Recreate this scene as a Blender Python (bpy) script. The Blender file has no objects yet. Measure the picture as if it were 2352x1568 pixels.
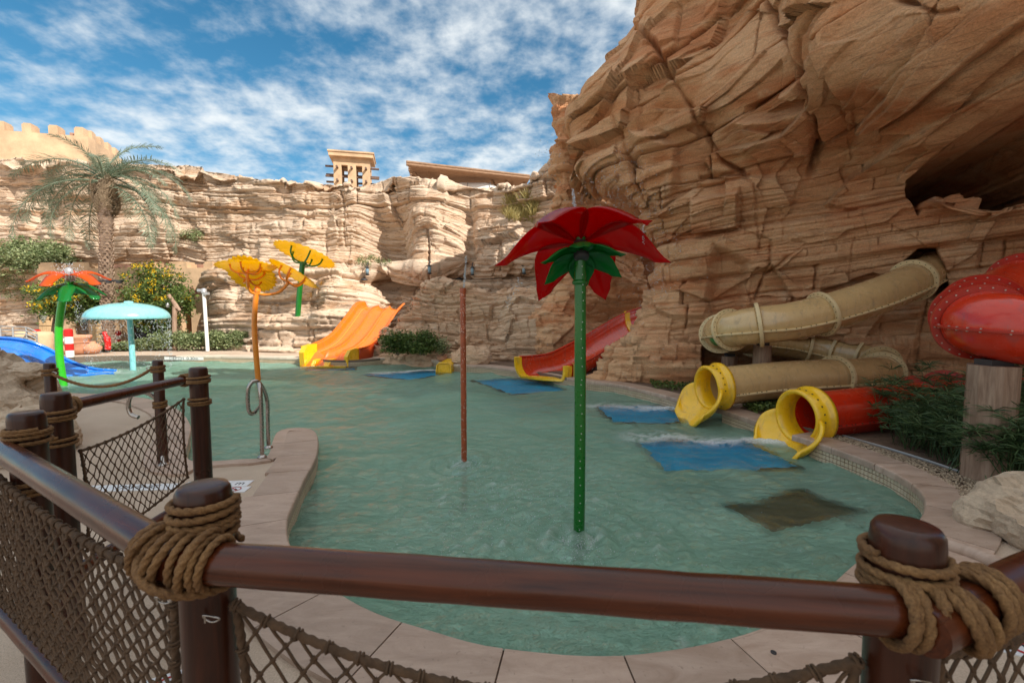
import bpy, bmesh, math, random
import numpy as np
from mathutils import Vector, Matrix, Euler
from mathutils.geometry import delaunay_2d_cdt, interpolate_bezier

random.seed(7)
RNG = np.random.default_rng(11)
S = bpy.context.scene
COL = S.collection

# ------------------------------------------------------------------ camera, sky, sun, exposure
EYE = 1.6
PITCH = math.radians(4.0)
cam_data = bpy.data.cameras.new("camera")
cam_data.sensor_width = 36.0
cam_data.lens = 16.0
cam_data.clip_start = 0.05
cam_data.clip_end = 2000.0
cam_data.dof.use_dof = True
cam_data.dof.focus_distance = 9.0
cam_data.dof.aperture_fstop = 5.0
cam = bpy.data.objects.new("camera", cam_data)
cam.location = (0, 0, EYE)
cam.rotation_euler = (math.radians(90) - PITCH, 0, 0)
COL.objects.link(cam)
S.camera = cam

SUN_DIR = Vector((0.62, -0.46, 0.66)).normalized()          # towards the sun
SUN_EL = math.asin(SUN_DIR.z)
SUN_AZ = math.atan2(SUN_DIR.x, SUN_DIR.y)

world = bpy.data.worlds.new("World")
S.world = world
world.use_nodes = True


def build_world():
    nt = world.node_tree
    N, L = nt.nodes, nt.links
    N.clear()
    out = N.new("ShaderNodeOutputWorld")
    bg = N.new("ShaderNodeBackground")
    bg.inputs["Strength"].default_value = 0.15
    sky = N.new("ShaderNodeTexSky")
    sky.sky_type = 'NISHITA'
    sky.sun_disc = False
    sky.sun_elevation = SUN_EL
    sky.sun_rotation = SUN_AZ
    sky.altitude = 0
    sky.air_density = 1.0
    sky.dust_density = 0.6
    sky.ozone_density = 2.2
    hs = N.new("ShaderNodeHueSaturation")
    hs.inputs["Saturation"].default_value = 1.32
    hs.inputs["Value"].default_value = 0.34
    hs.inputs["Hue"].default_value = 0.483
    L.new(sky.outputs[0], hs.inputs["Color"])
    # altocumulus layer: view direction projected on a plane overhead
    tc = N.new("ShaderNodeTexCoord")
    sep = N.new("ShaderNodeSeparateXYZ")
    L.new(tc.outputs["Generated"], sep.inputs[0])

    def m(op, a, b=None, clamp=False):
        n = N.new("ShaderNodeMath")
        n.operation = op
        n.use_clamp = clamp
        for i, v in enumerate((a, b)):
            if v is None:
                continue
            if isinstance(v, (int, float)):
                n.inputs[i].default_value = v
            else:
                L.new(v, n.inputs[i])
        return n.outputs[0]
    zz = m('ADD', m('MAXIMUM', sep.outputs[2], 0.0), 0.22)
    cx = m('DIVIDE', sep.outputs[0], zz)
    cy = m('DIVIDE', sep.outputs[1], zz)
    comb = N.new("ShaderNodeCombineXYZ")
    L.new(cx, comb.inputs[0])
    L.new(cy, comb.inputs[1])

    def noise(scale, detail, rough, off=(0, 0, 0), dist=0.0):
        mp = N.new("ShaderNodeMapping")
        mp.inputs["Location"].default_value = off
        L.new(comb.outputs[0], mp.inputs[0])
        n = N.new("ShaderNodeTexNoise")
        n.inputs["Scale"].default_value = scale
        n.inputs["Detail"].default_value = detail
        n.inputs["Roughness"].default_value = rough
        n.inputs["Distortion"].default_value = dist
        L.new(mp.outputs[0], n.inputs["Vector"])
        return n.outputs[0]
    big = noise(0.9, 3, 0.5, (3.35, 1.6, 0))
    mid = noise(3.6, 5, 0.58, (2.7, 1.2, 0), 0.1)
    fin = noise(13.0, 5, 0.58, (5.1, 2.2, 0), 0.1)
    # cover is denser along one broad bank of cloud, thinner overhead and to the sides
    bx = m('MULTIPLY', m('ADD', cx, 0.65), 0.62)
    by = m('MULTIPLY', m('SUBTRACT', cy, 3.3), 0.46)
    r2 = m('ADD', m('MULTIPLY', bx, bx), m('MULTIPLY', by, by))
    bank = m('DIVIDE', 1.0, m('ADD', 1.0, r2))
    v = m('ADD', m('ADD', m('MULTIPLY', big, 0.50), m('MULTIPLY', mid, 0.75)),
          m('ADD', m('MULTIPLY', fin, 0.44), m('MULTIPLY', bank, 0.54)))
    # extra unseen cloud added overhead and behind to brighten the shade; broken in front
    rr = m('SQRT', m('ADD', m('MULTIPLY', cx, cx), m('MULTIPLY', cy, cy)))
    over = m('MULTIPLY', m('SUBTRACT', 1.25, rr), 1.3, True)
    behind = m('MULTIPLY', m('SUBTRACT', 0.3, cy), 0.9, True)
    v = m('ADD', v, m('MULTIPLY', m('MAXIMUM', over, behind), 0.42))
    ramp = N.new("ShaderNodeMapRange")
    ramp.interpolation_type = 'SMOOTHSTEP'
    ramp.inputs["From Min"].default_value = 0.99
    ramp.inputs["From Max"].default_value = 1.40
    ramp.inputs["To Max"].default_value = 0.93
    L.new(v, ramp.inputs["Value"])
    shade = N.new("ShaderNodeMapRange")
    shade.inputs["From Min"].default_value = 0.35
    shade.inputs["From Max"].default_value = 0.62
    shade.inputs["To Min"].default_value = 0.82
    shade.inputs["To Max"].default_value = 1.0
    L.new(mid, shade.inputs["Value"])
    cc = N.new("ShaderNodeMix")
    cc.data_type = 'RGBA'
    cc.inputs["A"].default_value = (1.75, 2.0, 2.2, 1)
    cc.inputs["B"].default_value = (2.55, 2.66, 2.68, 1)
    L.new(shade.outputs[0], cc.inputs["Factor"])
    mix = N.new("ShaderNodeMix")
    mix.data_type = 'RGBA'
    L.new(ramp.outputs[0], mix.inputs["Factor"])
    L.new(hs.outputs[0], mix.inputs["A"])
    L.new(cc.outputs["Result"], mix.inputs["B"])
    L.new(mix.outputs["Result"], bg.inputs["Color"])
    L.new(bg.outputs[0], out.inputs["Surface"])


build_world()

sun_data = bpy.data.lights.new("sun", 'SUN')
sun_data.energy = 2.6
sun_data.angle = math.radians(0.53)
sun_data.color = (1.0, 0.94, 0.85)
sun = bpy.data.objects.new("sun", sun_data)
sun.rotation_euler = SUN_DIR.to_track_quat('Z', 'Y').to_euler()
sun.location = (20, -20, 30)
COL.objects.link(sun)

S.view_settings.view_transform = 'Standard'
S.view_settings.look = 'None'
S.view_settings.gamma = 1.0
S.view_settings.exposure = 1.38
S.view_settings.use_curve_mapping = False
S.render.engine = 'CYCLES'
S.cycles.max_bounces = 8
S.cycles.transparent_max_bounces = 16
S.cycles.caustics_reflective = False
S.cycles.caustics_refractive = False
S.cycles.use_denoising = True

# ------------------------------------------------------------------ projecting picture positions into the place
FOC, PCX, PCY = 1045.33, 1176.0, 784.0
CP, SP = math.cos(PITCH), math.sin(PITCH)


def ray(px, py):
    u = (px - PCX) / FOC
    v = (PCY - py) / FOC
    return Vector((u, CP + SP * v, -SP + CP * v))


def P(px, py, Y):
    """point at world depth Y seen at (px, py)"""
    r = ray(px, py)
    return Vector((0, 0, EYE)) + r * (Y / r.y)


def G(px, py, z=0.0):
    """point on the level z seen at (px, py)"""
    r = ray(px, py)
    return Vector((0, 0, EYE)) + r * ((z - EYE) / r.z)


def proj(pts):
    x, y, z = pts[..., 0], pts[..., 1], pts[..., 2] - EYE
    d = y * CP - z * SP
    upc = y * SP + z * CP
    d = np.maximum(d, 1e-3)
    return PCX + FOC * x / d, PCY - FOC * upc / d


K = 0.98      # photograph pixels (2400 wide) to these picture units (2352 wide)

# ------------------------------------------------------------------ numpy noise


def _h(ix, iy, iz, seed):
    x = (ix.astype(np.int64) * 374761393 + iy.astype(np.int64) * 668265263 + iz.astype(np.int64) * 2147483647 + seed * 1274126177) & 0xFFFFFFFF
    x = ((x ^ (x >> 13)) * 1274126177) & 0xFFFFFFFF
    x = x ^ (x >> 16)
    x = (x * 2246822519) & 0xFFFFFFFF
    x = x ^ (x >> 15)
    return x.astype(np.float64) / 4294967295.0


def hsh(i, j=0, seed=0):
    i = np.asarray(i)
    j = np.zeros_like(i) + j
    return _h(i, j, np.zeros_like(i), seed)


def vn(x, y, z, seed=0):
    ix, iy, iz = np.floor(x), np.floor(y), np.floor(z)
    fx, fy, fz = x - ix, y - iy, z - iz
    ix, iy, iz = ix.astype(np.int64), iy.astype(np.int64), iz.astype(np.int64)
    ux, uy, uz = fx * fx * (3 - 2 * fx), fy * fy * (3 - 2 * fy), fz * fz * (3 - 2 * fz)
    r = 0
    for a in (0, 1):
        wa = ux if a else 1 - ux
        for b in (0, 1):
            wb = uy if b else 1 - uy
            for c in (0, 1):
                wc = uz if c else 1 - uz
                r = r + wa * wb * wc * _h(ix + a, iy + b, iz + c, seed)
    return r * 2 - 1


def fbm(x, y, z, octaves=4, seed=0, gain=0.5):
    a, s, t = 1.0, 0, 0
    for o in range(octaves):
        s = s + a * vn(x * 2 ** o + o * 13.7, y * 2 ** o + o * 7.1, z * 2 ** o + o * 3.3, seed + o)
        t += a
        a *= gain
    return s / t


def smooth(a, b, x):
    t = np.clip((x - a) / (b - a), 0, 1)
    return t * t * (3 - 2 * t)


# ------------------------------------------------------------------ linking helpers


def tag(o, label=None, cat=None, group=None, kind=None):
    if label:
        o['label'] = label
    if cat:
        o['category'] = cat
    if group:
        o['group'] = group
    if kind:
        o['kind'] = kind
    return o


def link(name, mesh, parent=None):
    o = bpy.data.objects.new(name, mesh)
    COL.objects.link(o)
    if parent is not None:
        o.parent = parent
    return o


def empty(name, loc=(0, 0, 0), rz=0.0, label=None, cat=None, group=None):
    o = bpy.data.objects.new(name, None)
    o.empty_display_size = 0.2
    COL.objects.link(o)
    o.location = loc
    o.rotation_euler = (0, 0, rz)
    return tag(o, label, cat, group)


def pydata(name, verts, faces, mat, smooth_=False):
    me = bpy.data.meshes.new(name)
    me.from_pydata([tuple(v) for v in verts], [], faces)
    me.update()
    if mat is not None:
        for m_ in (mat if isinstance(mat, (list, tuple)) else [mat]):
            me.materials.append(m_)
    if smooth_:
        me.shade_smooth()
    return me


def np_mesh(name, verts, quads, mat, smooth_=False):
    """fast mesh from arrays: verts (n,3), faces (m,4) or (m,3)"""
    me = bpy.data.meshes.new(name)
    verts = np.ascontiguousarray(verts, dtype=np.float32)
    quads = np.ascontiguousarray(quads, dtype=np.int32)
    k = quads.shape[1]
    me.vertices.add(len(verts))
    me.vertices.foreach_set("co", verts.ravel())
    me.loops.add(quads.size)
    me.loops.foreach_set("vertex_index", quads.ravel())
    me.polygons.add(len(quads))
    me.polygons.foreach_set("loop_start", np.arange(0, quads.size, k, dtype=np.int32))
    try:
        me.polygons.foreach_set("loop_total", np.full(len(quads), k, dtype=np.int32))
    except Exception:
        pass
    me.update(calc_edges=True)
    me.validate()
    if mat is not None:
        me.materials.append(mat)
    if smooth_:
        me.shade_smooth()
    return me


def grid_quads(nr, nc):
    i = np.arange(nr - 1)[:, None] * nc + np.arange(nc - 1)[None, :]
    return np.stack([i, i + 1, i + nc + 1, i + nc], -1).reshape(-1, 4)


class MB:
    """collects simple shapes and links them as one mesh"""

    def __init__(self):
        self.v, self.f, self.mi, self.sm = [], [], [], []

    def add(self, verts, faces, mi=0, sm=False):
        b = len(self.v)
        self.v += [tuple(v) for v in verts]
        for f in faces:
            self.f.append(tuple(b + i for i in f))
            self.mi.append(mi)
            self.sm.append(sm)
        return self

    def box(self, c, size, rot=None, mi=0):
        hx, hy, hz = size[0] / 2, size[1] / 2, size[2] / 2
        vs = [Vector((x, y, z)) for x in (-hx, hx) for y in (-hy, hy) for z in (-hz, hz)]
        if rot is not None:
            vs = [rot @ v for v in vs]
        c = Vector(c)
        return self.add([v + c for v in vs], [(0, 1, 3, 2), (4, 6, 7, 5), (0, 4, 5, 1), (2, 3, 7, 6), (0, 2, 6, 4), (1, 5, 7, 3)], mi)

    def tube(self, pts, rad, n=10, cap=True, mi=0, closed=False, ell=None, sm=True, up=None):
        pts = [Vector(p) for p in pts]
        m_ = len(pts)
        if not isinstance(rad, (list, tuple)):
            rad = [rad] * m_
        fr = frames(pts, closed, up)
        vs = []
        for k in range(m_):
            t, a, b = fr[k]
            for j in range(n):
                w = 2 * math.pi * j / n
                e = ell or (1, 1)
                vs.append(pts[k] + a * (math.cos(w) * rad[k] * e[0]) + b * (math.sin(w) * rad[k] * e[1]))
        fs = []
        last = m_ if closed else m_ - 1
        for k in range(last):
            k2 = (k + 1) % m_
            for j in range(n):
                j2 = (j + 1) % n
                fs.append((k * n + j, k * n + j2, k2 * n + j2, k2 * n + j))
        self.add(vs, fs, mi, sm)
        if cap and not closed:
            self.add(vs[:n][::-1], [tuple(range(n))], mi)
            self.add(vs[-n:], [tuple(range(n))], mi)
        return self

    def lathe(self, prof, n=24, c=(0, 0, 0), mi=0, sm=True, rot=None):
        """prof: (radius, z) list, closed at ends when radius is 0"""
        c = Vector(c)
        vs, idx = [], []
        for r, z in prof:
            if r <= 1e-6:
                idx.append([len(vs)] * n)
                vs.append(Vector((0, 0, z)))
            else:
                idx.append(list(range(len(vs), len(vs) + n)))
                vs += [Vector((r * math.cos(2 * math.pi * j / n), r * math.sin(2 * math.pi * j / n), z)) for j in range(n)]
        fs = []
        for k in range(len(prof) - 1):
            for j in range(n):
                j2 = (j + 1) % n
                q = [idx[k][j], idx[k][j2], idx[k + 1][j2], idx[k + 1][j]]
                q2 = []
                for i in q:
                    if i not in q2:
                        q2.append(i)
                if len(q2) > 2:
                    fs.append(tuple(q2))
        if rot is not None:
            vs = [rot @ v for v in vs]
        return self.add([v + c for v in vs], fs, mi, sm)

    def build(self, name, mat, parent=None, loc=None):
        me = bpy.data.meshes.new(name)
        me.from_pydata(self.v, [], self.f)
        me.update()
        for m_ in (mat if isinstance(mat, (list, tuple)) else [mat]):
            me.materials.append(m_)
        me.polygons.foreach_set("material_index", self.mi)
        me.polygons.foreach_set("use_smooth", self.sm)
        o = link(name, me, parent)
        if loc is not None:
            o.location = loc
        return o


def frames(pts, closed=False, up=None):
    m_ = len(pts)
    out = []
    a = None
    for k in range(m_):
        if closed:
            t = pts[(k + 1) % m_] - pts[k - 1]
        else:
            t = pts[min(k + 1, m_ - 1)] - pts[max(k - 1, 0)]
        if t.length < 1e-9:
            t = Vector((0, 0, 1))
        t.normalize()
        if up is not None:
            b = Vector(up) - t * t.dot(Vector(up))
            b.normalize()
            a = b.cross(t).normalized()
            out.append((t, a, b))
            continue
        if a is None:
            ref = Vector((0, 0, 1)) if abs(t.z) < 0.9 else Vector((1, 0, 0))
            a = ref.cross(t).normalized()
        else:
            a = (a - t * a.dot(t))
            if a.length < 1e-6:
                a = Vector((0, 0, 1)).cross(t)
            a.normalize()
        b = t.cross(a).normalized()
        out.append((t, a, b))
    return out


def crom(pts, n=8, closed=False):
    """Catmull-Rom through the points"""
    pts = [Vector(p) for p in pts]
    out = []
    m_ = len(pts)
    segs = m_ if closed else m_ - 1
    for i in range(segs):
        if closed:
            p0, p1, p2, p3 = pts[i - 1], pts[i], pts[(i + 1) % m_], pts[(i + 2) % m_]
        else:
            p1, p2 = pts[i], pts[i + 1]
            p0 = pts[i - 1] if i > 0 else p1 * 2 - p2
            p3 = pts[i + 2] if i + 2 < m_ else p2 * 2 - p1
        for k in range(n):
            t = k / n
            out.append(0.5 * ((2 * p1) + (p2 - p0) * t + (2 * p0 - 5 * p1 + 4 * p2 - p3) * t * t + (3 * p1 - p0 - 3 * p2 + p3) * t ** 3))
    if not closed:
        out.append(pts[-1].copy())
    return out


def resample(pts, n):
    pts = [Vector(p) for p in pts]
    d = [0]
    for i in range(1, len(pts)):
        d.append(d[-1] + (pts[i] - pts[i - 1]).length)
    out = []
    j = 0
    for k in range(n):
        s = d[-1] * k / (n - 1)
        while j < len(d) - 2 and d[j + 1] < s:
            j += 1
        t = (s - d[j]) / max(1e-9, d[j + 1] - d[j])
        out.append(pts[j].lerp(pts[j + 1], min(1, t)))
    return out


def plen(pts):
    return sum((Vector(pts[i]) - Vector(pts[i - 1])).length for i in range(1, len(pts)))


def children(o):
    return [c for c in bpy.data.objects if c.parent == o]


def copy_tree(o, parent=None):
    c = o.copy()
    COL.objects.link(c)
    c.parent = parent
    for ch in list(o.children):
        copy_tree(ch, c)
    return c


# ------------------------------------------------------------------ materials


def new_mat(name):
    m_ = bpy.data.materials.new(name)
    m_.use_nodes = True
    nt = m_.node_tree
    return m_, nt, nt.nodes, nt.links, nt.nodes["Principled BSDF"]


def nnoise(N, L, vec, scale, detail=4, rough=0.55, dist=0.0):
    n = N.new("ShaderNodeTexNoise")
    n.inputs["Scale"].default_value = scale
    n.inputs["Detail"].default_value = detail
    n.inputs["Roughness"].default_value = rough
    n.inputs["Distortion"].default_value = dist
    if vec is not None:
        L.new(vec, n.inputs["Vector"])
    return n.outputs[0]


def nramp(N, L, fac, stops):
    r = N.new("ShaderNodeValToRGB")
    e = r.color_ramp.elements
    e[0].position, e[0].color = stops[0][0], (*stops[0][1], 1)
    e[1].position, e[1].color = stops[-1][0], (*stops[-1][1], 1)
    for p, c in stops[1:-1]:
        x = e.new(p)
        x.color = (*c, 1)
    L.new(fac, r.inputs[0])
    return r.outputs[0]


def nmix(N, L, fac, a, b, blend='MIX'):
    m_ = N.new("ShaderNodeMix")
    m_.data_type = 'RGBA'
    m_.blend_type = blend
    for key, v in (("Factor", fac), ("A", a), ("B", b)):
        if isinstance(v, (int, float)):
            m_.inputs[key].default_value = v
        elif isinstance(v, tuple):
            m_.inputs[key].default_value = (*v, 1) if len(v) == 3 else v
        else:
            L.new(v, m_.inputs[key])
    return m_.outputs["Result"]


def nmap(N, L, v, a, b, c=0.0, d=1.0, sm=False):
    r = N.new("ShaderNodeMapRange")
    if sm:
        r.interpolation_type = 'SMOOTHSTEP'
    r.inputs["From Min"].default_value = a
    r.inputs["From Max"].default_value = b
    r.inputs["To Min"].default_value = c
    r.inputs["To Max"].default_value = d
    L.new(v, r.inputs["Value"])
    return r.outputs[0]


def nmath(N, L, op, a, b=0.0):
    n = N.new("ShaderNodeMath")
    n.operation = op
    for i, v in enumerate((a, b)):
        if isinstance(v, (int, float)):
            n.inputs[i].default_value = v
        else:
            L.new(v, n.inputs[i])
    return n.outputs[0]


def ncoord(N, L, scale=(1, 1, 1), which="Object", loc=(0, 0, 0), rot=(0, 0, 0)):
    tc = N.new("ShaderNodeTexCoord")
    mp = N.new("ShaderNodeMapping")
    mp.inputs["Scale"].default_value = scale
    mp.inputs["Location"].default_value = loc
    mp.inputs["Rotation"].default_value = rot
    L.new(tc.outputs[which], mp.inputs[0])
    return mp.outputs[0]


def nbump(N, L, height, strength, dist, bsdf, prev=None):
    b = N.new("ShaderNodeBump")
    b.inputs["Strength"].default_value = strength
    b.inputs["Distance"].default_value = dist
    L.new(height, b.inputs["Height"])
    if prev is not None:
        L.new(prev, b.inputs["Normal"])
    L.new(b.outputs[0], bsdf.inputs["Normal"])
    return b.outputs[0]


def rock_mat(name, stops, dark, pale, bump=0.05, fine=0.012, sat=1.0, tilt=0.0, line=0.0):
    m_, nt, N, L, B = new_mat(name)
    v = ncoord(N, L)
    vs = ncoord(N, L, (0.35, 0.35, 2.6), rot=(0, tilt, 0))
    strata = nnoise(N, L, vs, 1.0, 6, 0.6, 0.5)
    big = nnoise(N, L, v, 0.32, 5, 0.6, 0.4)
    mid = nnoise(N, L, v, 2.4, 6, 0.65)
    f = nmath(N, L, 'ADD', nmath(N, L, 'MULTIPLY', strata, 0.6), nmath(N, L, 'MULTIPLY', big, 0.4))
    c = nramp(N, L, f, stops)
    c = nmix(N, L, nmap(N, L, mid, 0.56, 0.72, 0, 0.6, True), c, pale)
    blotch = nnoise(N, L, ncoord(N, L, (0.8, 0.8, 1.7), loc=(4, 9, 1)), 1.1, 6, 0.7, 0.6)
    c = nmix(N, L, nmap(N, L, blotch, 0.54, 0.74, 0, 0.75, True), c, dark)
    grain = nnoise(N, L, v, 38, 3, 0.7)
    c = nmix(N, L, 1.0, c, nramp(N, L, grain, [(0.3, (0.80, 0.79, 0.78)), (0.7, (1.13, 1.12, 1.10))]), 'MULTIPLY')
    L.new(c, B.inputs["Base Color"])
    B.inputs["Roughness"].default_value = 0.88
    B.inputs["Specular IOR Level"].default_value = 0.25
    h1 = nnoise(N, L, ncoord(N, L, (1, 1, 3.5), rot=(0, tilt, 0)), 4.0, 8, 0.68, 0.3)
    pits = N.new("ShaderNodeTexVoronoi")
    pits.inputs["Scale"].default_value = 9
    L.new(ncoord(N, L, (1, 1, 2.5)), pits.inputs["Vector"])
    h2 = nnoise(N, L, v, 55, 4, 0.7)
    lines = nnoise(N, L, ncoord(N, L, (0.5, 0.5, 7.0), loc=(3, 1, 7), rot=(0, tilt, 0)), 1.0, 3, 0.5, 0.35)
    band = nmath(N, L, 'ABSOLUTE', nmath(N, L, 'SUBTRACT', lines, 0.5))
    c = nmix(N, L, nmap(N, L, band, 0.003, 0.014, line, 0.0, True), c, tuple(x * 0.5 for x in dark))
    L.new(c, B.inputs["Base Color"])
    n1 = nbump(N, L, h1, 1.0, bump, B)
    n2 = nbump(N, L, pits.outputs[0], 0.5, bump * 0.4, B, n1)
    nbump(N, L, h2, 1.0, fine, B, n2)
    return m_


def plain(name, col, rough=0.5, metal=0.0, spec=0.5, coat=0.0, var=0.0, vscale=8.0, bump=0.0, bscale=60.0, trans=0.0):
    m_, nt, N, L, B = new_mat(name)
    B.inputs["Roughness"].default_value = rough
    B.inputs["Metallic"].default_value = metal
    B.inputs["Specular IOR Level"].default_value = spec
    B.inputs["Coat Weight"].default_value = coat
    B.inputs["Coat Roughness"].default_value = 0.12
    v = ncoord(N, L)
    if var:
        n = nnoise(N, L, v, vscale, 5, 0.65)
        lo = tuple(c * (1 - var) for c in col)
        hi = tuple(min(1, c * (1 + var)) for c in col)
        c = nramp(N, L, n, [(0.3, lo), (0.7, hi)])
        if coat > 0.3:
            # weather streaks and grime on glossy plastic
            st = nnoise(N, L, ncoord(N, L, (3.0, 3.0, 0.7)), 3.2, 6, 0.68, 0.5)
            c = nmix(N, L, nmap(N, L, st, 0.50, 0.70, 0.0, 0.55, True), c, tuple(0.45 * q + 0.045 for q in col))
            sp = nnoise(N, L, v, 70, 3, 0.7)
            c = nmix(N, L, nmap(N, L, sp, 0.64, 0.74, 0.0, 0.5, True), c, tuple(0.3 * q for q in col))
        L.new(c, B.inputs["Base Color"])
        r = nmap(N, L, nnoise(N, L, v, vscale * 2.3, 3, 0.6), 0.3, 0.7, max(0.02, rough - 0.08), min(1, rough + 0.12))
        L.new(r, B.inputs["Roughness"])
    else:
        B.inputs["Base Color"].default_value = (*col, 1)
    if bump:
        nbump(N, L, nnoise(N, L, v, bscale, 4, 0.6), 1.0, bump, B)
    return m_

# ================================================================== ROCK
def cr1(w, A):
    """Catmull-Rom along axis 0 of A at positions w (array of floats in index units)"""
    n = A.shape[0]
    i = np.clip(np.floor(w).astype(int), 0, n - 2)
    t = (w - i)[:, None, None]
    ip, i0, i1, i2 = np.clip(i - 1, 0, n - 1), i, i + 1, np.clip(i + 2, 0, n - 1)
    p0, p1, p2, p3 = A[ip], A[i0], A[i1], A[i2]
    return 0.5 * ((2 * p1) + (p2 - p0) * t + (2 * p0 - 5 * p1 + 4 * p2 - p3) * t ** 2 + (3 * p1 - p0 - 3 * p2 + p3) * t ** 3)


def net_surface(ctrl, us, vs):
    """ctrl[row][col] world points; returns (len(vs), len(us), 3)"""
    A = np.array([[tuple(p) for p in row] for row in ctrl], dtype=float)
    B = cr1(np.asarray(vs), A)                         # along the rows
    B = np.transpose(B, (1, 0, 2))
    B = cr1(np.asarray(us), B)
    return np.transpose(B, (1, 0, 2))


def spans(counts):
    out = [0.0]
    for k, n in enumerate(counts):
        out += list(k + (np.arange(1, n + 1) / n))
    return np.array(out)


def grid_normals(Pt):
    du = np.gradient(Pt, axis=1)
    dv = np.gradient(Pt, axis=0)
    n = np.cross(du, dv)
    n /= np.maximum(np.linalg.norm(n, axis=2, keepdims=True), 1e-9)
    return n


def bounds(th, jitter, lo, hi, rng):
    b = [lo]
    while b[-1] < hi:
        b.append(b[-1] + th * (1 + jitter * (rng.random() * 2 - 1)))
    return np.array(b)


def bed(s, t, th, block, amp, groove, gw, rng, seed, jp=0.6, lip=0.25, drift=0.35):
    """one scale of rock bedding: ledges of thickness ~th cut into blocks of length ~block"""
    b = bounds(th, 0.6, s.min() - 2 * th, s.max() + 2 * th, rng)
    i = np.clip(np.searchsorted(b, s) - 1, 0, len(b) - 2)
    b0, b1 = b[i], b[i + 1]
    f = (s - b0) / (b1 - b0)
    db = np.minimum(s - b0, b1 - s)
    Li = block * (0.6 + 0.9 * hsh(i, 3, seed))
    w = t / Li + hsh(i, 5, seed) * 17 + 0.18 * vn(t / Li * 1.7, i * 1.3, s * 0, seed + 9)
    j = np.floor(w)
    g = w - j
    dt = np.minimum(g, 1 - g) * Li
    j = j.astype(np.int64)
    h_block = hsh(i, j, seed + 1) * 2 - 1
    h_drift = vn(t / (block * 2.2), i * 7.31, 0 * t, seed + 2)
    d = amp * ((1 - drift) * h_block * 0.8 + drift * h_drift * 2.0)
    d = d + amp * lip * (f - 0.5) * (0.4 + hsh(i, j + 91, seed))
    depth_here = 0.35 + 0.65 * hsh(i, 8, seed)
    d = d - groove * depth_here * np.exp(-(db / gw) ** 2)
    has = (hsh(i, j, seed + 4) < jp)
    d = d - groove * 0.8 * has * np.exp(-(dt / (gw * 0.8)) ** 2)
    return d


def facets(u, v, cell, amp, tilt, seed, edge=0.0):
    """angular broken faces: every cell of a jittered net has its own offset and tilt"""
    U, V = u / cell, v / cell
    iu, iv = np.floor(U).astype(np.int64), np.floor(V).astype(np.int64)
    best = np.full(U.shape, 1e9)
    second = np.full(U.shape, 1e9)
    val = np.zeros(U.shape)
    for a in (-1, 0, 1):
        for b in (-1, 0, 1):
            ci, cj = iu + a, iv + b
            cx_ = ci + 0.1 + 0.8 * hsh(ci, cj, seed)
            cy_ = cj + 0.1 + 0.8 * hsh(ci, cj, seed + 1)
            dx, dy = U - cx_, V - cy_
            d = dx * dx + dy * dy
            w = amp * (hsh(ci, cj, seed + 2) * 2 - 1) + tilt * cell * ((hsh(ci, cj, seed + 3) * 2 - 1) * dx + (hsh(ci, cj, seed + 4) * 2 - 1) * dy)
            nearer = d < best
            second = np.where(nearer, best, np.minimum(second, d))
            val = np.where(nearer, w, val)
            best = np.where(nearer, d, best)
    if edge:
        val = val - edge * np.exp(-((np.sqrt(second) - np.sqrt(best)) * cell / 0.03) ** 2)
    return val


def crack(px, py, line, w, dep, rs):
    """a crack that opens and closes along its length"""
    dd = seg_dist(px, py, line)
    vary = 0.35 + 0.65 * smooth(-0.35, 0.4, vn(px * 0.018 + rs, py * 0.018, px * 0, 90))
    return -dep * vary * np.exp(-np.abs(dd / (w * (0.5 + 0.7 * vary))) ** 1.5)


def seg_dist(px, py, line):
    best = np.full(px.shape, 1e9)
    for (x0, y0), (x1, y1) in zip(line[:-1], line[1:]):
        dx, dy = x1 - x0, y1 - y0
        t = np.clip(((px - x0) * dx + (py - y0) * dy) / (dx * dx + dy * dy), 0, 1)
        best = np.minimum(best, np.hypot(px - x0 - t * dx, py - y0 - t * dy))
    return best


def in_poly(px, py, poly):
    ins = np.zeros(px.shape, bool)
    n = len(poly)
    for k in range(n):
        x0, y0 = poly[k]
        x1, y1 = poly[(k + 1) % n]
        if y0 == y1:
            continue
        c = ((y0 > py) != (y1 > py)) & (px < (x1 - x0) * (py - y0) / (y1 - y0) + x0)
        ins ^= c
    return ins


def poly_mask(px, py, poly, soft):
    d = seg_dist(px, py, list(poly) + [poly[0]])
    sd = np.where(in_poly(px, py, poly), d, -d)
    return smooth(-soft * 0.35, soft, sd)


def blob(px, py, cx, cy, rx, ry, p=2.0):
    return np.exp(-((np.abs((px - cx) / rx)) ** p + (np.abs((py - cy) / ry)) ** p))


def rock_mesh(name, Pt, disp, n, mat, kind='structure', parent=None):
    V = Pt + n * disp[..., None]
    nr, nc = disp.shape
    me = np_mesh(name, V.reshape(-1, 3), grid_quads(nr, nc), mat, False)
    o = link(name, me, parent)
    if kind:
        o['kind'] = kind
    return o


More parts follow.
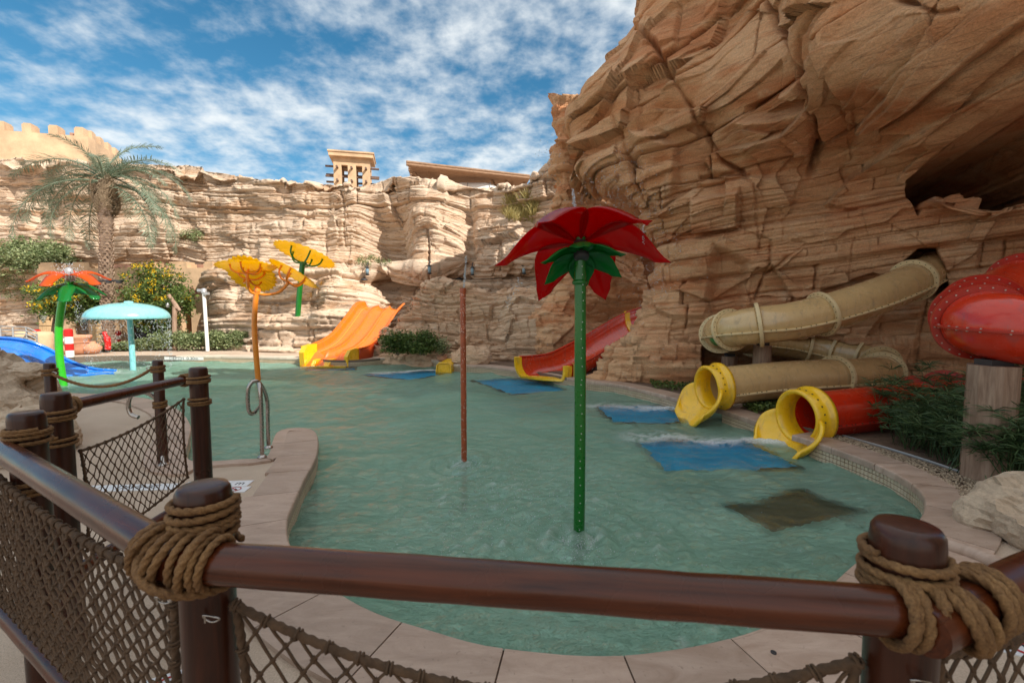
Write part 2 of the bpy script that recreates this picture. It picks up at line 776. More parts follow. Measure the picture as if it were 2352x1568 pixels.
M_PALE = rock_mat("pale sandstone",
                  [(0.30, (0.50, 0.30, 0.18)), (0.42, (0.58, 0.42, 0.30)), (0.52, (0.66, 0.52, 0.40)), (0.60, (0.50, 0.32, 0.20)), (0.70, (0.60, 0.45, 0.33))],
                  (0.42, 0.24, 0.13), (0.72, 0.59, 0.47), 0.035, 0.014, line=0.85)
M_BROWN = rock_mat("brown sandstone",
                   [(0.30, (0.56, 0.235, 0.10)), (0.42, (0.66, 0.34, 0.17)), (0.50, (0.72, 0.44, 0.25)), (0.60, (0.60, 0.26, 0.12)), (0.72, (0.70, 0.40, 0.22))],
                   (0.34, 0.16, 0.075), (0.74, 0.52, 0.34), 0.045, 0.020, tilt=math.radians(-12), line=0.3)
M_BUFF = rock_mat("buff sandstone",
                  [(0.30, (0.52, 0.30, 0.17)), (0.45, (0.60, 0.39, 0.25)), (0.56, (0.64, 0.46, 0.32)), (0.70, (0.50, 0.29, 0.17))],
                  (0.36, 0.25, 0.17), (0.62, 0.51, 0.40), 0.035, 0.010, line=0.55)


def cliff_far():
    rng = np.random.default_rng(5)
    tops = [(-260, 372, 26.0), (-60, 376, 24.0), (120, 380, 22.6), (300, 384, 22.2), (420, 392, 22.0), (520, 408, 21.5), (640, 422, 21.0), (760, 430, 20.8),
            (850, 432, 20.8), (905, 414, 20.4), (960, 417, 20.3), (1010, 434, 20.3), (1080, 436, 20.0), (1150, 437, 19.6), (1205, 436, 19.0), (1240, 402, 18.6), (1300, 385, 18.2), (1420, 380, 17.8)]
    rows = []
    z_lo = -0.4
    R = [[] for _ in range(10)]
    for px, ty, Y in tops:
        left = px < 425
        low = Y if left else Y - 2.2
        if px > 860:
            low = Y - 0.9
        prof = [(None, z_lo, low + (0 if left else 0.0)), (745, None, low + 0.05), (690, None, low + (0.25 if not left else 0.1)), (640, None, low + (0.6 if not left else 0.1)),
                (600, None, Y - (0.9 if not left else 0.35)), (540, None, Y - 0.5), (475, None, Y - 0.1), (ty + 12, None, Y + 0.05), (ty, None, Y + 0.7)]
        for k, (py, z, yy) in enumerate(prof):
            if py is None:
                q = P(px, 800, yy)
                q.z = z
            else:
                q = P(px, py, yy)
            R[k].append(q)
        q = P(px, ty, Y + 0.7)
        R[9].append(Vector((q.x, q.y + 7, q.z - 0.8)))
    us = spans([6, 34, 52, 52, 38, 36, 42, 42, 36, 26, 26, 24, 34, 34, 26, 20, 22, 8])
    us = us[us <= len(tops) - 1]
    vs = spans([26, 34, 34, 34, 44, 50, 48, 14, 10])
    Pt = net_surface(R, us, vs)
    n = grid_normals(Pt)
    if n[..., 1].mean() > 0:
        n = -n
    px, py = proj(Pt)
    x, y, z = Pt[..., 0], Pt[..., 1], Pt[..., 2]
    t = x + 0.35 * y
    warp = 0.55 * fbm(x * 0.16, y * 0.1, z * 0.10, 3, 21) + 0.10 * fbm(x * 0.9, y * 0.5, z * 0.8, 2, 22)
    s = z * 1.0 + warp + 0.035 * x
    d = 0.50 * fbm(x * 0.33, y * 0.3, z * 0.28, 3, 31)
    d += 0.30 * np.abs(vn(x * 0.55 + 9, y * 0.2, z * 0.35, 33)) - 0.12
    d += bed(s, t, 0.85, 2.9, 0.24, 0.22, 0.034, rng, 41, 0.8, 0.30)
    d += bed(s + 0.15, t + 3, 0.27, 1.15, 0.11, 0.15, 0.022, rng, 42, 0.45, 0.35)
    fine_on = smooth(-0.5, 0.3, fbm(x * 0.4, y * 0.2, z * 0.7, 3, 35))
    d += fine_on * bed(s, t, 0.11, 0.8, 0.05, 0.07, 0.016, rng, 43, 0.25, 0.5)
    d += 0.016 * fbm(x * 2.6, y * 2.6, z * 4.5, 4, 51)
    fu, fv = t + 0.5 * vn(x * 0.8, y * 0, z * 0.8, 61), s + 0.3 * vn(x * 0.8, y * 0, z * 0.8, 62)
    d += facets(fu, fv * 1.5, 1.7, 0.14, 0.13, 63) + facets(fu + 5, fv * 1.7, 0.6, 0.035, 0.10, 67)
    # undercut alcove with its planted ledge, buttress beside it, boulder shoulder by the slide
    d -= 1.25 * blob(px, py, 893, 545, 52, 66, 4) * smooth(612, 590, py)
    d += 0.75 * blob(px, py, 985, 530, 62, 105, 3)
    d += 0.55 * blob(px, py, 915, 612, 92, 17, 3)
    d -= 0.45 * blob(px, py, 905, 665, 90, 30, 4)
    d += 0.45 * blob(px, py, 1145, 545, 55, 70, 3)
    d -= 0.5 * blob(px, py, 1075, 560, 14, 85, 3)
    d += 0.85 * blob(px, py, 800, 690, 60, 62, 3)
    d += 0.55 * smooth(720, 730, py) * blob(px, py, 715, 770, 110, 60, 6) + 0.40 * smooth(724, 740, py) * blob(px, py, 655, 770, 200, 60, 4)
    d += 0.35 * smooth(430, 470, px) * smooth(640, 700, py)
    d += 0.6 * blob(px, py, 60, 600, 130, 20, 4)
    for line, w, dep in (([(704, 428), (706, 470), (702, 530)], 3.2, 0.6), ([(786, 440), (792, 500), (790, 560)], 2.2, 0.28), ([(470, 470), (474, 545)], 2.0, 0.25),
                         ([(1130, 440), (1122, 520), (1150, 560), (1146, 600)], 2.5, 0.3), ([(640, 510), (655, 570), (690, 600)], 2.0, 0.2), ([(560, 420), (566, 500), (548, 570)], 1.8, 0.2),
                         ([(940, 500), (948, 560), (940, 596)], 3.5, 0.35), ([(875, 640), (880, 700)], 2.4, 0.3), ([(330, 395), (338, 470), (325, 560)], 2.2, 0.25)):
        d += crack(px + 3 * vn(x * 1.3, z * 2.2, y * 0, 77), py, line, w, dep * 0.6, dep)
    d *= 1 - 0.7 * smooth(len(R) - 2, len(R) - 1, vs)[:, None]
    return rock_mesh("cliff", Pt, d, n, M_PALE)


cliff_far()


def rock_mid():
    """low stepped outcrop between the orange and the red slide"""
    rng = np.random.default_rng(8)
    cols = [(800, 835, 17.6), (858, 806, 15.6), (905, 742, 15.3), (955, 690, 15.0), (1000, 650, 14.8), (1060, 656, 14.6), (1130, 662, 14.4), (1210, 664, 14.2), (1290, 664, 14.1), (1380, 668, 15.2), (1470, 668, 16.2)]
    R = [[] for _ in range(9)]
    for k, (px, ty, Y) in enumerate(cols):
        q = P(px, 800, Y - 0.25)
        q.z = -0.3
        R[0].append(q)
        for r, (f, dy) in enumerate(((0.10, -0.2), (0.3, 0.0), (0.5, 0.25), (0.72, 0.5), (0.93, 0.75))):
            zt = P(px, ty, Y + 0.9).z
            q = P(px, 700, Y + dy)
            q.z = max(0.0, zt * f)
            # keep the same bearing
            R[r + 1].append(q)
        R[6].append(P(px, ty, Y + 1.0))
        R[7].append(P(px, ty - 1, Y + 1.6) + Vector((0, 0, -0.03)))
        q = P(px, ty, Y + 1.6)
        R[8].append(q + Vector((0.2, 3.2, -0.6)))
    us = spans([16, 34, 40, 40, 44, 44, 46, 46, 40, 30])
    vs = spans([12, 26, 26, 26, 26, 26, 16, 8])
    Pt = net_surface(R, us, vs)
    n = grid_normals(Pt)
    if n[..., 1].mean() > 0:
        n = -n
    px, py = proj(Pt)
    x, y, z = Pt[..., 0], Pt[..., 1], Pt[..., 2]
    warp = 0.25 * fbm(x * 0.4, y * 0.3, z * 0.2, 3, 121)
    s = z + warp + 0.05 * x
    t = x - 0.2 * y
    d = 0.30 * fbm(x * 0.6, y * 0.6, z * 0.5, 4, 131)
    d += bed(s, t, 0.42, 1.6, 0.17, 0.15, 0.028, rng, 141, 0.6, 0.4)
    d += bed(s, t, 0.13, 0.7, 0.06, 0.08, 0.016, rng, 142, 0.35, 0.5)
    d += 0.03 * fbm(x * 3, y * 3, z * 5, 4, 151)
    d += facets(t, s * 1.6, 0.9, 0.08, 0.22, 163) + facets(t + 5, s * 1.7, 0.35, 0.03, 0.25, 167)
    d += 0.5 * blob(px, py, 1240, 745, 80, 60, 3) - 0.3 * blob(px, py, 1120, 770, 45, 40, 3)
    return rock_mesh("rock_outcrop", Pt, d, n, M_BUFF)


rock_mid()


def rock_column():
    """shaded wall under the big overhang, left of the crevice"""
    rng = np.random.default_rng(18)
    lv = [(None, -0.3, 0.0), (790, None, 0.05), (730, None, 0.3), (670, None, 0.5), (600, None, 0.7), (530, None, 0.7), (470, None, 0.6), (420, None, 0.45), (370, None, 0.3), (300, None, 0.3), (220, None, 0.4)]
    cols = [(1330, 16.5, 1.4), (1262, 14.2, 1.0), (1285, 13.5, 0.5), (1340, 13.7, 0.1), (1400, 14.3, 0.0), (1450, 14.7, 0.0), (1492, 15.2, 0.0), (1530, 15.4, 0), (1570, 15.0, 0.0)]
    R = [[] for _ in lv]
    for (px, Y, k) in cols:
        for r, (py, z, dy) in enumerate(lv):
            f = 1.0 if py is None or py > 640 else 0.85
            pxx = px
            if py is not None and py < 640 and px < 1300:
                pxx = px + (640 - py) * 0.02
            if (py is None or py > 700) and px < 1300:
                pxx = px - 30
            yy = Y + dy
            if py is None:
                q = P(pxx, 800, yy)
                q.z = z
            else:
                q = P(pxx, py, yy)
            if Y == 16.5:
                w = P(1262, 800 if py is None else py, 14.2 + dy)
                q = w + Vector((0.9, 2.2, 0))
                if py is None:
                    q.z = z
            R[r].append(q)
    us = spans([14, 24, 34, 36, 34, 28, 20, 14])
    vs = spans([16, 24, 26, 30, 30, 26, 22, 22, 16, 12])
    Pt = net_surface(R, us, vs)
    n = grid_normals(Pt)
    if n[..., 1].mean() > 0:
        n = -n
    px, py = proj(Pt)
    x, y, z = Pt[..., 0], Pt[..., 1], Pt[..., 2]
    s = z + 0.3 * fbm(x * 0.4, y * 0.3, z * 0.2, 3, 221) + 0.05 * x
    t = x - 0.6 * y
    d = 0.28 * fbm(x * 0.6, y * 0.6, z * 0.45, 4, 231)
    d += bed(s, t, 0.6, 1.8, 0.13, 0.07, 0.03, rng, 241, 0.6, 0.35)
    d += bed(s, t, 0.17, 0.9, 0.045, 0.045, 0.017, rng, 242, 0.3, 0.5)
    d += 0.03 * fbm(x * 3, y * 3, z * 5, 4, 251)
    d += facets(t, s * 1.4, 1.1, 0.09, 0.22, 263) + facets(t + 5, s * 1.7, 0.4, 0.03, 0.25, 267)
    d -= 0.9 * blob(px, py, 1497, 620, 16, 90, 4)
    d -= 0.5 * blob(px, py, 1400, 730, 60, 30, 3)
    for line, w, dep in (([(1400, 440), (1392, 560), (1402, 640)], 3, 0.2), ([(1340, 400), (1348, 520)], 2.5, 0.2)):
        d += crack(px + 4 * vn(x * 2, y * 2, z * 2, 79), py, line, w, dep * 0.6, dep)
    return rock_mesh("rock_column", Pt, d, n, M_BROWN)


rock_column()

CAVE = [(2086, 448), (2092, 402), (2150, 342), (2225, 280), (2300, 238), (2400, 205), (2700, 150), (2800, 300), (2700, 445), (2400, 442), (2330, 432), (2262, 409), (2205, 412), (2165, 432), (2135, 462), (2112, 490)]


def rock_near():
    """the great overhanging rock on the right, with its cave and the holes the tubes come out of"""
    rng = np.random.default_rng(28)
    pys = [None, 800, 715, 640, 560, 495, 430, 372, 300, 222, 145, 62, -30, -80, -130]
    c1 = [(1345, 10.7), (1388, 10.7), (1468, 10.8), (1503, 10.8), (1502, 10.8), (1462, 10.7), (1408, 10.9), (1312, 11.3), (1318, 11.4), (1350, 11.4), (1408, 11.4), (1474, 11.3), (1522, 11.1), (1540, 11.0), (1560, 11.0)]
    c2 = [(1470, 9.9), (1490, 10.0), (1540, 10.2), (1560, 10.2), (1560, 10.15), (1535, 10.1), (1480, 10.1), (1420, 10.3), (1400, 10.4), (1410, 10.3), (1450, 10.3), (1510, 10.2), (1560, 10.1), (1585, 10.0), (1605, 9.9)]
    dep = {
        1640: [9.5, 9.7, 9.8, 9.8, 9.75, 9.65, 9.55, 9.5, 9.35, 9.2, 9.1, 9.1, 9.0, 8.9, 8.9],
        1780: [9.6, 9.6, 9.4, 9.3, 9.25, 9.2, 9.1, 8.9, 8.6, 8.3, 8.1, 8.1, 8.0, 8.0, 8.0],
        1930: [9.3, 9.2, 9.0, 8.9, 8.85, 8.8, 8.75, 8.5, 8.0, 7.6, 7.2, 7.1, 7.1, 7.1, 7.2],
        2080: [8.9, 8.7, 8.5, 8.35, 8.3, 8.25, 8.2, 7.9, 7.4, 6.9, 6.4, 6.2, 6.2, 6.3, 6.5],
        2230: [8.4, 8.1, 7.9, 7.8, 7.75, 7.7, 7.6, 7.3, 6.8, 6.3, 5.9, 5.7, 5.6, 5.7, 5.9],
        2400: [7.9, 7.5, 7.3, 7.2, 7.15, 7.1, 7.0, 6.7, 6.3, 5.8, 5.5, 5.2, 5.1, 5.2, 5.4],
        2720: [7.0, 6.7, 6.5, 6.4, 6.3, 6.2, 6.1, 5.9, 5.6, 5.3, 5.0, 4.7, 4.6, 4.7, 4.9],
        3300: [5.4, 5.2, 5.1, 5.0, 5.0, 4.9, 4.8, 4.7, 4.5, 4.3, 4.1, 4.0, 3.9, 4.0, 4.1]}
    R = []
    for r, py in enumerate(pys):
        row = []
        if r <= 6:
            back = (c1[r][0] + 60, c1[r][1] + 1.6)
        else:
            back = (c1[r][0] + 45, c1[r][1] + 3.5)
        pts = [c1[r], c2[r]] + [(px, dep[px][r]) for px in dep]
        for px, yy in pts:
            if py is None:
                q = P(px, 880, yy)
                q.z = -0.3
            else:
                q = P(px, py, yy)
            row.append(q)
        row.insert(0, row[0] + Vector((0.75 if r > 6 else 0.5, back[1] - c1[r][1], 0.0)))
        R.append(row)
    top = []
    for q in R[-1]:
        top.append(Vector((q.x + 0.6, q.y + 1.8, q.z - 0.2)))
    R.append(top)
    us = spans([14, 62, 74, 74, 78, 78, 78, 78, 14, 6])
    vs = spans([26, 38, 36, 40, 34, 34, 32, 38, 42, 42, 44, 44, 8, 6, 4])
    Pt = net_surface(R, us, vs)
    n = grid_normals(Pt)
    if n[..., 1].mean() > 0:
        n = -n
    px, py = proj(Pt)
    x, y, z = Pt[..., 0], Pt[..., 1], Pt[..., 2]
    t = x * 0.85 - y * 0.5
    # beds lie flat low down and climb to the right higher up, bent round the overhang
    climb = smooth(3.4, 7.0, z) * 0.62 + 0.10
    s = z - climb * (t - 3.0) + 0.36 * fbm(x * 0.20, y * 0.20, z * 0.20, 2, 321)
    d = 0.42 * fbm(x * 0.42, y * 0.42, z * 0.36, 4, 331)
    d += 0.34 * np.abs(vn(t * 0.5 + 3, s * 0.42, y * 0.2, 333)) - 0.12
    rough_lo = 1 - 0.45 * smooth(2.6, 4.5, z)
    d += bed(s, t, 1.05, 3.0, 0.20, 0.17, 0.040, rng, 341, 0.38, 0.35)
    d += bed(s, t + 2, 0.34, 1.5, 0.055, 0.050, 0.020, rng, 342, 0.15, 0.4) * (1 - 0.75 * smooth(3.2, 5.2, z))
    band = smooth(0.0, 0.35, fbm(x * 0.35, y * 0.35, z * 1.1, 3, 335)) + 0.9 * blob(px, py, 1560, 760, 190, 110, 3)
    d += np.clip(band, 0, 1) * (1 - 0.8 * smooth(3.4, 5.0, z)) * bed(s, t, 0.10, 0.8, 0.045, 0.055, 0.014, rng, 343, 0.2, 0.6)
    d += 0.050 * fbm(x * 1.8, y * 1.8, z * 2.6, 3, 351) * 0.7 + 0.012 * fbm(x * 6, y * 6, z * 8, 3, 352)
    fu, fv = t + 0.6 * vn(x * 0.5, y * 0.5, z * 0.5, 361), s + 0.3 * vn(x * 0.7, y * 0.7, z * 0.7, 362)
    big_on = 0.5 + 0.5 * smooth(2.0, 4.0, z)
    d += big_on * facets(fu, fv * 1.25, 1.5, 0.22, 0.20, 363) + facets(fu + 5, fv * 1.4, 0.90, 0.05, 0.12, 367)
    # great cracks
    wob = 7 * vn(x * 1.1, y * 1.1, z * 1.1, 377) + 3 * vn(x * 4, y * 4, z * 4, 378)
    for line, w, dp in (([(1466, 84), (1520, 130), (1560, 200), (1610, 290), (1665, 370), (1705, 395)], 5.0, 0.62),
                        ([(1415, 270), (1425, 310), (1450, 370), (1460, 440), (1470, 480)], 5.0, 0.5),
                        ([(1770, 0), (1795, 60), (1840, 120), (1860, 190)], 5.5, 0.5),
                        ([(2000, -30), (1925, 40), (1880, 90), (1862, 130), (1862, 200), (1880, 240), (1880, 330), (1868, 400)], 6.5, 0.7),
                        ([(1930, 210), (1960, 280), (2010, 290), (2060, 240), (2120, 200)], 5.0, 0.42),
                        ([(1868, 300), (1880, 390)], 3.5, 0.4),
                        ([(1610, 404), (1700, 398), (1732, 420), (1736, 520), (1742, 570)], 3.5, 0.38),
                        ([(1700, 430), (1700, 520)], 3.2, 0.3),
                        ([(1770, 560), (1760, 620), (1740, 690)], 3.5, 0.35), ([(1760, 630), (1800, 590), (1850, 560), (1940, 545)], 3.0, 0.25),
                        ([(1700, 690), (1780, 690)], 3.0, 0.35), ([(1960, 545), (1950, 640)], 2.6, 0.2),
                        ([(1500, 460), (1600, 430), (1720, 405)], 2.8, 0.25), ([(1500, 535), (1560, 545), (1640, 530), (1700, 520)], 3, 0.35),
                        ([(2310, 560), (2290, 620)], 3.0, 0.3), ([(2100, 10), (2180, 28), (2240, 10)], 6, 0.5)):
        d += crack(px + wob, py + wob * 0.5, line, w * 0.9, dp * 0.55, w * 3)
    # squared block and the shelf below the cave mouth
    d += 0.42 * poly_mask(px, py, [(1585, 455), (1695, 440), (1695, 525), (1590, 540)], 7)
    d += 0.30 * poly_mask(px, py, [(1445, 300), (1470, 410), (1500, 490), (1530, 500), (1560, 420), (1560, 330)], 18)
    d += 0.55 * blob(px, py, 2250, 440, 130, 42, 3)
    d += 0.5 * blob(px, py, 1960, 60, 90, 110, 2) + 0.45 * blob(px, py, 1700, 210, 120, 100, 2)
    d += 0.35 * blob(px, py, 1570, 830, 130, 60, 3)
    d -= 0.5 * poly_mask(px, py, [(1740, 235), (1810, 200), (1860, 215), (1850, 245), (1790, 262), (1730, 262)], 9) * 0.8
    d -= 0.35 * poly_mask(px, py, [(1620, 690), (1640, 560), (1720, 600), (1700, 800), (1650, 800)], 20)
    # hollows for the tubes, dark undercut by the pool
    d -= 1.5 * poly_mask(px, py, [(2078, 600), (2110, 572), (2150, 570), (2168, 610), (2180, 670), (2160, 700), (2110, 690), (2080, 640)], 10)
    d -= 1.6 * poly_mask(px, py, [(1610, 865), (1615, 800), (1660, 770), (1760, 790), (1880, 790), (2000, 800), (2060, 830), (2085, 880), (2060, 930), (1900, 960), (1650, 940)], 22)
    base = Pt + n * d[..., None]
    # the cave goes back into the hill, away from the pool
    mask = poly_mask(px + wob * 1.3, py + wob, CAVE, 16)
    into = np.array([0.42, 0.90, 0.0])
    base = base + mask[..., None] * into * 15.0
    nr, nc = d.shape
    me = np_mesh("rock_face", base.reshape(-1, 3), grid_quads(nr, nc), M_BROWN, False)
    o = link("rock_face", me)
    o['kind'] = 'structure'
    return o


rock_near()

# ================================================================== POOL, DECK, WATER
WATER_Z = -0.20
# pool edge as seen in the photograph (2400-wide pixels), unprojected to deck level
EDGE = [(40, 842), (150, 837), (300, 833), (500, 834), (700, 838), (770, 843), (845, 843), (937, 836), (1013, 843), (1050, 852), (1135, 857), (1197, 864), (1260, 872), (1351, 888), (1446, 900), (1533, 919),
        (1603, 937), (1680, 956), (1770, 985), (1830, 1010), (1891, 1028), (2034, 1078), (2118, 1118), (2162, 1152), (2172, 1185), (2150, 1225), (2080, 1275), (2017, 1312), (1932, 1385), (1850, 1440), (1775, 1476), (1653, 1509), (1500, 1532),
        (1380, 1536), (1276, 1529), (1127, 1510), (999, 1474), (885, 1438), (791, 1389), (715, 1330), (676, 1275), (670, 1221), (685, 1180), (712, 1120), (738, 1072), (744, 1035), (738, 1012), (722, 1004), (698, 1002),
        (668, 1005), (650, 1014), (640, 1036), (625, 1070), (560, 1076), (485, 1081), (445, 1078), (432, 1060), (440, 1030), (444, 995), (420, 962), (380, 944), (335, 932), (250, 924), (157, 920), (40, 915)]
edge3 = [G(x * K, y * K, 0.0) for x, y in EDGE]
edge3 += [Vector((-13.5, 9.3, 0)), Vector((-15.5, 12, 0)), Vector((-14.5, 15.0, 0))]
SMOOTH_EDGE = crom(edge3, 9, True)
EDGE2 = [(p.x, p.y) for p in SMOOTH_EDGE]
area = sum(EDGE2[i][0] * EDGE2[(i + 1) % len(EDGE2)][1] - EDGE2[(i + 1) % len(EDGE2)][0] * EDGE2[i][1] for i in range(len(EDGE2)))
if area < 0:
    EDGE2 = EDGE2[::-1]
NE = len(EDGE2)
OUTN = []          # outward normals (away from the water)
for i in range(NE):
    a, b = Vector(EDGE2[i - 1]), Vector(EDGE2[(i + 1) % NE])
    t = (b - a).normalized()
    OUTN.append(Vector((t.y, -t.x)))


MOUTHS = [G(1642 * K, 948 * K), G(1826 * K, 1008 * K)]


def off(i, d):
    """edge point moved outwards; the wall steps back where a tube slide comes through it"""
    i %= NE
    for q in MOUTHS:
        d += 0.50 * math.exp(-(math.hypot(EDGE2[i][0] - q.x, EDGE2[i][1] - q.y) / 0.30) ** 4)
    return Vector((EDGE2[i][0] + OUTN[i].x * d, EDGE2[i][1] + OUTN[i].y * d))


def deck_mat():
    m_, nt, N, L, B = new_mat("deck render")
    v = ncoord(N, L)
    c = nramp(N, L, nnoise(N, L, v, 0.9, 6, 0.65, 0.4), [(0.3, (0.42, 0.32, 0.24)), (0.5, (0.50, 0.39, 0.30)), (0.7, (0.56, 0.45, 0.35))])
    g = nnoise(N, L, v, 130, 3, 0.75)
    c = nmix(N, L, 1.0, c, nramp(N, L, g, [(0.35, (0.78, 0.76, 0.74)), (0.65, (1.14, 1.12, 1.1))]), 'MULTIPLY')
    L.new(c, B.inputs["Base Color"])
    B.inputs["Roughness"].default_value = 0.8
    nbump(N, L, g, 1.0, 0.004, B)
    return m_


M_DECK = deck_mat()


def stone_mat(name, a, b, c_, pit=0.5):
    m_, nt, N, L, B = new_mat(name)
    v = ncoord(N, L)
    oi = N.new("ShaderNodeObjectInfo")
    v2 = ncoord(N, L, (1, 3.2, 1), rot=(0, 0, 0.5))
    n1 = nnoise(N, L, v2, 3.0, 7, 0.68, 0.8)
    col = nramp(N, L, n1, [(0.28, a), (0.5, b), (0.7, c_)])
    n2 = nnoise(N, L, v, 26, 5, 0.7, 0.6)
    col = nmix(N, L, nmap(N, L, n2, 0.60, 0.70, 0, pit, True), col, tuple(x * 0.55 for x in a))
    col = nmix(N, L, 1.0, col, nramp(N, L, oi.outputs["Random"], [(0.0, (0.86, 0.85, 0.84)), (1.0, (1.1, 1.08, 1.07))]), 'MULTIPLY')
    L.new(col, B.inputs["Base Color"])
    L.new(nmap(N, L, n1, 0.3, 0.7, 0.38, 0.68), B.inputs["Roughness"])
    n3 = nbump(N, L, n2, 1.0, 0.003, B)
    nbump(N, L, nnoise(N, L, v, 4, 4, 0.6), 1.0, 0.006, B, n3)
    return m_


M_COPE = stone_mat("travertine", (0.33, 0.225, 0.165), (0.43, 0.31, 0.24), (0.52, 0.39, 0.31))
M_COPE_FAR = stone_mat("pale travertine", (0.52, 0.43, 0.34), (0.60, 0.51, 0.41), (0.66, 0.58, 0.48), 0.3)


def ground_with_hole():
    outer = [(-220, -160), (220, -160), (220, 260), (-220, 260)]
    hole = [tuple(off(i, 0.02)) for i in range(0, NE, 2)]
    co = [Vector(p) for p in outer] + [Vector(p) for p in hole]
    ne = [(i, (i + 1) % 4) for i in range(4)] + [(4 + i, 4 + (i + 1) % len(hole)) for i in range(len(hole))]
    vs, es, fs, *_ = delaunay_2d_cdt(co, ne, [], 1, 1e-4)
    hx = np.array([[sum(vs[i].x for i in f) / len(f), sum(vs[i].y for i in f) / len(f)] for f in fs])
    ins = in_poly(hx[:, 0], hx[:, 1], hole)
    keep = [f for f, k in zip(fs, ins) if not k]
    me = pydata("ground", [(v.x, v.y, -0.03) for v in vs], keep, M_DECK)
    for p_ in me.polygons:
        if p_.normal.z < 0:
            p_.flip()
    o = link("ground", me)
    o['kind'] = 'structure'


ground_with_hole()


def wall_tile_mat():
    m_, nt, N, L, B = new_mat("mosaic tile")
    oi = nnoise(N, L, ncoord(N, L), 3.0, 3, 0.6)
    L.new(nramp(N, L, oi, [(0.3, (0.48, 0.37, 0.25)), (0.7, (0.62, 0.50, 0.36))]), B.inputs["Base Color"])
    B.inputs["Roughness"].default_value = 0.35
    return m_


def pool_walls():
    """pool side: grout sheet plus thousands of small mosaic tiles above and just below the water line"""
    vs, fs = [], []
    for i in range(NE):
        a = off(i, 0.012)
        vs += [(a.x, a.y, 0.0), (a.x, a.y, -0.9)]
    for i in range(NE):
        j = (i + 1) % NE
        fs.append((2 * i, 2 * j, 2 * j + 1, 2 * i + 1))
    w = link("pool_wall", pydata("pool_wall", vs, fs, plain("grout", (0.16, 0.12, 0.09), 0.9)))
    w['kind'] = 'structure'
    # tiles
    size, gap = 0.050, 0.006
    pts = [Vector((*off(i, 0), 0)) for i in range(NE)] + [Vector((*off(0, 0), 0))]
    total = plen(pts)
    n = int(total / size)
    rs = resample(pts, n + 1)
    V, F = [], []
    k = 0
    for i in range(n):
        a, b = rs[i], rs[i + 1]
        if a.x < -11.5:
            continue
        t = (b - a).normalized()
        nn = Vector((-t.y, t.x, 0))          # towards the water
        for r in range(5):
            z1 = -0.078 - r * size
            z0 = z1 - size + gap
            p = a + t * gap / 2
            q = b - t * gap / 2
            o_ = nn * (0.000)
            i_ = nn * -0.010
            bv = nn * -0.004
            g = 0.004
            quad = [(p + t * g, z0 + g), (q - t * g, z0 + g), (q - t * g, z1 - g), (p + t * g, z1 - g)]
            back = [(p, z0), (q, z0), (q, z1), (p, z1)]
            V += [(c.x, c.y, z) for c, z in quad] + [((c + i_).x, (c + i_).y, z) for c, z in back]
            F += [(k, k + 1, k + 2, k + 3), (k, k + 4, k + 5, k + 1), (k + 1, k + 5, k + 6, k + 2), (k + 2, k + 6, k + 7, k + 3), (k + 3, k + 7, k + 4, k)]
            k += 8
    t = link("wall_tile", pydata("wall_tile", V, F, wall_tile_mat()), w)
    t['kind'] = 'stuff'


pool_walls()


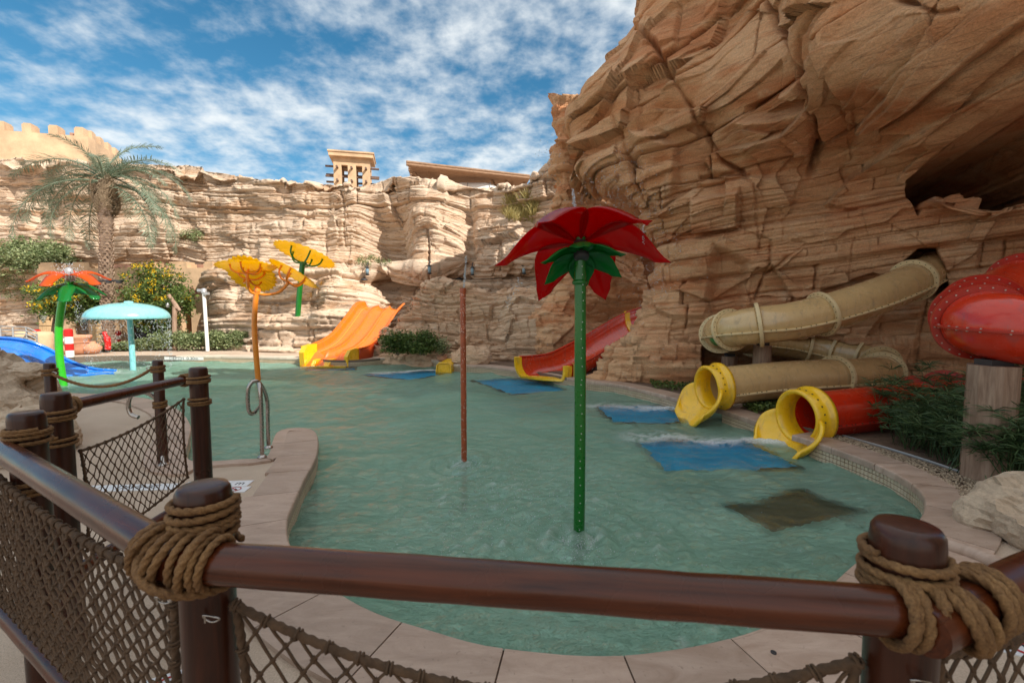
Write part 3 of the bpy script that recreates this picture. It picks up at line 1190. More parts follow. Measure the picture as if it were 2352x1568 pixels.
def coping():
    root = empty("coping")
    root['kind'] = 'structure'
    # cumulative length, stones about half a metre long
    pts = [Vector((*EDGE2[i], 0)) for i in range(NE)]
    d = [0.0]
    for i in range(1, NE + 1):
        d.append(d[-1] + (pts[i % NE] - pts[i - 1]).length)
    total = d[-1]
    # places where no coping stone runs: inner side of the narrow spit, slide mouths, the unseen far left
    T1, T2 = G(668 * K, 1005 * K), G(630 * K, 1062 * K)
    slides = [(G(786 * K, 843 * K), 1.15), (G(1285 * K, 878 * K), 0.55), (G(1642 * K, 948 * K), 0.38), (G(1826 * K, 1008 * K), 0.44), (G(1040 * K, 850 * K), 0.0)]
    s = 0.0
    while s < total - 0.2:
        L_ = 0.56
        e = min(s + L_, total)
        mid = (s + e) / 2
        k0 = int(np.searchsorted(d, mid)) % NE
        c = pts[k0]
        skip = c.x < -11.8
        for q, rr in slides:
            if (c - q).length < rr:
                skip = True
        if skip:
            s = e
            continue
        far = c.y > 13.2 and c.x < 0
        width = 0.42 if c.y < 4 else (0.36 if c.y < 13 else 0.5)
        if 4.7 < c.y < 6.3 and -3.4 < c.x < -2.0:
            width = 0.40
        innerside = (c.y > 4.7) and (c.y < 6.25) and (c.x < -2.6) and (c.x > -3.6) and OUTN[k0].x > 0.2
        if innerside:
            width = 0.13
        if (c - G(698 * K, 1004 * K)).length < 0.42:
            width = 0.12
        inner, outer = [], []
        for q in range(7):
            w = s + 0.004 + (e - s - 0.008) * q / 6
            k = min(max(int(np.searchsorted(d, w)) - 1, 0), NE - 1)
            f = (w - d[k]) / max(1e-6, d[k + 1] - d[k])
            a0, a1 = pts[k], pts[(k + 1) % NE]
            n0, n1 = OUTN[k], OUTN[(k + 1) % NE]
            p_ = a0.lerp(a1, f)
            n_ = n0.lerp(n1, f).normalized()
            inner.append(Vector((p_.x - n_.x * 0.012, p_.y - n_.y * 0.012)))
            outer.append(Vector((p_.x + n_.x * width, p_.y + n_.y * width)))
        V, F = [], []
        dz = (random.random() - 0.5) * 0.002
        prof = [(1.0, -0.078), (1.0, 0.0 + dz - 0.003), (0.975, dz), (0.03, dz), (0.012, dz - 0.006), (0.0, dz - 0.018), (0.0, -0.073), (0.05, -0.078)]
        for a, b in zip(inner, outer):
            for f, z in prof:
                q = a.lerp(b, f)
                V.append((q.x, q.y, z))
        m_ = len(prof)
        for q in range(6):
            for r in range(m_):
                r2 = (r + 1) % m_
                F.append((q * m_ + r, q * m_ + r2, (q + 1) * m_ + r2, (q + 1) * m_ + r))
        F.append(tuple(range(m_))[::-1])
        F.append(tuple(6 * m_ + r for r in range(m_)))
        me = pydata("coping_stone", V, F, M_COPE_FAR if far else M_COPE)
        o = link("coping_stone", me, root)
        s = e


coping()
tip = [G(x * K, y * K, 0) for x, y in ((652, 1017), (675, 1010), (700, 1007), (722, 1009), (734, 1016), (738, 1036), (730, 1068), (650, 1060), (645, 1040))]
mbt = MB()
nn_ = len(tip)
mbt.add([(p.x, p.y, -0.0045) for p in tip] + [(p.x, p.y, -0.05) for p in tip], [tuple(range(nn_))[::-1], tuple(range(nn_, 2 * nn_))] + [(i, (i + 1) % nn_, nn_ + (i + 1) % nn_, nn_ + i) for i in range(nn_)])
o_ = mbt.build("coping_stone", M_COPE, bpy.data.objects["coping"])


def pool_floor_mat():
    m_, nt, N, L, B = new_mat("pool plaster")
    v = ncoord(N, L)
    c = nramp(N, L, nnoise(N, L, v, 0.6, 5, 0.6), [(0.3, (0.52, 0.78, 0.62)), (0.7, (0.66, 0.90, 0.74))])
    L.new(c, B.inputs["Base Color"])
    B.inputs["Roughness"].default_value = 0.8
    return m_


fl = link("pool_floor", pydata("pool_floor", [(-18, 0, -0.80), (8, 0, -0.80), (8, 19, -0.80), (-18, 19, -0.80)], [(0, 1, 2, 3)], pool_floor_mat()))
fl['kind'] = 'structure'


def ragged(poly, amp, n=90, seed=0):
    rs = resample([Vector((*p, 0)) for p in poly] + [Vector((*poly[0], 0))], n + 1)[:-1]
    c = sum(rs, Vector()) / n
    out = []
    for i, p_ in enumerate(rs):
        d_ = (p_ - c).normalized()
        a = math.sin(i * 1.7 + seed) * 0.4 + math.sin(i * 0.63 + seed * 2) * 0.6 + (random.random() - 0.5) * 0.9
        out.append(p_ + d_ * amp * a)
    return out


MATS = []


def floor_patch(name, pix, col, z, amp, label=None):
    """painted landing area on the pool floor, seen through the water"""
    MATS.append(([(G(x * K, y * K, WATER_Z).x, G(x * K, y * K, WATER_Z).y) for x, y in pix], name))
    base = [G(x * K, y * K, z) for x, y in pix]
    pts = ragged([(b.x, b.y) for b in base], amp, 110, len(pix))
    me = pydata(name, [(q.x, q.y, z) for q in pts], [tuple(range(len(pts)))], plain(name + " paint", col, 0.7, var=0.2, vscale=3))
    o = link(name, me)
    o['kind'] = 'structure'
    return o


M_BLUE_MAT = (0.0, 0.50, 1.0)


def water():
    xs = np.arange(-15.5, 5.2, 0.045)
    ys = np.arange(1.6, 16.4, 0.045)
    X, Y = np.meshgrid(xs, ys)
    rs = np.random.default_rng(3)
    H = np.zeros_like(X)
    for k in range(26):
        th = math.radians(-70 + 60 * rs.standard_normal())
        lam = 0.22 * 1.16 ** (k % 13) * (0.8 + 0.5 * rs.random())
        kx, ky = math.cos(th) * 2 * math.pi / lam, math.sin(th) * 2 * math.pi / lam
        ph = rs.random() * 6.28
        wb = 0.5 * vn(X * 0.5 + k, Y * 0.5, X * 0, 400 + k)
        H += 0.011 * lam ** 0.9 * (1 - np.abs(np.sin(0.5 * (kx * X + ky * Y) + ph + wb * 3)) * 1.6) * 0.34
    H += 0.010 * fbm(X * 1.7, Y * 1.7, X * 0, 4, 460)
    H *= 0.75 + 0.5 * smooth(-0.4, 0.5, fbm(X * 0.35, Y * 0.35, X * 0, 2, 470))
    foam = np.zeros_like(X)
    # rings where spray falls and round the poles
    for q, amp, rad in ((G(1355 * K, 1262 * K, WATER_Z), 0.02, 0.5), (G(1087 * K, 1085 * K, WATER_Z), 0.016, 0.45)):
        r = np.hypot(X - q.x, Y - q.y)
        H += amp * np.exp(-r / rad) * np.sin(r * 34)
        foam += 0.55 * np.exp(-(r / (rad * 0.34)) ** 2) * smooth(0.1, 0.5, fbm(X * 16, Y * 16, X * 0, 3, 480))
    spl = fbm(X * 14, Y * 14, X * 0, 3, 481)
    for (x_, y_, r0, a) in ((1080, 1150, 0.55, 0.5), (1120, 1250, 0.6, 0.5), (1250, 1130, 1.0, 0.35), (1500, 1290, 0.6, 0.4), (1180, 1330, 0.5, 0.4), (1400, 1180, 0.9, 0.25), (1600, 1480, 0.35, 0.4), (310, 950, 1.0, 0.4)):
        q = G(x_ * K, y_ * K, WATER_Z)
        r = np.hypot(X - q.x, Y - q.y)
        w_ = np.exp(-(r / r0) ** 2)
        H += 0.009 * w_ * spl
        foam += 0.45 * a * w_ * smooth(0.36, 0.66, spl)
    # run-out of each slide: a tongue of churned water
    fo = fbm(X * 7, Y * 7, X * 0, 4, 490) * 0.6 + fbm(X * 22, Y * 22, X * 0, 3, 491) * 0.6
    for a_, b_, w0, w1, st in FOAM_RUNS:
        A, B_ = G(a_[0] * K, a_[1] * K, WATER_Z), G(b_[0] * K, b_[1] * K, WATER_Z)
        dx, dy = B_.x - A.x, B_.y - A.y
        LL = math.hypot(dx, dy)
        t = ((X - A.x) * dx + (Y - A.y) * dy) / LL ** 2
        tt = np.clip(t, 0, 1)
        r = np.hypot(X - A.x - tt * dx, Y - A.y - tt * dy)
        w_ = np.exp(-(r / (w0 + (w1 - w0) * tt)) ** 2) * (1 - 0.55 * tt)
        H += (0.010 + 0.022 * fo) * w_ * st
        foam += st * w_ * smooth(-0.25, 0.22, fo + 0.35 * w_)
    foam = np.clip(foam, 0, 1)
    # clear shallow water over the mats
    shallow = np.zeros_like(X)
    wx, wy = X + 0.05 * vn(X * 2.2, Y * 4, X * 0, 601) + 0.04 * vn(X * 9, Y * 12, X * 0, 603), Y + 0.05 * vn(X * 2.2, Y * 4, X * 0, 602)
    for poly, nm in MATS:
        d_ = seg_dist(wx, wy, poly + [poly[0]])
        sd = np.where(in_poly(wx, wy, poly), d_, -d_)
        shallow = np.maximum(shallow, smooth(-0.13, 0.03, sd))
    near = in_poly(X, Y, [tuple(off(i, 0.03)) for i in range(0, NE, 2)])
    Z = WATER_Z + H * 2.1
    nr, nc = X.shape
    q = grid_quads(nr, nc)
    ok = near.ravel()
    q = q[(ok[q].sum(1) >= 3)]
    used = np.unique(q)
    remap = np.full(nr * nc, -1)
    remap[used] = np.arange(len(used))
    V = np.stack([X.ravel(), Y.ravel(), Z.ravel()], -1)[used]
    m_, nt, N, L, B = new_mat("pool water")
    N.remove(B)
    out = N["Material Output"]
    v = ncoord(N, L)
    rip = nnoise(N, L, ncoord(N, L, (1.0, 1.8, 1)), 8.0, 5, 0.62, 0.7)
    rip2 = nnoise(N, L, ncoord(N, L, (1.0, 1.5, 1), rot=(0, 0, 0.5)), 30.0, 4, 0.6, 0.5)
    bp = N.new("ShaderNodeBump")
    bp.inputs["Strength"].default_value = 1.0
    bp.inputs["Distance"].default_value = 0.11
    L.new(rip, bp.inputs["Height"])
    bp2 = N.new("ShaderNodeBump")
    bp2.inputs["Strength"].default_value = 1.0
    bp2.inputs["Distance"].default_value = 0.022
    L.new(rip2, bp2.inputs["Height"])
    L.new(bp.outputs[0], bp2.inputs["Normal"])
    tr = N.new("ShaderNodeBsdfTransparent")
    tr.inputs[0].default_value = (0.80, 0.95, 0.88, 1)
    milk = N.new("ShaderNodeBsdfDiffuse")
    tone = nnoise(N, L, v, 0.55, 4, 0.6, 0.3)
    mc = nramp(N, L, tone, [(0.35, (0.38, 0.66, 0.50)), (0.6, (0.48, 0.78, 0.62))])
    L.new(mc, milk.inputs[0])
    L.new(bp2.outputs[0], milk.inputs["Normal"])
    body = N.new("ShaderNodeMixShader")
    sh = N.new("ShaderNodeAttribute")
    sh.attribute_name = "shallow"
    L.new(nmap(N, L, sh.outputs["Fac"], 0, 1, 0.50, 0.03), body.inputs[0])
    tcol = nmix(N, L, sh.outputs["Fac"], (0.80, 0.95, 0.88), (1.0, 1.0, 1.0))
    L.new(tcol, tr.inputs[0])
    L.new(tr.outputs[0], body.inputs[1])
    L.new(milk.outputs[0], body.inputs[2])
    gl = N.new("ShaderNodeBsdfGlossy")
    gl.inputs["Roughness"].default_value = 0.025
    L.new(bp2.outputs[0], gl.inputs["Normal"])
    fr = N.new("ShaderNodeFresnel")
    fr.inputs[0].default_value = 1.33
    L.new(bp2.outputs[0], fr.inputs["Normal"])
    mx = N.new("ShaderNodeMixShader")
    L.new(fr.outputs[0], mx.inputs[0])
    L.new(body.outputs[0], mx.inputs[1])
    L.new(gl.outputs[0], mx.inputs[2])
    at = N.new("ShaderNodeAttribute")
    at.attribute_name = "foam"
    fd = N.new("ShaderNodeBsdfDiffuse")
    fd.inputs[0].default_value = (0.92, 0.96, 0.98, 1)
    fin = nnoise(N, L, v, 60, 4, 0.7)
    fm = nmath(N, L, 'MULTIPLY', at.outputs["Fac"], nmap(N, L, fin, 0.40, 0.62, 0.35, 1.0))
    mx2 = N.new("ShaderNodeMixShader")
    L.new(fm, mx2.inputs[0])
    L.new(mx.outputs[0], mx2.inputs[1])
    L.new(fd.outputs[0], mx2.inputs[2])
    L.new(mx2.outputs[0], out.inputs["Surface"])
    me = np_mesh("water", V, remap[q], m_, True)
    a = me.attributes.new("foam", 'FLOAT', 'POINT')
    a.data.foreach_set("value", foam.ravel()[used].astype(np.float32))
    a = me.attributes.new("shallow", 'FLOAT', 'POINT')
    a.data.foreach_set("value", shallow.ravel()[used].astype(np.float32))
    o = link("water", me)
    o['kind'] = 'structure'
    return o


# churned water at the mouths: (from, to in photograph pixels), widths, strength
FOAM_RUNS = [((1640, 958), (1405, 952), 0.16, 0.30, 1.0), ((1830, 1038), (1500, 1024), 0.16, 0.26, 1.0), ((1040, 866), (880, 876), 0.10, 0.22, 1.0), ((1300, 888), (1130, 888), 0.05, 0.1, 0.15),
             ((760, 856), (700, 862), 0.15, 0.25, 0.5), ((185, 868), (285, 872), 0.2, 0.3, 0.5)]
floor_patch("landing_mat", [(1400, 952), (1600, 948), (1650, 975), (1560, 992), (1440, 988)], M_BLUE_MAT, -0.27, 0.04)
floor_patch("landing_mat", [(1500, 1035), (1740, 1030), (1870, 1092), (1760, 1100), (1560, 1102)], M_BLUE_MAT, -0.27, 0.04)
floor_patch("landing_mat", [(1110, 890), (1250, 884), (1325, 914), (1200, 924)], M_BLUE_MAT, -0.27, 0.04)
floor_patch("landing_mat", [(850, 878), (1020, 868), (1060, 872), (960, 890)], M_BLUE_MAT, -0.27, 0.04)
floor_patch("landing_mat", [(700, 856), (840, 852), (830, 866), (720, 868)], (0.05, 0.35, 0.62), -0.27, 0.05)
floor_patch("drain_grate", [(1700, 1185), (1880, 1150), (2010, 1200), (1810, 1246)], (0.13, 0.115, 0.05), -0.30, 0.02)
water()

# unseen rock mass added sunward of the viewpoint to shade the near pool


def sun_blocker():
    rng = np.random.default_rng(2)
    pts = [(27, 6), (22.0, 1.5), (15.4, -5.4), (9.0, -11.9), (16, -21), (26, -22), (34, -4)]
    H_ = 25.0
    V, F = [], []
    ring = resample([Vector((*p, 0)) for p in pts] + [Vector((*pts[0], 0))], 121)[:-1]
    nz = 30
    for k in range(nz + 1):
        z = -0.3 + (H_ + 0.3) * k / nz
        for i, p_ in enumerate(ring):
            c = Vector((21, -9, 0))
            d_ = (p_ - c).normalized()
            a = float(vn(np.array(p_.x * 0.2), np.array(p_.y * 0.2), np.array(z * 0.25), 5)) * 0.9 + (random.random() - 0.5) * 0.3
            q = p_ + d_ * a
            V.append((q.x, q.y, z + (random.random() - 0.5) * 0.2))
    n = len(ring)
    for k in range(nz):
        for i in range(n):
            j = (i + 1) % n
            F.append((k * n + i, k * n + j, (k + 1) * n + j, (k + 1) * n + i))
    F.append(tuple(nz * n + i for i in range(n)))
    o = link("cliff", pydata("cliff", V, F, M_PALE))  # added sun blocker, sharing its name with the far cliff
    o['kind'] = 'structure'


sun_blocker()

# ================================================================== MATERIALS FOR THINGS
M_WOOD = None


def wood_mat(name, a, b, gloss=0.32, coat=0.5, scale=(1, 1, 0.08), fs=34):
    m_, nt, N, L, B = new_mat(name)
    v = ncoord(N, L, scale)
    n = nnoise(N, L, v, fs, 6, 0.62, 0.7)
    n2 = nnoise(N, L, ncoord(N, L), 3.0, 4, 0.6)
    f = nmath(N, L, 'ADD', nmath(N, L, 'MULTIPLY', n, 0.7), nmath(N, L, 'MULTIPLY', n2, 0.3))
    c = nramp(N, L, f, [(0.36, a), (0.62, b)])
    L.new(c, B.inputs["Base Color"])
    L.new(nmap(N, L, n2, 0.3, 0.7, gloss - 0.07, gloss + 0.16), B.inputs["Roughness"])
    B.inputs["Coat Weight"].default_value = coat
    B.inputs["Coat Roughness"].default_value = 0.10
    B.inputs["Specular IOR Level"].default_value = 0.35
    nbump(N, L, n, 1.0, 0.0012, B)
    return m_


M_POST = wood_mat("stained post wood", (0.020, 0.005, 0.002), (0.060, 0.015, 0.006), 0.26, 0.15)
M_RAIL = wood_mat("stained rail wood", (0.030, 0.006, 0.002), (0.105, 0.023, 0.006), 0.22, 0.15, (0.06, 1, 1), 40)
M_LOG = wood_mat("weathered log", (0.20, 0.12, 0.08), (0.40, 0.27, 0.19), 0.7, 0.0, (1, 1, 0.10), 20)
M_THATCH = wood_mat("weathered poles", (0.20, 0.115, 0.065), (0.34, 0.21, 0.13), 0.8, 0.0, (0.1, 1, 1), 20)
M_BEAM = wood_mat("dark beam wood", (0.10, 0.06, 0.045), (0.20, 0.13, 0.10), 0.8, 0.0)


def rope_mat():
    m_, nt, N, L, B = new_mat("manila rope")
    v = ncoord(N, L)
    n = nnoise(N, L, v, 240, 4, 0.7)
    n2 = nnoise(N, L, v, 14, 3, 0.6)
    f = nmath(N, L, 'ADD', nmath(N, L, 'MULTIPLY', n, 0.6), nmath(N, L, 'MULTIPLY', n2, 0.4))
    L.new(nramp(N, L, f, [(0.34, (0.075, 0.032, 0.010)), (0.55, (0.21, 0.105, 0.036)), (0.72, (0.34, 0.20, 0.080))]), B.inputs["Base Color"])
    B.inputs["Roughness"].default_value = 0.85
    nbump(N, L, n, 1.0, 0.0012, B)
    return m_


M_ROPE = rope_mat()
M_NET = plain("net cord", (0.095, 0.052, 0.026), 0.85, var=0.35, vscale=30, bump=0.001, bscale=300)
M_STEEL = plain("brushed steel", (0.42, 0.38, 0.35), 0.22, metal=1.0, var=0.1, vscale=20)
M_YEL = plain("yellow fibreglass", (0.90, 0.52, 0.012), 0.28, coat=0.4, var=0.06, vscale=5)
M_ORANGE = plain("orange fibreglass", (0.80, 0.15, 0.008), 0.25, coat=0.4, var=0.07, vscale=3)
M_RED = plain("red fibreglass", (0.56, 0.026, 0.006), 0.2, coat=0.35, var=0.12, vscale=2.5)
M_BEIGE = plain("beige fibreglass", (0.58, 0.39, 0.18), 0.22, coat=0.5, var=0.08, vscale=2.5)
M_BEIGE_E = plain("beige flange", (0.66, 0.51, 0.28), 0.4, var=0.1, vscale=6)
M_RED_E = plain("red flange", (0.40, 0.022, 0.010), 0.3, coat=0.3)
M_BOLT = plain("dark bolt", (0.10, 0.08, 0.06), 0.5, metal=0.6)
M_BOLT_P = plain("pale bolt", (0.55, 0.50, 0.45), 0.4, metal=0.7)
M_BLUE = plain("blue fibreglass", (0.008, 0.17, 0.62), 0.22, coat=0.6, var=0.2, vscale=3)
M_TEAL = plain("teal paint", (0.24, 0.60, 0.62), 0.25, coat=0.5, var=0.06, vscale=4)
M_GREENP = plain("green pole paint", (0.006, 0.14, 0.014), 0.3, coat=0.3, var=0.12, vscale=5)
M_GREENL = plain("bright green pole paint", (0.03, 0.42, 0.02), 0.28, coat=0.5, var=0.12, vscale=4)
M_ORP = plain("orange pole paint", (0.80, 0.25, 0.02), 0.3, coat=0.4, var=0.08, vscale=5)
M_RUST = plain("red brown pole paint", (0.34, 0.070, 0.020), 0.4, coat=0.2, var=0.3, vscale=20)
M_WHITE = plain("white paint", (0.78, 0.77, 0.74), 0.45, var=0.04)
M_REDP = plain("red paint", (0.60, 0.015, 0.012), 0.4)
M_TERRA = plain("terracotta", (0.55, 0.27, 0.16), 0.8, var=0.18, vscale=6, bump=0.004)
M_DARK = plain("dark metal", (0.05, 0.05, 0.055), 0.45, metal=0.4)
M_GREY = plain("grey metal", (0.42, 0.42, 0.42), 0.4, metal=0.4)


def petal_mat(name, col, see=0.35):
    m_, nt, N, L, B = new_mat(name)
    out = N["Material Output"]
    B.inputs["Base Color"].default_value = (*col, 1)
    B.inputs["Roughness"].default_value = 0.16
    B.inputs["Coat Weight"].default_value = 0.4
    n = nnoise(N, L, ncoord(N, L), 5, 4, 0.6)
    L.new(nmix(N, L, n, tuple(c * 0.8 for c in col), tuple(min(1, c * 1.15) for c in col)), B.inputs["Base Color"])
    tl = N.new("ShaderNodeBsdfTranslucent")
    tl.inputs[0].default_value = (*[min(1, c * 1.2) for c in col], 1)
    tr = N.new("ShaderNodeBsdfTransparent")
    tr.inputs[0].default_value = (*[min(1, c ** 0.8) for c in col], 1)
    m1 = N.new("ShaderNodeMixShader")
    m1.inputs[0].default_value = 0.5
    L.new(B.outputs[0], m1.inputs[1])
    L.new(tl.outputs[0], m1.inputs[2])
    m2 = N.new("ShaderNodeMixShader")
    m2.inputs[0].default_value = see
    L.new(m1.outputs[0], m2.inputs[1])
    L.new(tr.outputs[0], m2.inputs[2])
    L.new(m2.outputs[0], out.inputs["Surface"])
    return m_


M_PET_R = petal_mat("red petal acrylic", (0.60, 0.004, 0.007), 0.36)
M_PET_O = petal_mat("orange petal acrylic", (0.80, 0.16, 0.01), 0.25)
M_PET_G = petal_mat("green leaf acrylic", (0.012, 0.30, 0.055), 0.15)
M_PET_Y = petal_mat("yellow disc acrylic", (0.88, 0.60, 0.01), 0.38)


def blade(mb_mat, name, parent, L_, W, arch, droop, mat, tip=1.0, ns=14, nw=5, curl=0.25, thick=0.006, blunt=False):
    """a petal: grid bent along its length, real thickness"""
    V, F = [], []
    for k in range(ns + 1):
        s = k / ns
        if blunt:
            w = W * (math.sin(math.pi * min(1, 0.08 + s * 0.92) ** 0.9) ** 0.55 if s < 1 else 0)
            if s > 0.85:
                w = W * math.sqrt(max(0, 1 - ((s - 0.78) / 0.22) ** 2)) * 0.9 if s > 0.78 else w
            w = max(w, W * 0.12 * (1 - s))
        else:
            w = W * (math.sin(math.pi * s ** 0.92) ** 1.05 if 0 < s < 1 else 0.0) * (1 - 0.40 * s ** 3) * 1.08 + 0.012 * (1 - s)
            if s > 0.8:
                w += 0.012 * (1 - s) / 0.2
        x = L_ * s
        z = arch * math.sin(math.pi * min(1, s * 1.15)) - droop * s ** 2.2
        for j in range(nw + 1):
            q = -1 + 2 * j / nw
            V.append((x, w * q, z - curl * w * q * q))
    n = nw + 1
    for k in range(ns):
        for j in range(nw):
            F.append((k * n + j, k * n + j + 1, (k + 1) * n + j + 1, (k + 1) * n + j))
    me = pydata(name, V, F, mat, True)
    return me


def solid(o, t, off_=0.0):
    md = o.modifiers.new("thickness", 'SOLIDIFY')
    md.thickness = t
    md.offset = off_
    return o


def bolts_ring(mb, c, a, b, t, rad, n, size, mi, off_=0.0):
    for k in range(n):
        w = 2 * math.pi * (k + 0.5) / n
        q = c + (a * math.cos(w) + b * math.sin(w)) * rad + t * off_
        M_ = Matrix((a, b, t)).transposed()
        mb.box(q, (size, size, size), M_, mi)


# ------------------------------------------------------------------ RED FLOWER
def red_flower():
    base = G(1329, 1226, WATER_Z)
    top = Vector((base.x - 0.012, base.y, 2.11))
    root = empty("water_flower", (base.x, base.y, WATER_Z), 0, "big water flower with six pointed red petals on a dark green pole", "water flower")
    inv = Vector((base.x, base.y, WATER_Z))
    mb = MB()
    path = crom([Vector((0, 0, -0.6)), Vector((0.004, 0, 0.4)), Vector((0.0, 0, 1.2)), top - inv + Vector((0, 0, 0.06))], 10)
    mb.tube(path, 0.045, 20)
    mb.build("pole", M_GREENP, root)
    nz = MB()
    for k in range(30):
        z = 0.05 + k * 0.072
        nz.lathe([(0, 0.003), (0.003, 0.002), (0.004, 0.0)], 6, (random.uniform(-0.004, 0.010), -0.046, z + random.uniform(-0.02, 0.02)), rot=Matrix.Rotation(math.radians(90), 3, 'X'))
    nz.build("spray_nozzle", M_WHITE, root)['kind'] = 'stuff'
    T = Matrix.Translation(top - inv) @ Matrix.Rotation(math.radians(-24), 4, 'X') @ Matrix.Rotation(math.radians(-2), 4, 'Y')
    pm = blade(None, "petal", None, 0.645, 0.182, 0.14, 0.19, M_PET_R, ns=20, nw=8, curl=0.30)
    sm = blade(None, "sepal", None, 0.37, 0.095, 0.045, 0.07, M_PET_G, ns=12, nw=4, curl=0.35)
    for k in range(6):
        o = link("petal", pm, root)
        o.matrix_local = T @ Matrix.Rotation(math.radians(60 * k + (4 if k % 2 else -3)), 4, 'Z') @ Matrix.Rotation(math.radians(random.uniform(-3, 3)), 4, 'Y') @ Matrix.Translation((0.02, 0, 0.0))
        solid(o, 0.006)
    for k in range(6):
        o = link("sepal", sm, root)
        o.matrix_local = T @ Matrix.Rotation(math.radians(60 * k + 22), 4, 'Z') @ Matrix.Rotation(math.radians(12), 4, 'Y') @ Matrix.Translation((0.02, 0, -0.09))
        solid(o, 0.005)
    h = MB()
    h.lathe([(0, 0.07), (0.035, 0.06), (0.05, 0.02), (0.055, -0.06), (0.06, -0.12), (0.05, -0.14), (0, -0.14)], 20)
    o = h.build("hub", M_DARK, root)
    o.matrix_local = T
    h = MB()
    h.lathe([(0.046, 0), (0.058, 0.01), (0.058, 0.03), (0.046, 0.04)], 20, top - inv + Vector((0, 0, -0.32)))
    h.build("collar", M_GREENP, root)


red_flower()


# ------------------------------------------------------------------ ORANGE AND GREEN FLOWER
def orange_flower():
    base = G(146, 884, WATER_Z)
    Yb = base.y
    root = empty("water_flower", base, 0, "small water flower with orange petals over green leaves on a leaning lime green pole", "water flower")
    hub = P(161, 645, Yb)
    pts = [base + Vector((0, 0, -0.5)), base, P(137, 820, Yb), P(135, 760, Yb), P(142, 700, Yb), P(152, 665, Yb), hub]
    mb = MB()
    mb.tube([p - base for p in crom(pts, 8)], 0.075, 18)
    mb.build("pole", M_GREENL, root)
    T = Matrix.Translation(hub - base + Vector((0, 0, 0.10))) @ Matrix.Rotation(math.radians(10), 4, 'X') @ Matrix.Rotation(math.radians(4), 4, 'Y')
    pm = blade(None, "petal", None, 0.74, 0.155, 0.09, 0.17, M_PET_O, blunt=True, curl=0.3)
    sm = blade(None, "leaf", None, 0.66, 0.15, 0.04, 0.22, M_PET_G, blunt=True, curl=0.3)
    for k in range(5):
        o = link("petal", pm, root)
        o.matrix_local = T @ Matrix.Rotation(math.radians(-90 + 72 * k + 8), 4, 'Z') @ Matrix.Translation((0.05, 0, 0.05))
        solid(o, 0.012)
    for k in range(6):
        o = link("leaf", sm, root)
        o.matrix_local = T @ Matrix.Rotation(math.radians(-62 + 60 * k), 4, 'Z') @ Matrix.Rotation(math.radians(10), 4, 'Y') @ Matrix.Translation((0.05, 0, -0.16))
        solid(o, 0.012)
    h = MB()
    h.lathe([(0, 0.22), (0.05, 0.2), (0.08, 0.12), (0.09, -0.1), (0, -0.12)], 14)
    o = h.build("spray_nozzle", M_GREY, root)
    o.matrix_local = T


orange_flower()


# ------------------------------------------------------------------ TEAL MUSHROOM
def mushroom():
    base = G(306, 850, WATER_Z)
    root = empty("water_mushroom", base, 0, "teal water mushroom, domed cap dripping water over a straight pole", "water mushroom")
    f = base.y / FOC
    z0 = P(301, 731, base.y).z - base.z
    R = 79 * f
    mb = MB()
    prof = [(0, 0.50)]
    hh = 36 * f
    for k in range(1, 15):
        a = k / 14 * math.pi / 2
        prof.append((R * math.sin(a), z0 + hh * (math.cos(a) ** 0.9)))
    prof[0] = (0, z0 + hh)
    prof += [(R * 0.985, z0 - 0.015), (R * 0.95, z0 + 0.0), (R * 0.6, z0 + 0.10), (0, z0 + 0.14)]
    mb.lathe(prof, 48)
    mb.build("cap", M_TEAL, root, (-0.055, 0, 0))
    mb = MB()
    mb.tube([(0, 0, -0.6), (0, 0, 0.8), (-0.02, 0, z0 + 0.12)], 0.075, 18)
    mb.build("pole", M_TEAL, root)
    mb = MB()
    mb.lathe([(0, 0.05), (0.10, 0.04), (0.12, 0.0)], 16, (-0.02, 0, z0 + hh))
    mb.build("top_nozzle", M_TEAL, root)


mushroom()


# ------------------------------------------------------------------ YELLOW DISC FLOWERS
def disc_mesh(R, teeth=26):
    V, F = [(0, 0, 0.0)], []
    n = teeth * 4
    rings = [0.12, 0.3, 0.5, 0.7, 0.86, 1.0]
    for r in rings:
        for k in range(n):
            w = 2 * math.pi * k / n
            rr = R * r
            if r > 0.8:
                rr *= 1 + (0.05 if r == 1.0 else 0.02) * math.cos(w * teeth)
            z = -0.10 * R * r * r + 0.012 * R * math.sin(w * teeth) * r
            V.append((rr * math.cos(w), rr * math.sin(w), z))
    for k in range(n):
        F.append((0, 1 + k, 1 + (k + 1) % n))
    for q in range(len(rings) - 1):
        a, b = 1 + q * n, 1 + (q + 1) * n
        for k in range(n):
            k2 = (k + 1) % n
            F.append((a + k, b + k, b + k2, a + k2))
    return pydata("disc", V, F, M_PET_Y, True)


def disc_head(root, base, hub, nrm, R, pole_mat, dist, arm_r, n_arm=5, ph=0.3):
    """disc carried on curved arms from the hub"""
    nrm = Vector(nrm).normalized()
    a = nrm.orthogonal().normalized()
    b = nrm.cross(a)
    c = hub + nrm * dist
    o = link("disc", disc_mesh(R), root)
    M_ = Matrix((a, b, nrm)).transposed().to_4x4()
    M_.translation = c - base
    o.matrix_local = M_
    solid(o, 0.012)
    for k in range(n_arm):
        w = 2 * math.pi * k / n_arm + ph
        d = a * math.cos(w) + b * math.sin(w)
        end = c + d * R * 0.55 - nrm * 0.03 * R
        pts = crom([hub, hub + d * R * 0.30 - nrm * dist * 0.02, hub + d * R * 0.50 + nrm * dist * 0.38, end], 6)
        mb = MB()
        mb.tube([p - base for p in pts], arm_r, 8)
        mb.lathe([(0, 0.02), (arm_r * 1.8, 0.015), (arm_r * 1.8, 0)], 8, end - base)
        mb.build("arm", pole_mat, root)


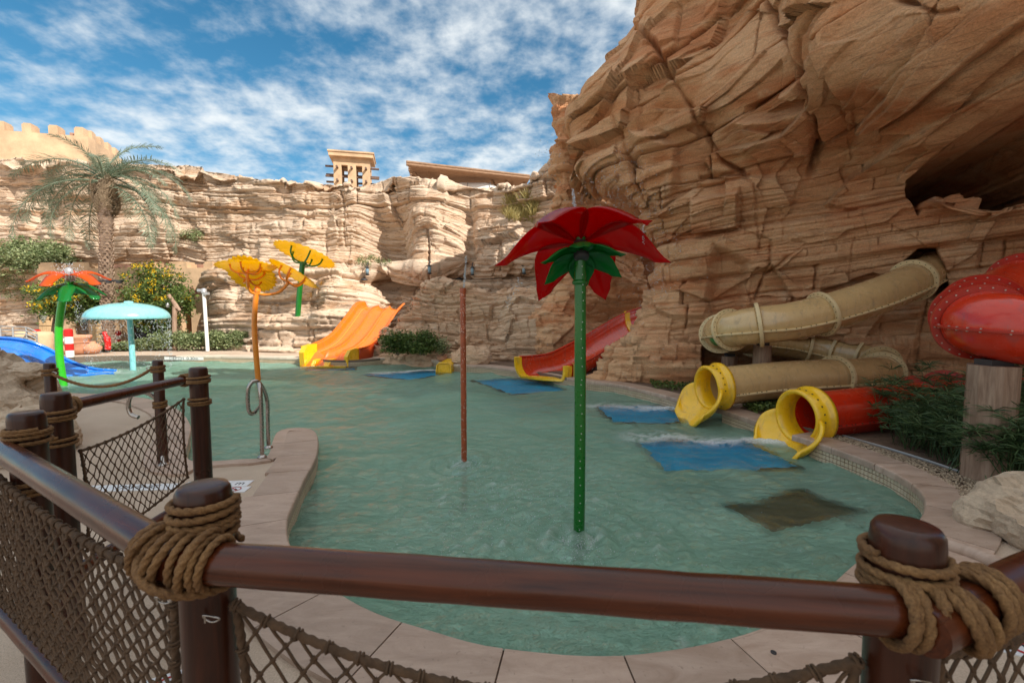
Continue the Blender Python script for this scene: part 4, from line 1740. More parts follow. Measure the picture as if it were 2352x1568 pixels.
def yellow_flowers():
    bpy.context.view_layer.update()
    base = G(593, 874, WATER_Z)
    Yb = base.y
    root = empty("water_flower", base, 0, "tall orange pole forking into two tilted yellow discs", "water flower")
    path = [base + Vector((0, 0, -0.5)), base, P(587, 800, Yb), P(584, 745, Yb), P(587, 690, Yb), P(591, 668, Yb)]
    mb = MB()
    mb.tube([p - base for p in crom(path, 8)], 0.065, 16)
    mb.lathe([(0, 0.10), (0.05, 0.09), (0.075, 0.04), (0.075, -0.05)], 14, P(591, 666, Yb) - base)
    mb.build("pole", M_ORP, root)
    h1, h2 = P(571, 642, Yb + 0.25), P(663, 648, Yb)
    mb = MB()
    mb.tube([p - base for p in crom([P(590, 674, Yb), P(577, 668, Yb + 0.05), P(569, 655, Yb + 0.2), h1], 6)], 0.035, 10)
    mb.tube([p - base for p in crom([P(592, 674, Yb), P(612, 677, Yb), P(641, 671, Yb), h2 + Vector((0, 0, -0.02))], 8)], 0.035, 10)
    mb.tube([p - base for p in crom([P(590, 676, Yb), P(574, 668, Yb - 0.15), P(568, 640, Yb - 0.3), P(568, 622, Yb - 0.3)], 6)], 0.035, 10)
    mb.build("fork", M_ORP, root)
    disc_head(root, base, h1, (0.0, 0.75, 0.75), 0.60, M_ORP, 0.26, 0.022)
    disc_head(root, base, h2, (0.45, 0.35, 0.9), 0.62, M_ORP, 0.30, 0.022)
    disc_head(root, base, P(568, 627, Yb - 0.3), (-0.05, 0.12, 1), 0.66, M_ORP, 0.22, 0.020)
    # green pole on the rock ledge
    Yg = 17.75
    ok_, hit_, _n, _i = bpy.data.objects['cliff'].ray_cast(Vector((0, 0, EYE)), ray(684, 724).normalized())
    if ok_ and 15 < hit_.y < 20:
        Yg = hit_.y - 0.05
    b2 = P(684, 726, Yg)
    root = empty("water_flower", b2, 0, "green pole carrying one yellow disc, standing on the rock ledge", "water flower")
    hub = P(695, 604, Yg)
    mb = MB()
    mb.tube([p - b2 for p in crom([b2 + Vector((0, 0, -0.06)), b2, P(688, 670, Yg), hub], 8)], 0.10, 16)
    mb.lathe([(0, 0.05), (0.16, 0.04), (0.17, 0.0), (0.12, -0.03), (0.1, -0.06)], 16, hub - b2)
    mb.build("pole", M_GREENP, root)
    disc_head(root, b2, hub, (0.24, 0.30, 0.95), 1.12, M_GREENP, 0.44, 0.032, 5, 0.8)


yellow_flowers()


# ------------------------------------------------------------------ SPRAY POLE, LAMP POLE
def spray_pole():
    base = G(1066, 1060, WATER_Z)
    root = empty("spray_pole", base, 0, "red brown perforated spray pole standing alone in the middle of the pool", "spray pole")
    top = P(1063, 662, base.y) - base
    mb = MB()
    mb.tube([(0, 0, -0.6), (0, 0, 0.5), top], 0.034, 14)
    mb.lathe([(0.037, -0.02), (0.040, 0.0), (0.037, 0.03)], 14, top - Vector((0, 0, 0.03)))
    mb.build("pole", M_RUST, root)
    mb = MB()
    r = random.Random(4)
    for k in range(150):
        z = 0.05 + r.random() * (top.z - 0.1)
        w = math.pi * (1 + r.random())
        mb.box((0.034 * math.cos(w) + top.x * z / top.z, 0.034 * math.sin(w), z), (0.006, 0.006, 0.010))
    mb.build("spray_nozzle", plain("pale droplets paint", (0.62, 0.42, 0.34), 0.3), root)['kind'] = 'stuff'


spray_pole()


def lamp_pole():
    base = G(476, 786, 0.0)
    base = P(476, 783, 17.6)
    base.z = 0.0
    root = empty("lamp_pole", base, 0, "slim white pole with a grey fitting on top, rising from the hedge", "lamp pole")
    t = P(468, 668, 17.6) - base
    mb = MB()
    mb.tube([(0, 0, 0), t], 0.065, 12)
    mb.build("pole", M_WHITE, root)
    mb = MB()
    mb.lathe([(0.10, -0.08), (0.10, 0.06), (0.05, 0.10), (0, 0.10)], 12, t)
    mb.box(t + Vector((0.14, -0.05, -0.10)), (0.16, 0.12, 0.10))
    mb.box(t + Vector((-0.12, -0.05, 0.02)), (0.14, 0.12, 0.10))
    mb.build("fitting", M_GREY, root)


lamp_pole()


# ------------------------------------------------------------------ ORANGE THREE-LANE SLIDE
def orange_slide():
    Lp = [(734, 806), (756, 797), (777, 784), (790, 771), (807, 750), (823, 729), (839, 709), (856, 707)]
    Rp = [(838, 816), (858, 810), (874, 798), (890, 783), (902, 767), (914, 748), (928, 727), (944, 711)]
    Ys = [14.9, 15.3, 15.75, 16.1, 16.55, 17.0, 17.45, 17.8]
    Lw = crom([P(x * K, y * K, Y) for (x, y), Y in zip(Lp, Ys)], 5)
    Rw = crom([P(x * K, y * K, Y - 0.05) for (x, y), Y in zip(Rp, Ys)], 5)
    c0 = (Lw[0] + Rw[0]) / 2
    c0.z = 0
    root = empty("water_slide", c0, 0, "wide orange slide with three lanes and yellow ends at the far side of the pool", "water slide")
    nu = 48
    V, F = [], []
    m_ = len(Lw)

    def prof(u):
        wall = smooth(0.0, 0.07, np.array(u)) * smooth(1.0, 0.93, np.array(u))
        ridge = 0.0
        for c in (0.36, 0.66):
            ridge += math.exp(-((u - c) / 0.022) ** 2)
        lane = 0.0
        for a, b in ((0.05, 0.36), (0.36, 0.66), (0.66, 0.95)):
            if a <= u <= b:
                lane = math.sin(math.pi * (u - a) / (b - a)) * 0.05
        return float(wall) * (0.23 + lane) - ridge * 0.10
    for k in range(m_):
        h = 1.0 - 0.15 * k / m_
        for j in range(nu + 1):
            u = j / nu
            q = Lw[k].lerp(Rw[k], u) - Vector((0, 0, prof(u) * h * 1.0)) - c0
            V.append(q)
    n = nu + 1
    fw = (Lw[0] - Lw[2])
    fw.z = 0
    fw.normalize()
    first = V[:n]
    run = []
    for a_, f_ in ((0.62, 1.0), (0.50, 0.93), (0.36, 0.70), (0.20, 0.36), (0.09, 0.12)):
        for j in range(n):
            q = first[j] + fw * a_
            side_ = 0.16 if (j < 3 or j > n - 4) else 0.0
            q.z = first[j].z * (1 - f_) + (-0.235 + side_ * (1 - f_)) * f_
            run.append(q)
    V = run + V
    for k in range(m_ - 1 + 5):
        for j in range(nu):
            F.append((k * n + j, k * n + j + 1, (k + 1) * n + j + 1, (k + 1) * n + j))
    o = link("chute", pydata("chute", V, F, M_ORANGE, True), root)
    solid(o, 0.05, -1)
    for side, W in ((0, Lw), (1, Rw)):
        mb = MB()
        d = Vector((-0.05 if side == 0 else 0.05, 0, 0.0))
        mb.tube([p - c0 + d for p in W], 0.035, 8, ell=(1.6, 0.5))
        mb.build("rim", M_ORANGE, root)
    # seam lines inside the lanes: slim raised ribs
    for u in (0.13, 0.36, 0.66):
        mb = MB()
        mb.tube([Lw[k].lerp(Rw[k], u) - Vector((0, 0, prof(u) * (1 - 0.15 * k / m_) - 0.012)) - c0 for k in range(m_)], 0.010, 6)
        mb.build("seam", plain("worn orange seam", (0.60, 0.14, 0.02), 0.4) if u > 0.2 else plain("pale seam", (0.9, 0.35, 0.06), 0.4), root)
    # yellow ends
    fwd = (Lw[0] - Lw[2]).normalized()
    fwd.z = 0
    fwd.normalize()
    for u, w, h in ((0.0, 0.20, 0.36), (0.22, 0.16, 0.30), (0.52, 0.22, 0.20), (0.97, 0.14, 0.42)):
        p_ = Lw[0].lerp(Rw[0], u) - c0
        mb = MB()
        zt = p_.z + 0.01 if u in (0.0, 0.97) else 0.03
        prf = [(-0.12, -0.32), (0.24, -0.32), (0.26, zt - 0.25), (0.16, zt - 0.05), (0.0, zt), (-0.12, zt)]
        vs = []
        side = Vector((-fwd.y, fwd.x, 0))
        for s_ in (-w / 2, w / 2):
            for a, z in prf:
                q = Vector((p_.x, p_.y, 0)) + fwd * (a * 1.5 + 0.12) + side * s_
                vs.append((q.x, q.y, z))
        nn = len(prf)
        fs = [tuple(range(nn)), tuple(range(nn, 2 * nn))[::-1]] + [(i, (i + 1) % nn, nn + (i + 1) % nn, nn + i) for i in range(nn)]
        mb.add(vs, fs)
        mb.build("end_lip", M_YEL, root)
    a, b = Lw[0] - c0 + fwd * 0.1, Rw[0] - c0 + fwd * 0.1
    mb = MB()
    side = (b - a).normalized()
    for t in np.linspace(0.02, 0.98, 25):
        pass
    ctr = (a + b) / 2
    ang = math.atan2(side.y, side.x)
    ctr = ctr + fwd * 0.42
    mb.box((ctr.x, ctr.y, -0.25), ((b - a).length * 0.98, 0.20, 0.12), Matrix.Rotation(ang, 3, 'Z'))
    mb.build("end_lip", M_YEL, root)
    mb = MB()
    q = P(722 * K, 812 * K, 15.1) - c0
    mb.box(q, (0.34, 0.3, 0.07))
    mb.build("end_lip", M_YEL, root)
    # cheek wall seen below the right rim
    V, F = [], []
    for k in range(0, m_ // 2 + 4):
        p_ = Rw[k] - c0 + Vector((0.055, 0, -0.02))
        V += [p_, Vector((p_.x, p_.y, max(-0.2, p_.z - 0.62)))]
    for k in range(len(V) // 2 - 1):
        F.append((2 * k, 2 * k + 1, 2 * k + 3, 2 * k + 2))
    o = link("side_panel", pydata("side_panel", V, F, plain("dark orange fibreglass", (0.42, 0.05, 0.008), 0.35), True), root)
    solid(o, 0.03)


orange_slide()


# ------------------------------------------------------------------ OPEN RED SLIDE
def red_slide():
    Lp = [(1219, 836, 11.5), (1240, 835, 11.65), (1288, 828, 12.1), (1333, 807, 12.5), (1375, 785, 12.9), (1425, 755, 13.4), (1467, 733, 13.8), (1500, 722, 14.1)]
    Rp = [(1334, 857, 10.85), (1351, 853, 11.0), (1380, 843, 11.4), (1410, 825, 11.8), (1440, 805, 12.2), (1475, 782, 12.7), (1510, 760, 13.1), (1540, 745, 13.4)]
    Lw = crom([P(x * K, y * K, Y) for x, y, Y in Lp], 6)
    Rw = crom([P(x * K, y * K, Y) for x, y, Y in Rp], 6)
    c0 = (Lw[0] + Rw[0]) / 2
    c0.z = 0
    root = empty("water_slide", c0, 0, "open red slide with a yellow mouth, coming down between the rocks behind the red flower", "water slide")
    nu, m_ = 22, len(Lw)
    V, F = [], []
    dep = [0.60 - 0.10 * min(1, k / 12) for k in range(m_)]
    for k in range(m_):
        for j in range(nu + 1):
            w = math.pi * j / nu
            u = 0.5 - 0.5 * math.cos(w) * (1 + 0.06 * math.sin(w))
            q = Lw[k].lerp(Rw[k], u) - Vector((0, 0, dep[k] * math.sin(w) ** 0.7)) - c0
            q.z = max(q.z, -0.09)
            V.append(q)
    n = nu + 1
    for k in range(m_ - 1):
        for j in range(nu):
            F.append((k * n + j, k * n + j + 1, (k + 1) * n + j + 1, (k + 1) * n + j))
    o = link("chute", pydata("chute", V, F, plain("bright red fibreglass", (0.62, 0.045, 0.010), 0.22, coat=0.6, var=0.08, vscale=3), True), root)
    solid(o, 0.035, 0)
    # yellow lip round the mouth and at the top
    for kk, name in ((0, "mouth_lip"), (m_ - 6, "top_lip")):
        V2, F2 = [], []
        t = (Vector(V[(kk + 3) * n + n // 2]) - Vector(V[kk * n + n // 2]))
        t.z = 0
        t.normalize()
        cen = (Vector(V[kk * n]) + Vector(V[kk * n + n - 1])) / 2
        for j in range(n):
            p_ = Vector(V[kk * n + j])
            o_ = (p_ - cen)
            o_ = o_ - t * o_.dot(t)
            o_.normalize()
            for a, b in ((-0.16, 0.035), (-0.17, -0.03), (0.02, -0.045), (0.05, 0.05), (-0.08, 0.065)):
                V2.append(p_ + t * a + o_ * b)
        for j in range(n - 1):
            for r in range(5):
                r2 = (r + 1) % 5
                F2.append((j * 5 + r, j * 5 + r2, (j + 1) * 5 + r2, (j + 1) * 5 + r))
        F2 += [tuple(range(5)), tuple((n - 1) * 5 + r for r in range(5))[::-1]]
        link(name, pydata(name, V2, F2, M_YEL, False), root)
    for W, s in ((Lw, -1), (Rw, 1)):
        mb = MB()
        mb.tube([p - c0 + Vector((0, 0, 0.01)) for p in W], 0.03, 8, ell=(1.4, 0.6))
        mb.build("rim", M_RED, root)
    # side box at the mouth
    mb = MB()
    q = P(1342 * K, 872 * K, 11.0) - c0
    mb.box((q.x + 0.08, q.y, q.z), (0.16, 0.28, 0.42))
    mb.build("mouth_bracket", plain("shaded yellow panel", (0.45, 0.30, 0.05), 0.5), root)  # yellow darkened, with the shade put into the colour
    # little yellow spout further left on the edge
    b = G(1040 * K, 872 * K, WATER_Z)
    r2 = empty("slide_spout", b, 0, "small yellow slide end poking out between the boulders on the pool edge", "slide end")
    V, F = [], []
    prof = [(-0.26, -0.3, 0.0), (-0.20, 0.20, 0.0), (-0.12, 0.27, 0.02), (0.12, 0.27, 0.02), (0.20, 0.20, 0.0), (0.24, -0.3, 0.0)]
    for s_, sh in ((0, 0.0), (1, 0.9)):
        for x, z, y in prof:
            V.append((x * (1 - 0.1 * s_) + 0.12 * s_, y + sh * 0.75, z + (0.05 if s_ else 0)))
    nn = len(prof)
    F = [tuple(range(nn)), tuple(range(nn, 2 * nn))[::-1]] + [(i, (i + 1) % nn, nn + (i + 1) % nn, nn + i) for i in range(nn)]
    link("spout", pydata("spout", V, F, M_YEL), r2)
    mb = MB()
    mb.tube([(-0.24, -0.01, -0.25), (-0.19, -0.01, 0.20), (-0.12, -0.01, 0.27), (0.12, -0.01, 0.27), (0.19, -0.01, 0.20), (0.23, -0.01, -0.25)], 0.022, 6)
    mb.build("lip", M_YEL, r2)


red_slide()


# ------------------------------------------------------------------ ENCLOSED TUBES
def tube_slide(label, path, r, mats, flanges, seams, mouth, bolt_mat, patches=()):
    pts = crom([P(*p) for p in path], 8)
    n_pt = len(pts)
    base = pts[-1 if mouth else n_pt // 2].copy()
    base.z = 0
    root = empty("tube_slide", base, 0, label, "tube slide")
    loc = [p - base for p in pts]
    fr = frames(loc, False, (0, 0, 1))
    body, edge = mats
    marks = sorted(set([0] + [min(n_pt - 1, int(round(f * (n_pt - 1)))) for f in flanges] + [n_pt - 1]))
    n = 40
    for a_, b_ in zip(marks[:-1], marks[1:]):
        V, F = [], []
        for k in range(a_, b_ + 1):
            t, a, b = fr[k]
            for j in range(n):
                w = 2 * math.pi * j / n
                V.append(loc[k] + a * (r * math.cos(w)) + b * (r * math.sin(w)))
        for k in range(b_ - a_):
            for j in range(n):
                j2 = (j + 1) % n
                F.append((k * n + j, k * n + j2, (k + 1) * n + j2, (k + 1) * n + j))
        o = link("tube_section", pydata("tube_section", V, F, body, True), root)
        solid(o, 0.018, -1)
        # seam rib along the side of the section
        for sg in seams:
            mb = MB()
            line, nrm = [], []
            for k in range(a_, b_ + 1):
                t, a, b = fr[k]
                w = math.radians(sg)
                d = a * math.cos(w) + b * math.sin(w)
                line.append((loc[k] + d * (r - 0.01), d, t))
            vs, fs = [], []
            for q, (p_, d, t) in enumerate(line):
                e = t.cross(d).normalized()
                for u_, v_ in ((0, -0.012), (0.05, -0.010), (0.05, 0.010), (0, 0.012)):
                    vs.append(p_ + d * u_ + e * v_)
            for q in range(len(line) - 1):
                for s_ in range(4):
                    s2 = (s_ + 1) % 4
                    fs.append((q * 4 + s_, q * 4 + s2, (q + 1) * 4 + s2, (q + 1) * 4 + s_))
            mb.add(vs, fs)
            L_ = plen([l[0] for l in line])
            nb = max(2, int(L_ / 0.11))
            for q in range(nb):
                kk = min(len(line) - 1, int((q + 0.5) / nb * len(line)))
                p_, d, t = line[kk]
                e = t.cross(d).normalized()
                for sgn in (-1, 1):
                    mb.box(p_ + d * 0.030 + e * 0.013 * sgn, (0.014, 0.014, 0.014), Matrix((d, e, t)).transposed(), 1)
            mb.build("seam_rib", [edge, bolt_mat], root)
    for m_ in marks[1:-1] if not mouth else marks[1:-1]:
        t, a, b = fr[m_]
        mb = MB()
        R3 = Matrix((a, b, t)).transposed()
        mb.lathe([(r - 0.005, -0.028), (r + 0.060, -0.028), (r + 0.064, -0.004), (r + 0.064, 0.004), (r + 0.060, 0.028), (r - 0.005, 0.028)], 48, loc[m_], 0, False, R3)
        bb = MB()
        for s_ in (-1, 1):
            bolts_ring(bb, loc[m_], a, b, t, r + 0.034, 24, 0.012, 0, 0.030 * s_)
        fo_ = mb.build("flange", edge, root)
        bb.build("bolt_ring", bolt_mat, fo_)['kind'] = 'stuff'
    for f, ang in patches:
        k = int(f * (n_pt - 1))
        t, a, b = fr[k]
        w = math.radians(ang)
        d = a * math.cos(w) + b * math.sin(w)
        mb = MB()
        e = t.cross(d).normalized()
        mb.lathe([(0, 0.006), (0.085, 0.004), (0.09, -0.004)], 18, loc[k] + d * r, 0, True, Matrix((t, e, d)).transposed())
        mb.build("round_window", plain("green window", (0.05, 0.22, 0.05), 0.3), root)
    if mouth:
        t, a, b = fr[-1]
        c = loc[-1]
        R3 = Matrix((a, b, t)).transposed()
        up = Vector((0, 0, 1))
        mb = MB()
        mb.lathe([(r - 0.02, -0.03), (r + 0.075, -0.03), (r + 0.08, 0.02), (r + 0.05, 0.04), (r + 0.035, 0.10), (r + 0.05, 0.22), (r + 0.02, 0.245), (r - 0.015, 0.22), (r - 0.02, 0.05), (r - 0.02, -0.03)], 48, c, 0, True, R3)
        bolts_ring(mb, c, a, b, t, r + 0.06, 24, 0.012, 1, -0.035)
        for k in range(20):
            w = 2 * math.pi * k / 22
            d = a * math.cos(w) + b * math.sin(w)
            mb.box(c + d * (r + 0.040) + t * 0.13, (0.016, 0.016, 0.016), R3, 1)
        mb.build("mouth_collar", [M_YEL, bolt_mat], root)
        # scoop: lower half flares outwards and falls away to the water
        V, F = [], []
        ns, nw = 12, 26
        half0 = math.radians(98)
        for s_ in range(ns + 1):
            s = s_ / ns
            half = half0 * (1 - 0.46 * s ** 1.3)
            rr = (r + 0.03) * (1 + 0.34 * s)
            for j in range(nw + 1):
                q = -1 + 2 * j / nw
                w = -math.pi / 2 + half * q
                bulge = 0.12 * abs(q) ** 1.5 * math.sin(math.pi * min(1, s * 1.2))
                p_ = c + t * (0.19 + 0.38 * s) + (a * math.cos(w) + up * math.sin(w)) * (rr + bulge)
                p_ = p_ - up * (0.01 + 0.13 * s ** 1.3)
                V.append(p_)
        m2 = nw + 1
        for s_ in range(ns):
            for j in range(nw):
                F.append((s_ * m2 + j, s_ * m2 + j + 1, (s_ + 1) * m2 + j + 1, (s_ + 1) * m2 + j))
        o = link("mouth_scoop", pydata("mouth_scoop", V, F, M_YEL, True), root)
        solid(o, 0.045, 0)
    return root


tube_slide("beige enclosed tube slide winding down the rock to a yellow mouth",
           [(2185, 560, 9.6), (2150, 610, 8.7), (2095, 645, 8.0), (2006, 684, 7.65), (1899, 718, 7.5), (1815, 738, 7.5), (1743, 746, 7.6), (1690, 755, 7.85), (1655, 764, 8.4), (1668, 772, 9.1), (1730, 780, 9.7), (1815, 790, 9.9),
            (1891, 803, 9.7), (1955, 817, 9.3), (2012, 832, 8.9), (2028, 852, 8.4), (1985, 862, 7.95), (1891, 867, 7.65), (1777, 874, 7.5), (1690, 883, 7.38), (1652, 887, 7.33)],
           0.31, (M_BEIGE, M_BEIGE_E), (0.10, 0.205, 0.30, 0.36, 0.41, 0.50, 0.575, 0.625, 0.67, 0.71, 0.755, 0.84), (-18, 198), True, M_BOLT, ((0.38, -40), (0.54, 130)))
tube_slide("red enclosed tube slide low behind the papyrus, ending in the nearer yellow mouth",
           [(2560, 860, 6.2), (2400, 895, 6.6), (2290, 903, 7.0), (2205, 903, 7.2), (2160, 905, 7.05), (2110, 920, 6.6), (2044, 934, 6.3), (1960, 944, 6.1), (1898, 951, 5.98), (1862, 954, 5.93)],
           0.31, (M_RED, M_RED_E), (0.22, 0.42, 0.56), (-14, 194), True, M_BOLT)
tube_slide("red enclosed tube slide high up, bending round above its log post",
           [(2640, 480, 7.0), (2500, 560, 6.3), (2390, 628, 5.8), (2300, 680, 5.35), (2250, 712, 4.95), (2248, 738, 4.5), (2310, 752, 4.2), (2420, 768, 4.1), (2620, 790, 4.15)],
           0.31, (M_RED, M_RED_E), (0.30, 0.485, 0.555, 0.64), (-5, 185), False, M_BOLT_P)


def log_post(label, px, py_top, Y, r, seed):
    top = P(px, py_top, Y)
    base = Vector((top.x, top.y, 0))
    root = empty("log_post", base, 0, label, "log post", "log posts under the tube slides")
    rs = random.Random(seed)
    prof_n = 22
    V, F = [], []
    nz = 10
    bumps = [1 + rs.uniform(-0.05, 0.05) for _ in range(prof_n)]
    for k in range(nz + 1):
        z = -0.05 + (top.z + 0.05) * k / nz
        for j in range(prof_n):
            w = 2 * math.pi * j / prof_n
            rr = r * bumps[j] * (1 + rs.uniform(-0.012, 0.012))
            V.append((rr * math.cos(w), rr * math.sin(w), z))
    for k in range(nz):
        for j in range(prof_n):
            j2 = (j + 1) % prof_n
            F.append((k * prof_n + j, k * prof_n + j2, (k + 1) * prof_n + j2, (k + 1) * prof_n + j))
    F.append(tuple(nz * prof_n + j for j in range(prof_n)))
    link("log", pydata("log", V, F, M_LOG), root)
    mb = MB()
    mb.box((0, 0, top.z + 0.02), (r * 1.1, r * 0.9, 0.07))
    mb.build("saddle", M_DARK, root)


log_post("thick weathered log post under the high red tube", 2282, 838, 4.25, 0.185, 1)
log_post("slim weathered log post under the beige tube", 1752, 793, 8.05, 0.15, 2)
log_post("dark log post in the shade behind the beige tube", 1676, 818, 9.6, 0.15, 3)


def blue_slide():
    # rises from the water at the left, towards the frame edge
    Lp = [(268, 851, 13.3), (215, 846, 13.1), (160, 828, 13.0), (110, 800, 12.9), (60, 782, 12.7), (15, 776, 12.8), (-30, 775, 12.9)]
    Rp = [(262, 857, 12.7), (190, 862, 12.3), (140, 862, 12.1), (90, 850, 11.9), (40, 832, 11.2), (5, 818, 11.2), (-40, 812, 11.2)]
    Lw = crom([P(*p) for p in Lp], 6)
    Rw = crom([P(*p) for p in Rp], 6)
    c0 = (Lw[0] + Rw[0]) / 2
    c0.z = 0
    root = empty("water_slide", c0, 0, "blue slide running down into the water beside the lime green pole", "water slide")
    nu, m_ = 24, len(Lw)
    V, F = [], []
    for k in range(m_):
        for j in range(nu + 1):
            u = j / nu
            h = 0.10 * math.sin(math.pi * u) + 0.035 * math.cos(u * 6 * math.pi)
            q = Lw[k].lerp(Rw[k], u) - Vector((0, 0, h)) - c0
            q.z = max(q.z, -0.35)
            V.append(q)
    n = nu + 1
    for k in range(m_ - 1):
        for j in range(nu):
            F.append((k * n + j, k * n + j + 1, (k + 1) * n + j + 1, (k + 1) * n + j))
    o = link("chute", pydata("chute", V, F, M_BLUE, True), root)
    solid(o, 0.05, 1)
    for W in (Lw, Rw):
        mb = MB()
        mb.tube([p - c0 for p in W], 0.04, 8)
        mb.build("rim", M_BLUE, root)
    mb = MB()
    for k in (m_ - 14, m_ - 4):
        q = Lw[k].lerp(Rw[k], 0.5) - c0
        mb.tube([(q.x, q.y, -0.6), (q.x, q.y, q.z - 0.12)], 0.07, 10)
    mb.build("support", M_GREY, root)


blue_slide()

# ================================================================== FENCE, ROPES, NETS
def rope_pts(pts, r, mb=None, n=15, step=0.42, lobes=3, mi=0):
    """three-strand twisted rope along the points"""
    L_ = plen(pts)
    m_ = max(4, int(L_ / (r * step)))
    pts = resample(pts, m_)
    fr = frames(pts)
    V, F = [], []
    s = 0
    for k in range(m_):
        if k:
            s += (pts[k] - pts[k - 1]).length
        t, a, b = fr[k]
        tw = s / (r * 7.5) * 2 * math.pi
        for j in range(n):
            w = 2 * math.pi * j / n
            rr = r * (0.60 + 0.44 * abs(math.cos(lobes / 2 * (w - tw))) ** 0.7)
            V.append(pts[k] + a * (rr * math.cos(w)) + b * (rr * math.sin(w)))
    for k in range(m_ - 1):
        for j in range(n):
            j2 = (j + 1) % n
            F.append((k * n + j, k * n + j2, (k + 1) * n + j2, (k + 1) * n + j))
    F += [tuple(range(n))[::-1], tuple((m_ - 1) * n + j for j in range(n))]
    mb = mb or MB()
    mb.add(V, F, mi, True)
    return mb


def coil(c, axis, rad, r, turns, pitch=None, ph=0.0, tilt=None, wob=0.0, ell=1.0, rs=None):
    """points of a rope wound round an axis"""
    axis = Vector(axis).normalized()
    a = axis.orthogonal().normalized()
    if abs(axis.z) < 0.7:
        a = (Vector((0, 0, 1)) - axis * axis.z).normalized()
    b = axis.cross(a)
    pitch = pitch or 2.05 * r
    out = []
    n = int(turns * 28)
    for k in range(n + 1):
        w = ph + 2 * math.pi * turns * k / n
        x = pitch * turns * (k / n - 0.5)
        rr = rad + r * 0.9
        sh = 0.0
        if wob:
            sh = wob * r * math.sin(w * 0.37 + ph)
            rr += wob * r * 0.25 * (1 + math.sin(w * 0.53 + ph * 2))
        p_ = a * (math.cos(w) * rr * ell) + b * (math.sin(w) * rr) + axis * (x + sh)
        if tilt:
            p_ = p_ + axis * (tilt * math.cos(w))
        out.append(Vector(c) + p_)
    return out


PR = 0.054
PZ = 1.22
posts = {"a": G(466, 1112, PZ), "b": G(2085, 1203, PZ), "c": G(60, 945, PZ), "d": G(127, 901, PZ), "e": G(455, 843, PZ)}
POST_LABELS = {"a": "round brown fence post left of the pool's near end, where the two nearest rails meet", "b": "round brown fence post at the right, wrapped in thick rope",
               "c": "leftmost of the round brown fence posts, beside a slightly farther one", "d": "brown fence post at the left end of the farther net", "e": "brown fence post at the right end of the farther net"}


def fence_post(key):
    p = posts[key]
    root = empty("fence_post", (p.x, p.y, 0), 0, POST_LABELS[key], "fence post", "brown rope fence posts")
    mb = MB()
    z = PZ
    prof = [(PR, -0.02), (PR, 0.3), (PR, 0.8), (PR, z - 0.030), (PR * 0.97, z - 0.012), (PR * 0.86, z - 0.002), (PR * 0.6, z), (0, z)]
    mb.lathe(prof, 40)
    mb.build("post", M_POST, root)
    rr = 0.0082 if key in "ab" else 0.0080
    spec = {"a": [(1.150, 4.3)], "b": [(1.135, 4.4)], "c": [(1.135, 3.4), (0.93, 3)], "d": [(1.115, 3.2), (1.0, 2.3)], "e": [(1.135, 3.2), (0.99, 2.6)]}[key]
    for zc, turns in spec:
        pts = coil((0, 0, zc), (0.03, 0.02, 1), PR, rr, turns, ph=random.random() * 6, wob=0.5)
        rope_pts(pts, rr).build("rope_wrap", M_ROPE, root)
    return root


for k_ in posts:
    fence_post(k_)


def rail(name, a, b, r, label):
    root = empty(name, a, 0, label, "fence rail", "brown fence rails")
    a, b = Vector(a), Vector(b)
    d = b - a
    M_ = d.to_track_quat('X', 'Z').to_matrix().to_4x4()
    mb = MB()
    n = 28
    L_ = d.length
    pts = [Vector((L_ * k / 24, 0, 0)) for k in range(25)]
    rr = [r * (1 + 0.012 * math.sin(k * 1.7) + 0.01 * random.uniform(-1, 1)) for k in range(25)]
    mb.tube(pts, rr, n)
    o = mb.build("pole", M_RAIL, root)
    o.matrix_local = M_
    return root


ra0, ra1 = G(372, 1284, 1.09), G(2190, 1412, 1.09)
rootA = rail("fence_rail", ra0, ra1, 0.040, "long brown top rail crossing the foreground in front of the pool")
rb0, rb1 = G(408, 1286, 1.09), G(-120, 955, 1.09)
rootB = rail("fence_rail", rb0, rb1, 0.038, "brown top rail running away to the left from the near corner post")
rc0, rc1 = G(146, 934, 1.09), G(438, 870, 1.09)
rootC = rail("fence_rail", rc0, rc1, 0.031, "top rail above the farther net")
rd0, rd1 = G(195, 1254, 0.36), G(425, 1147, 0.36)
rootD = rail("fence_rail", Vector((posts["d"].x + .03, posts["d"].y, .36)), Vector((posts["e"].x - .02, posts["e"].y, .36)), 0.031, "bottom rail under the farther net")
rootE = rail("fence_rail", Vector((0.66, 0.70, 1.085)), Vector((2.3, 1.40, 1.09)), 0.040, "brown top rail leaving the picture behind the right hand post")
rootF = rail("fence_rail", Vector((posts["c"].x - 0.5, posts["c"].y + 0.23, 0.40)), Vector((posts["a"].x, posts["a"].y, 0.36)), 0.036, "bottom rail under the nearest left net")


def lashing(root, c, axis, rad, r, turns, tilt=0.0, wob=0.8, ph=None):
    base = Vector(root.location)
    pts = coil(Vector(c) - base, axis, rad, r, turns, pitch=1.75 * r, ph=random.random() * 6 if ph is None else ph, tilt=tilt, wob=wob)
    rope_pts(pts, r).build("rope_lashing", M_ROPE, root)


dA = (ra1 - ra0).normalized()
dB = (rb1 - rb0).normalized()
# near corner: bundles on both rails, then strands that pass round the post
lashing(rootA, ra0 + dA * 0.085, dA, 0.040, 0.0078, 5.0, 0.010)
lashing(rootA, ra0 + dA * 0.09, dA, 0.052, 0.0075, 1.3, 0.02)
lashing(rootB, rb0 + dB * 0.085, dB, 0.038, 0.0078, 5.0, -0.010)
lashing(rootB, rb0 + dB * 0.070, dB, 0.050, 0.0075, 1.3, -0.02)
lashing(rootA, ra0 + dA * 0.01, dA, 0.042, 0.0085, 2.0, 0.02)
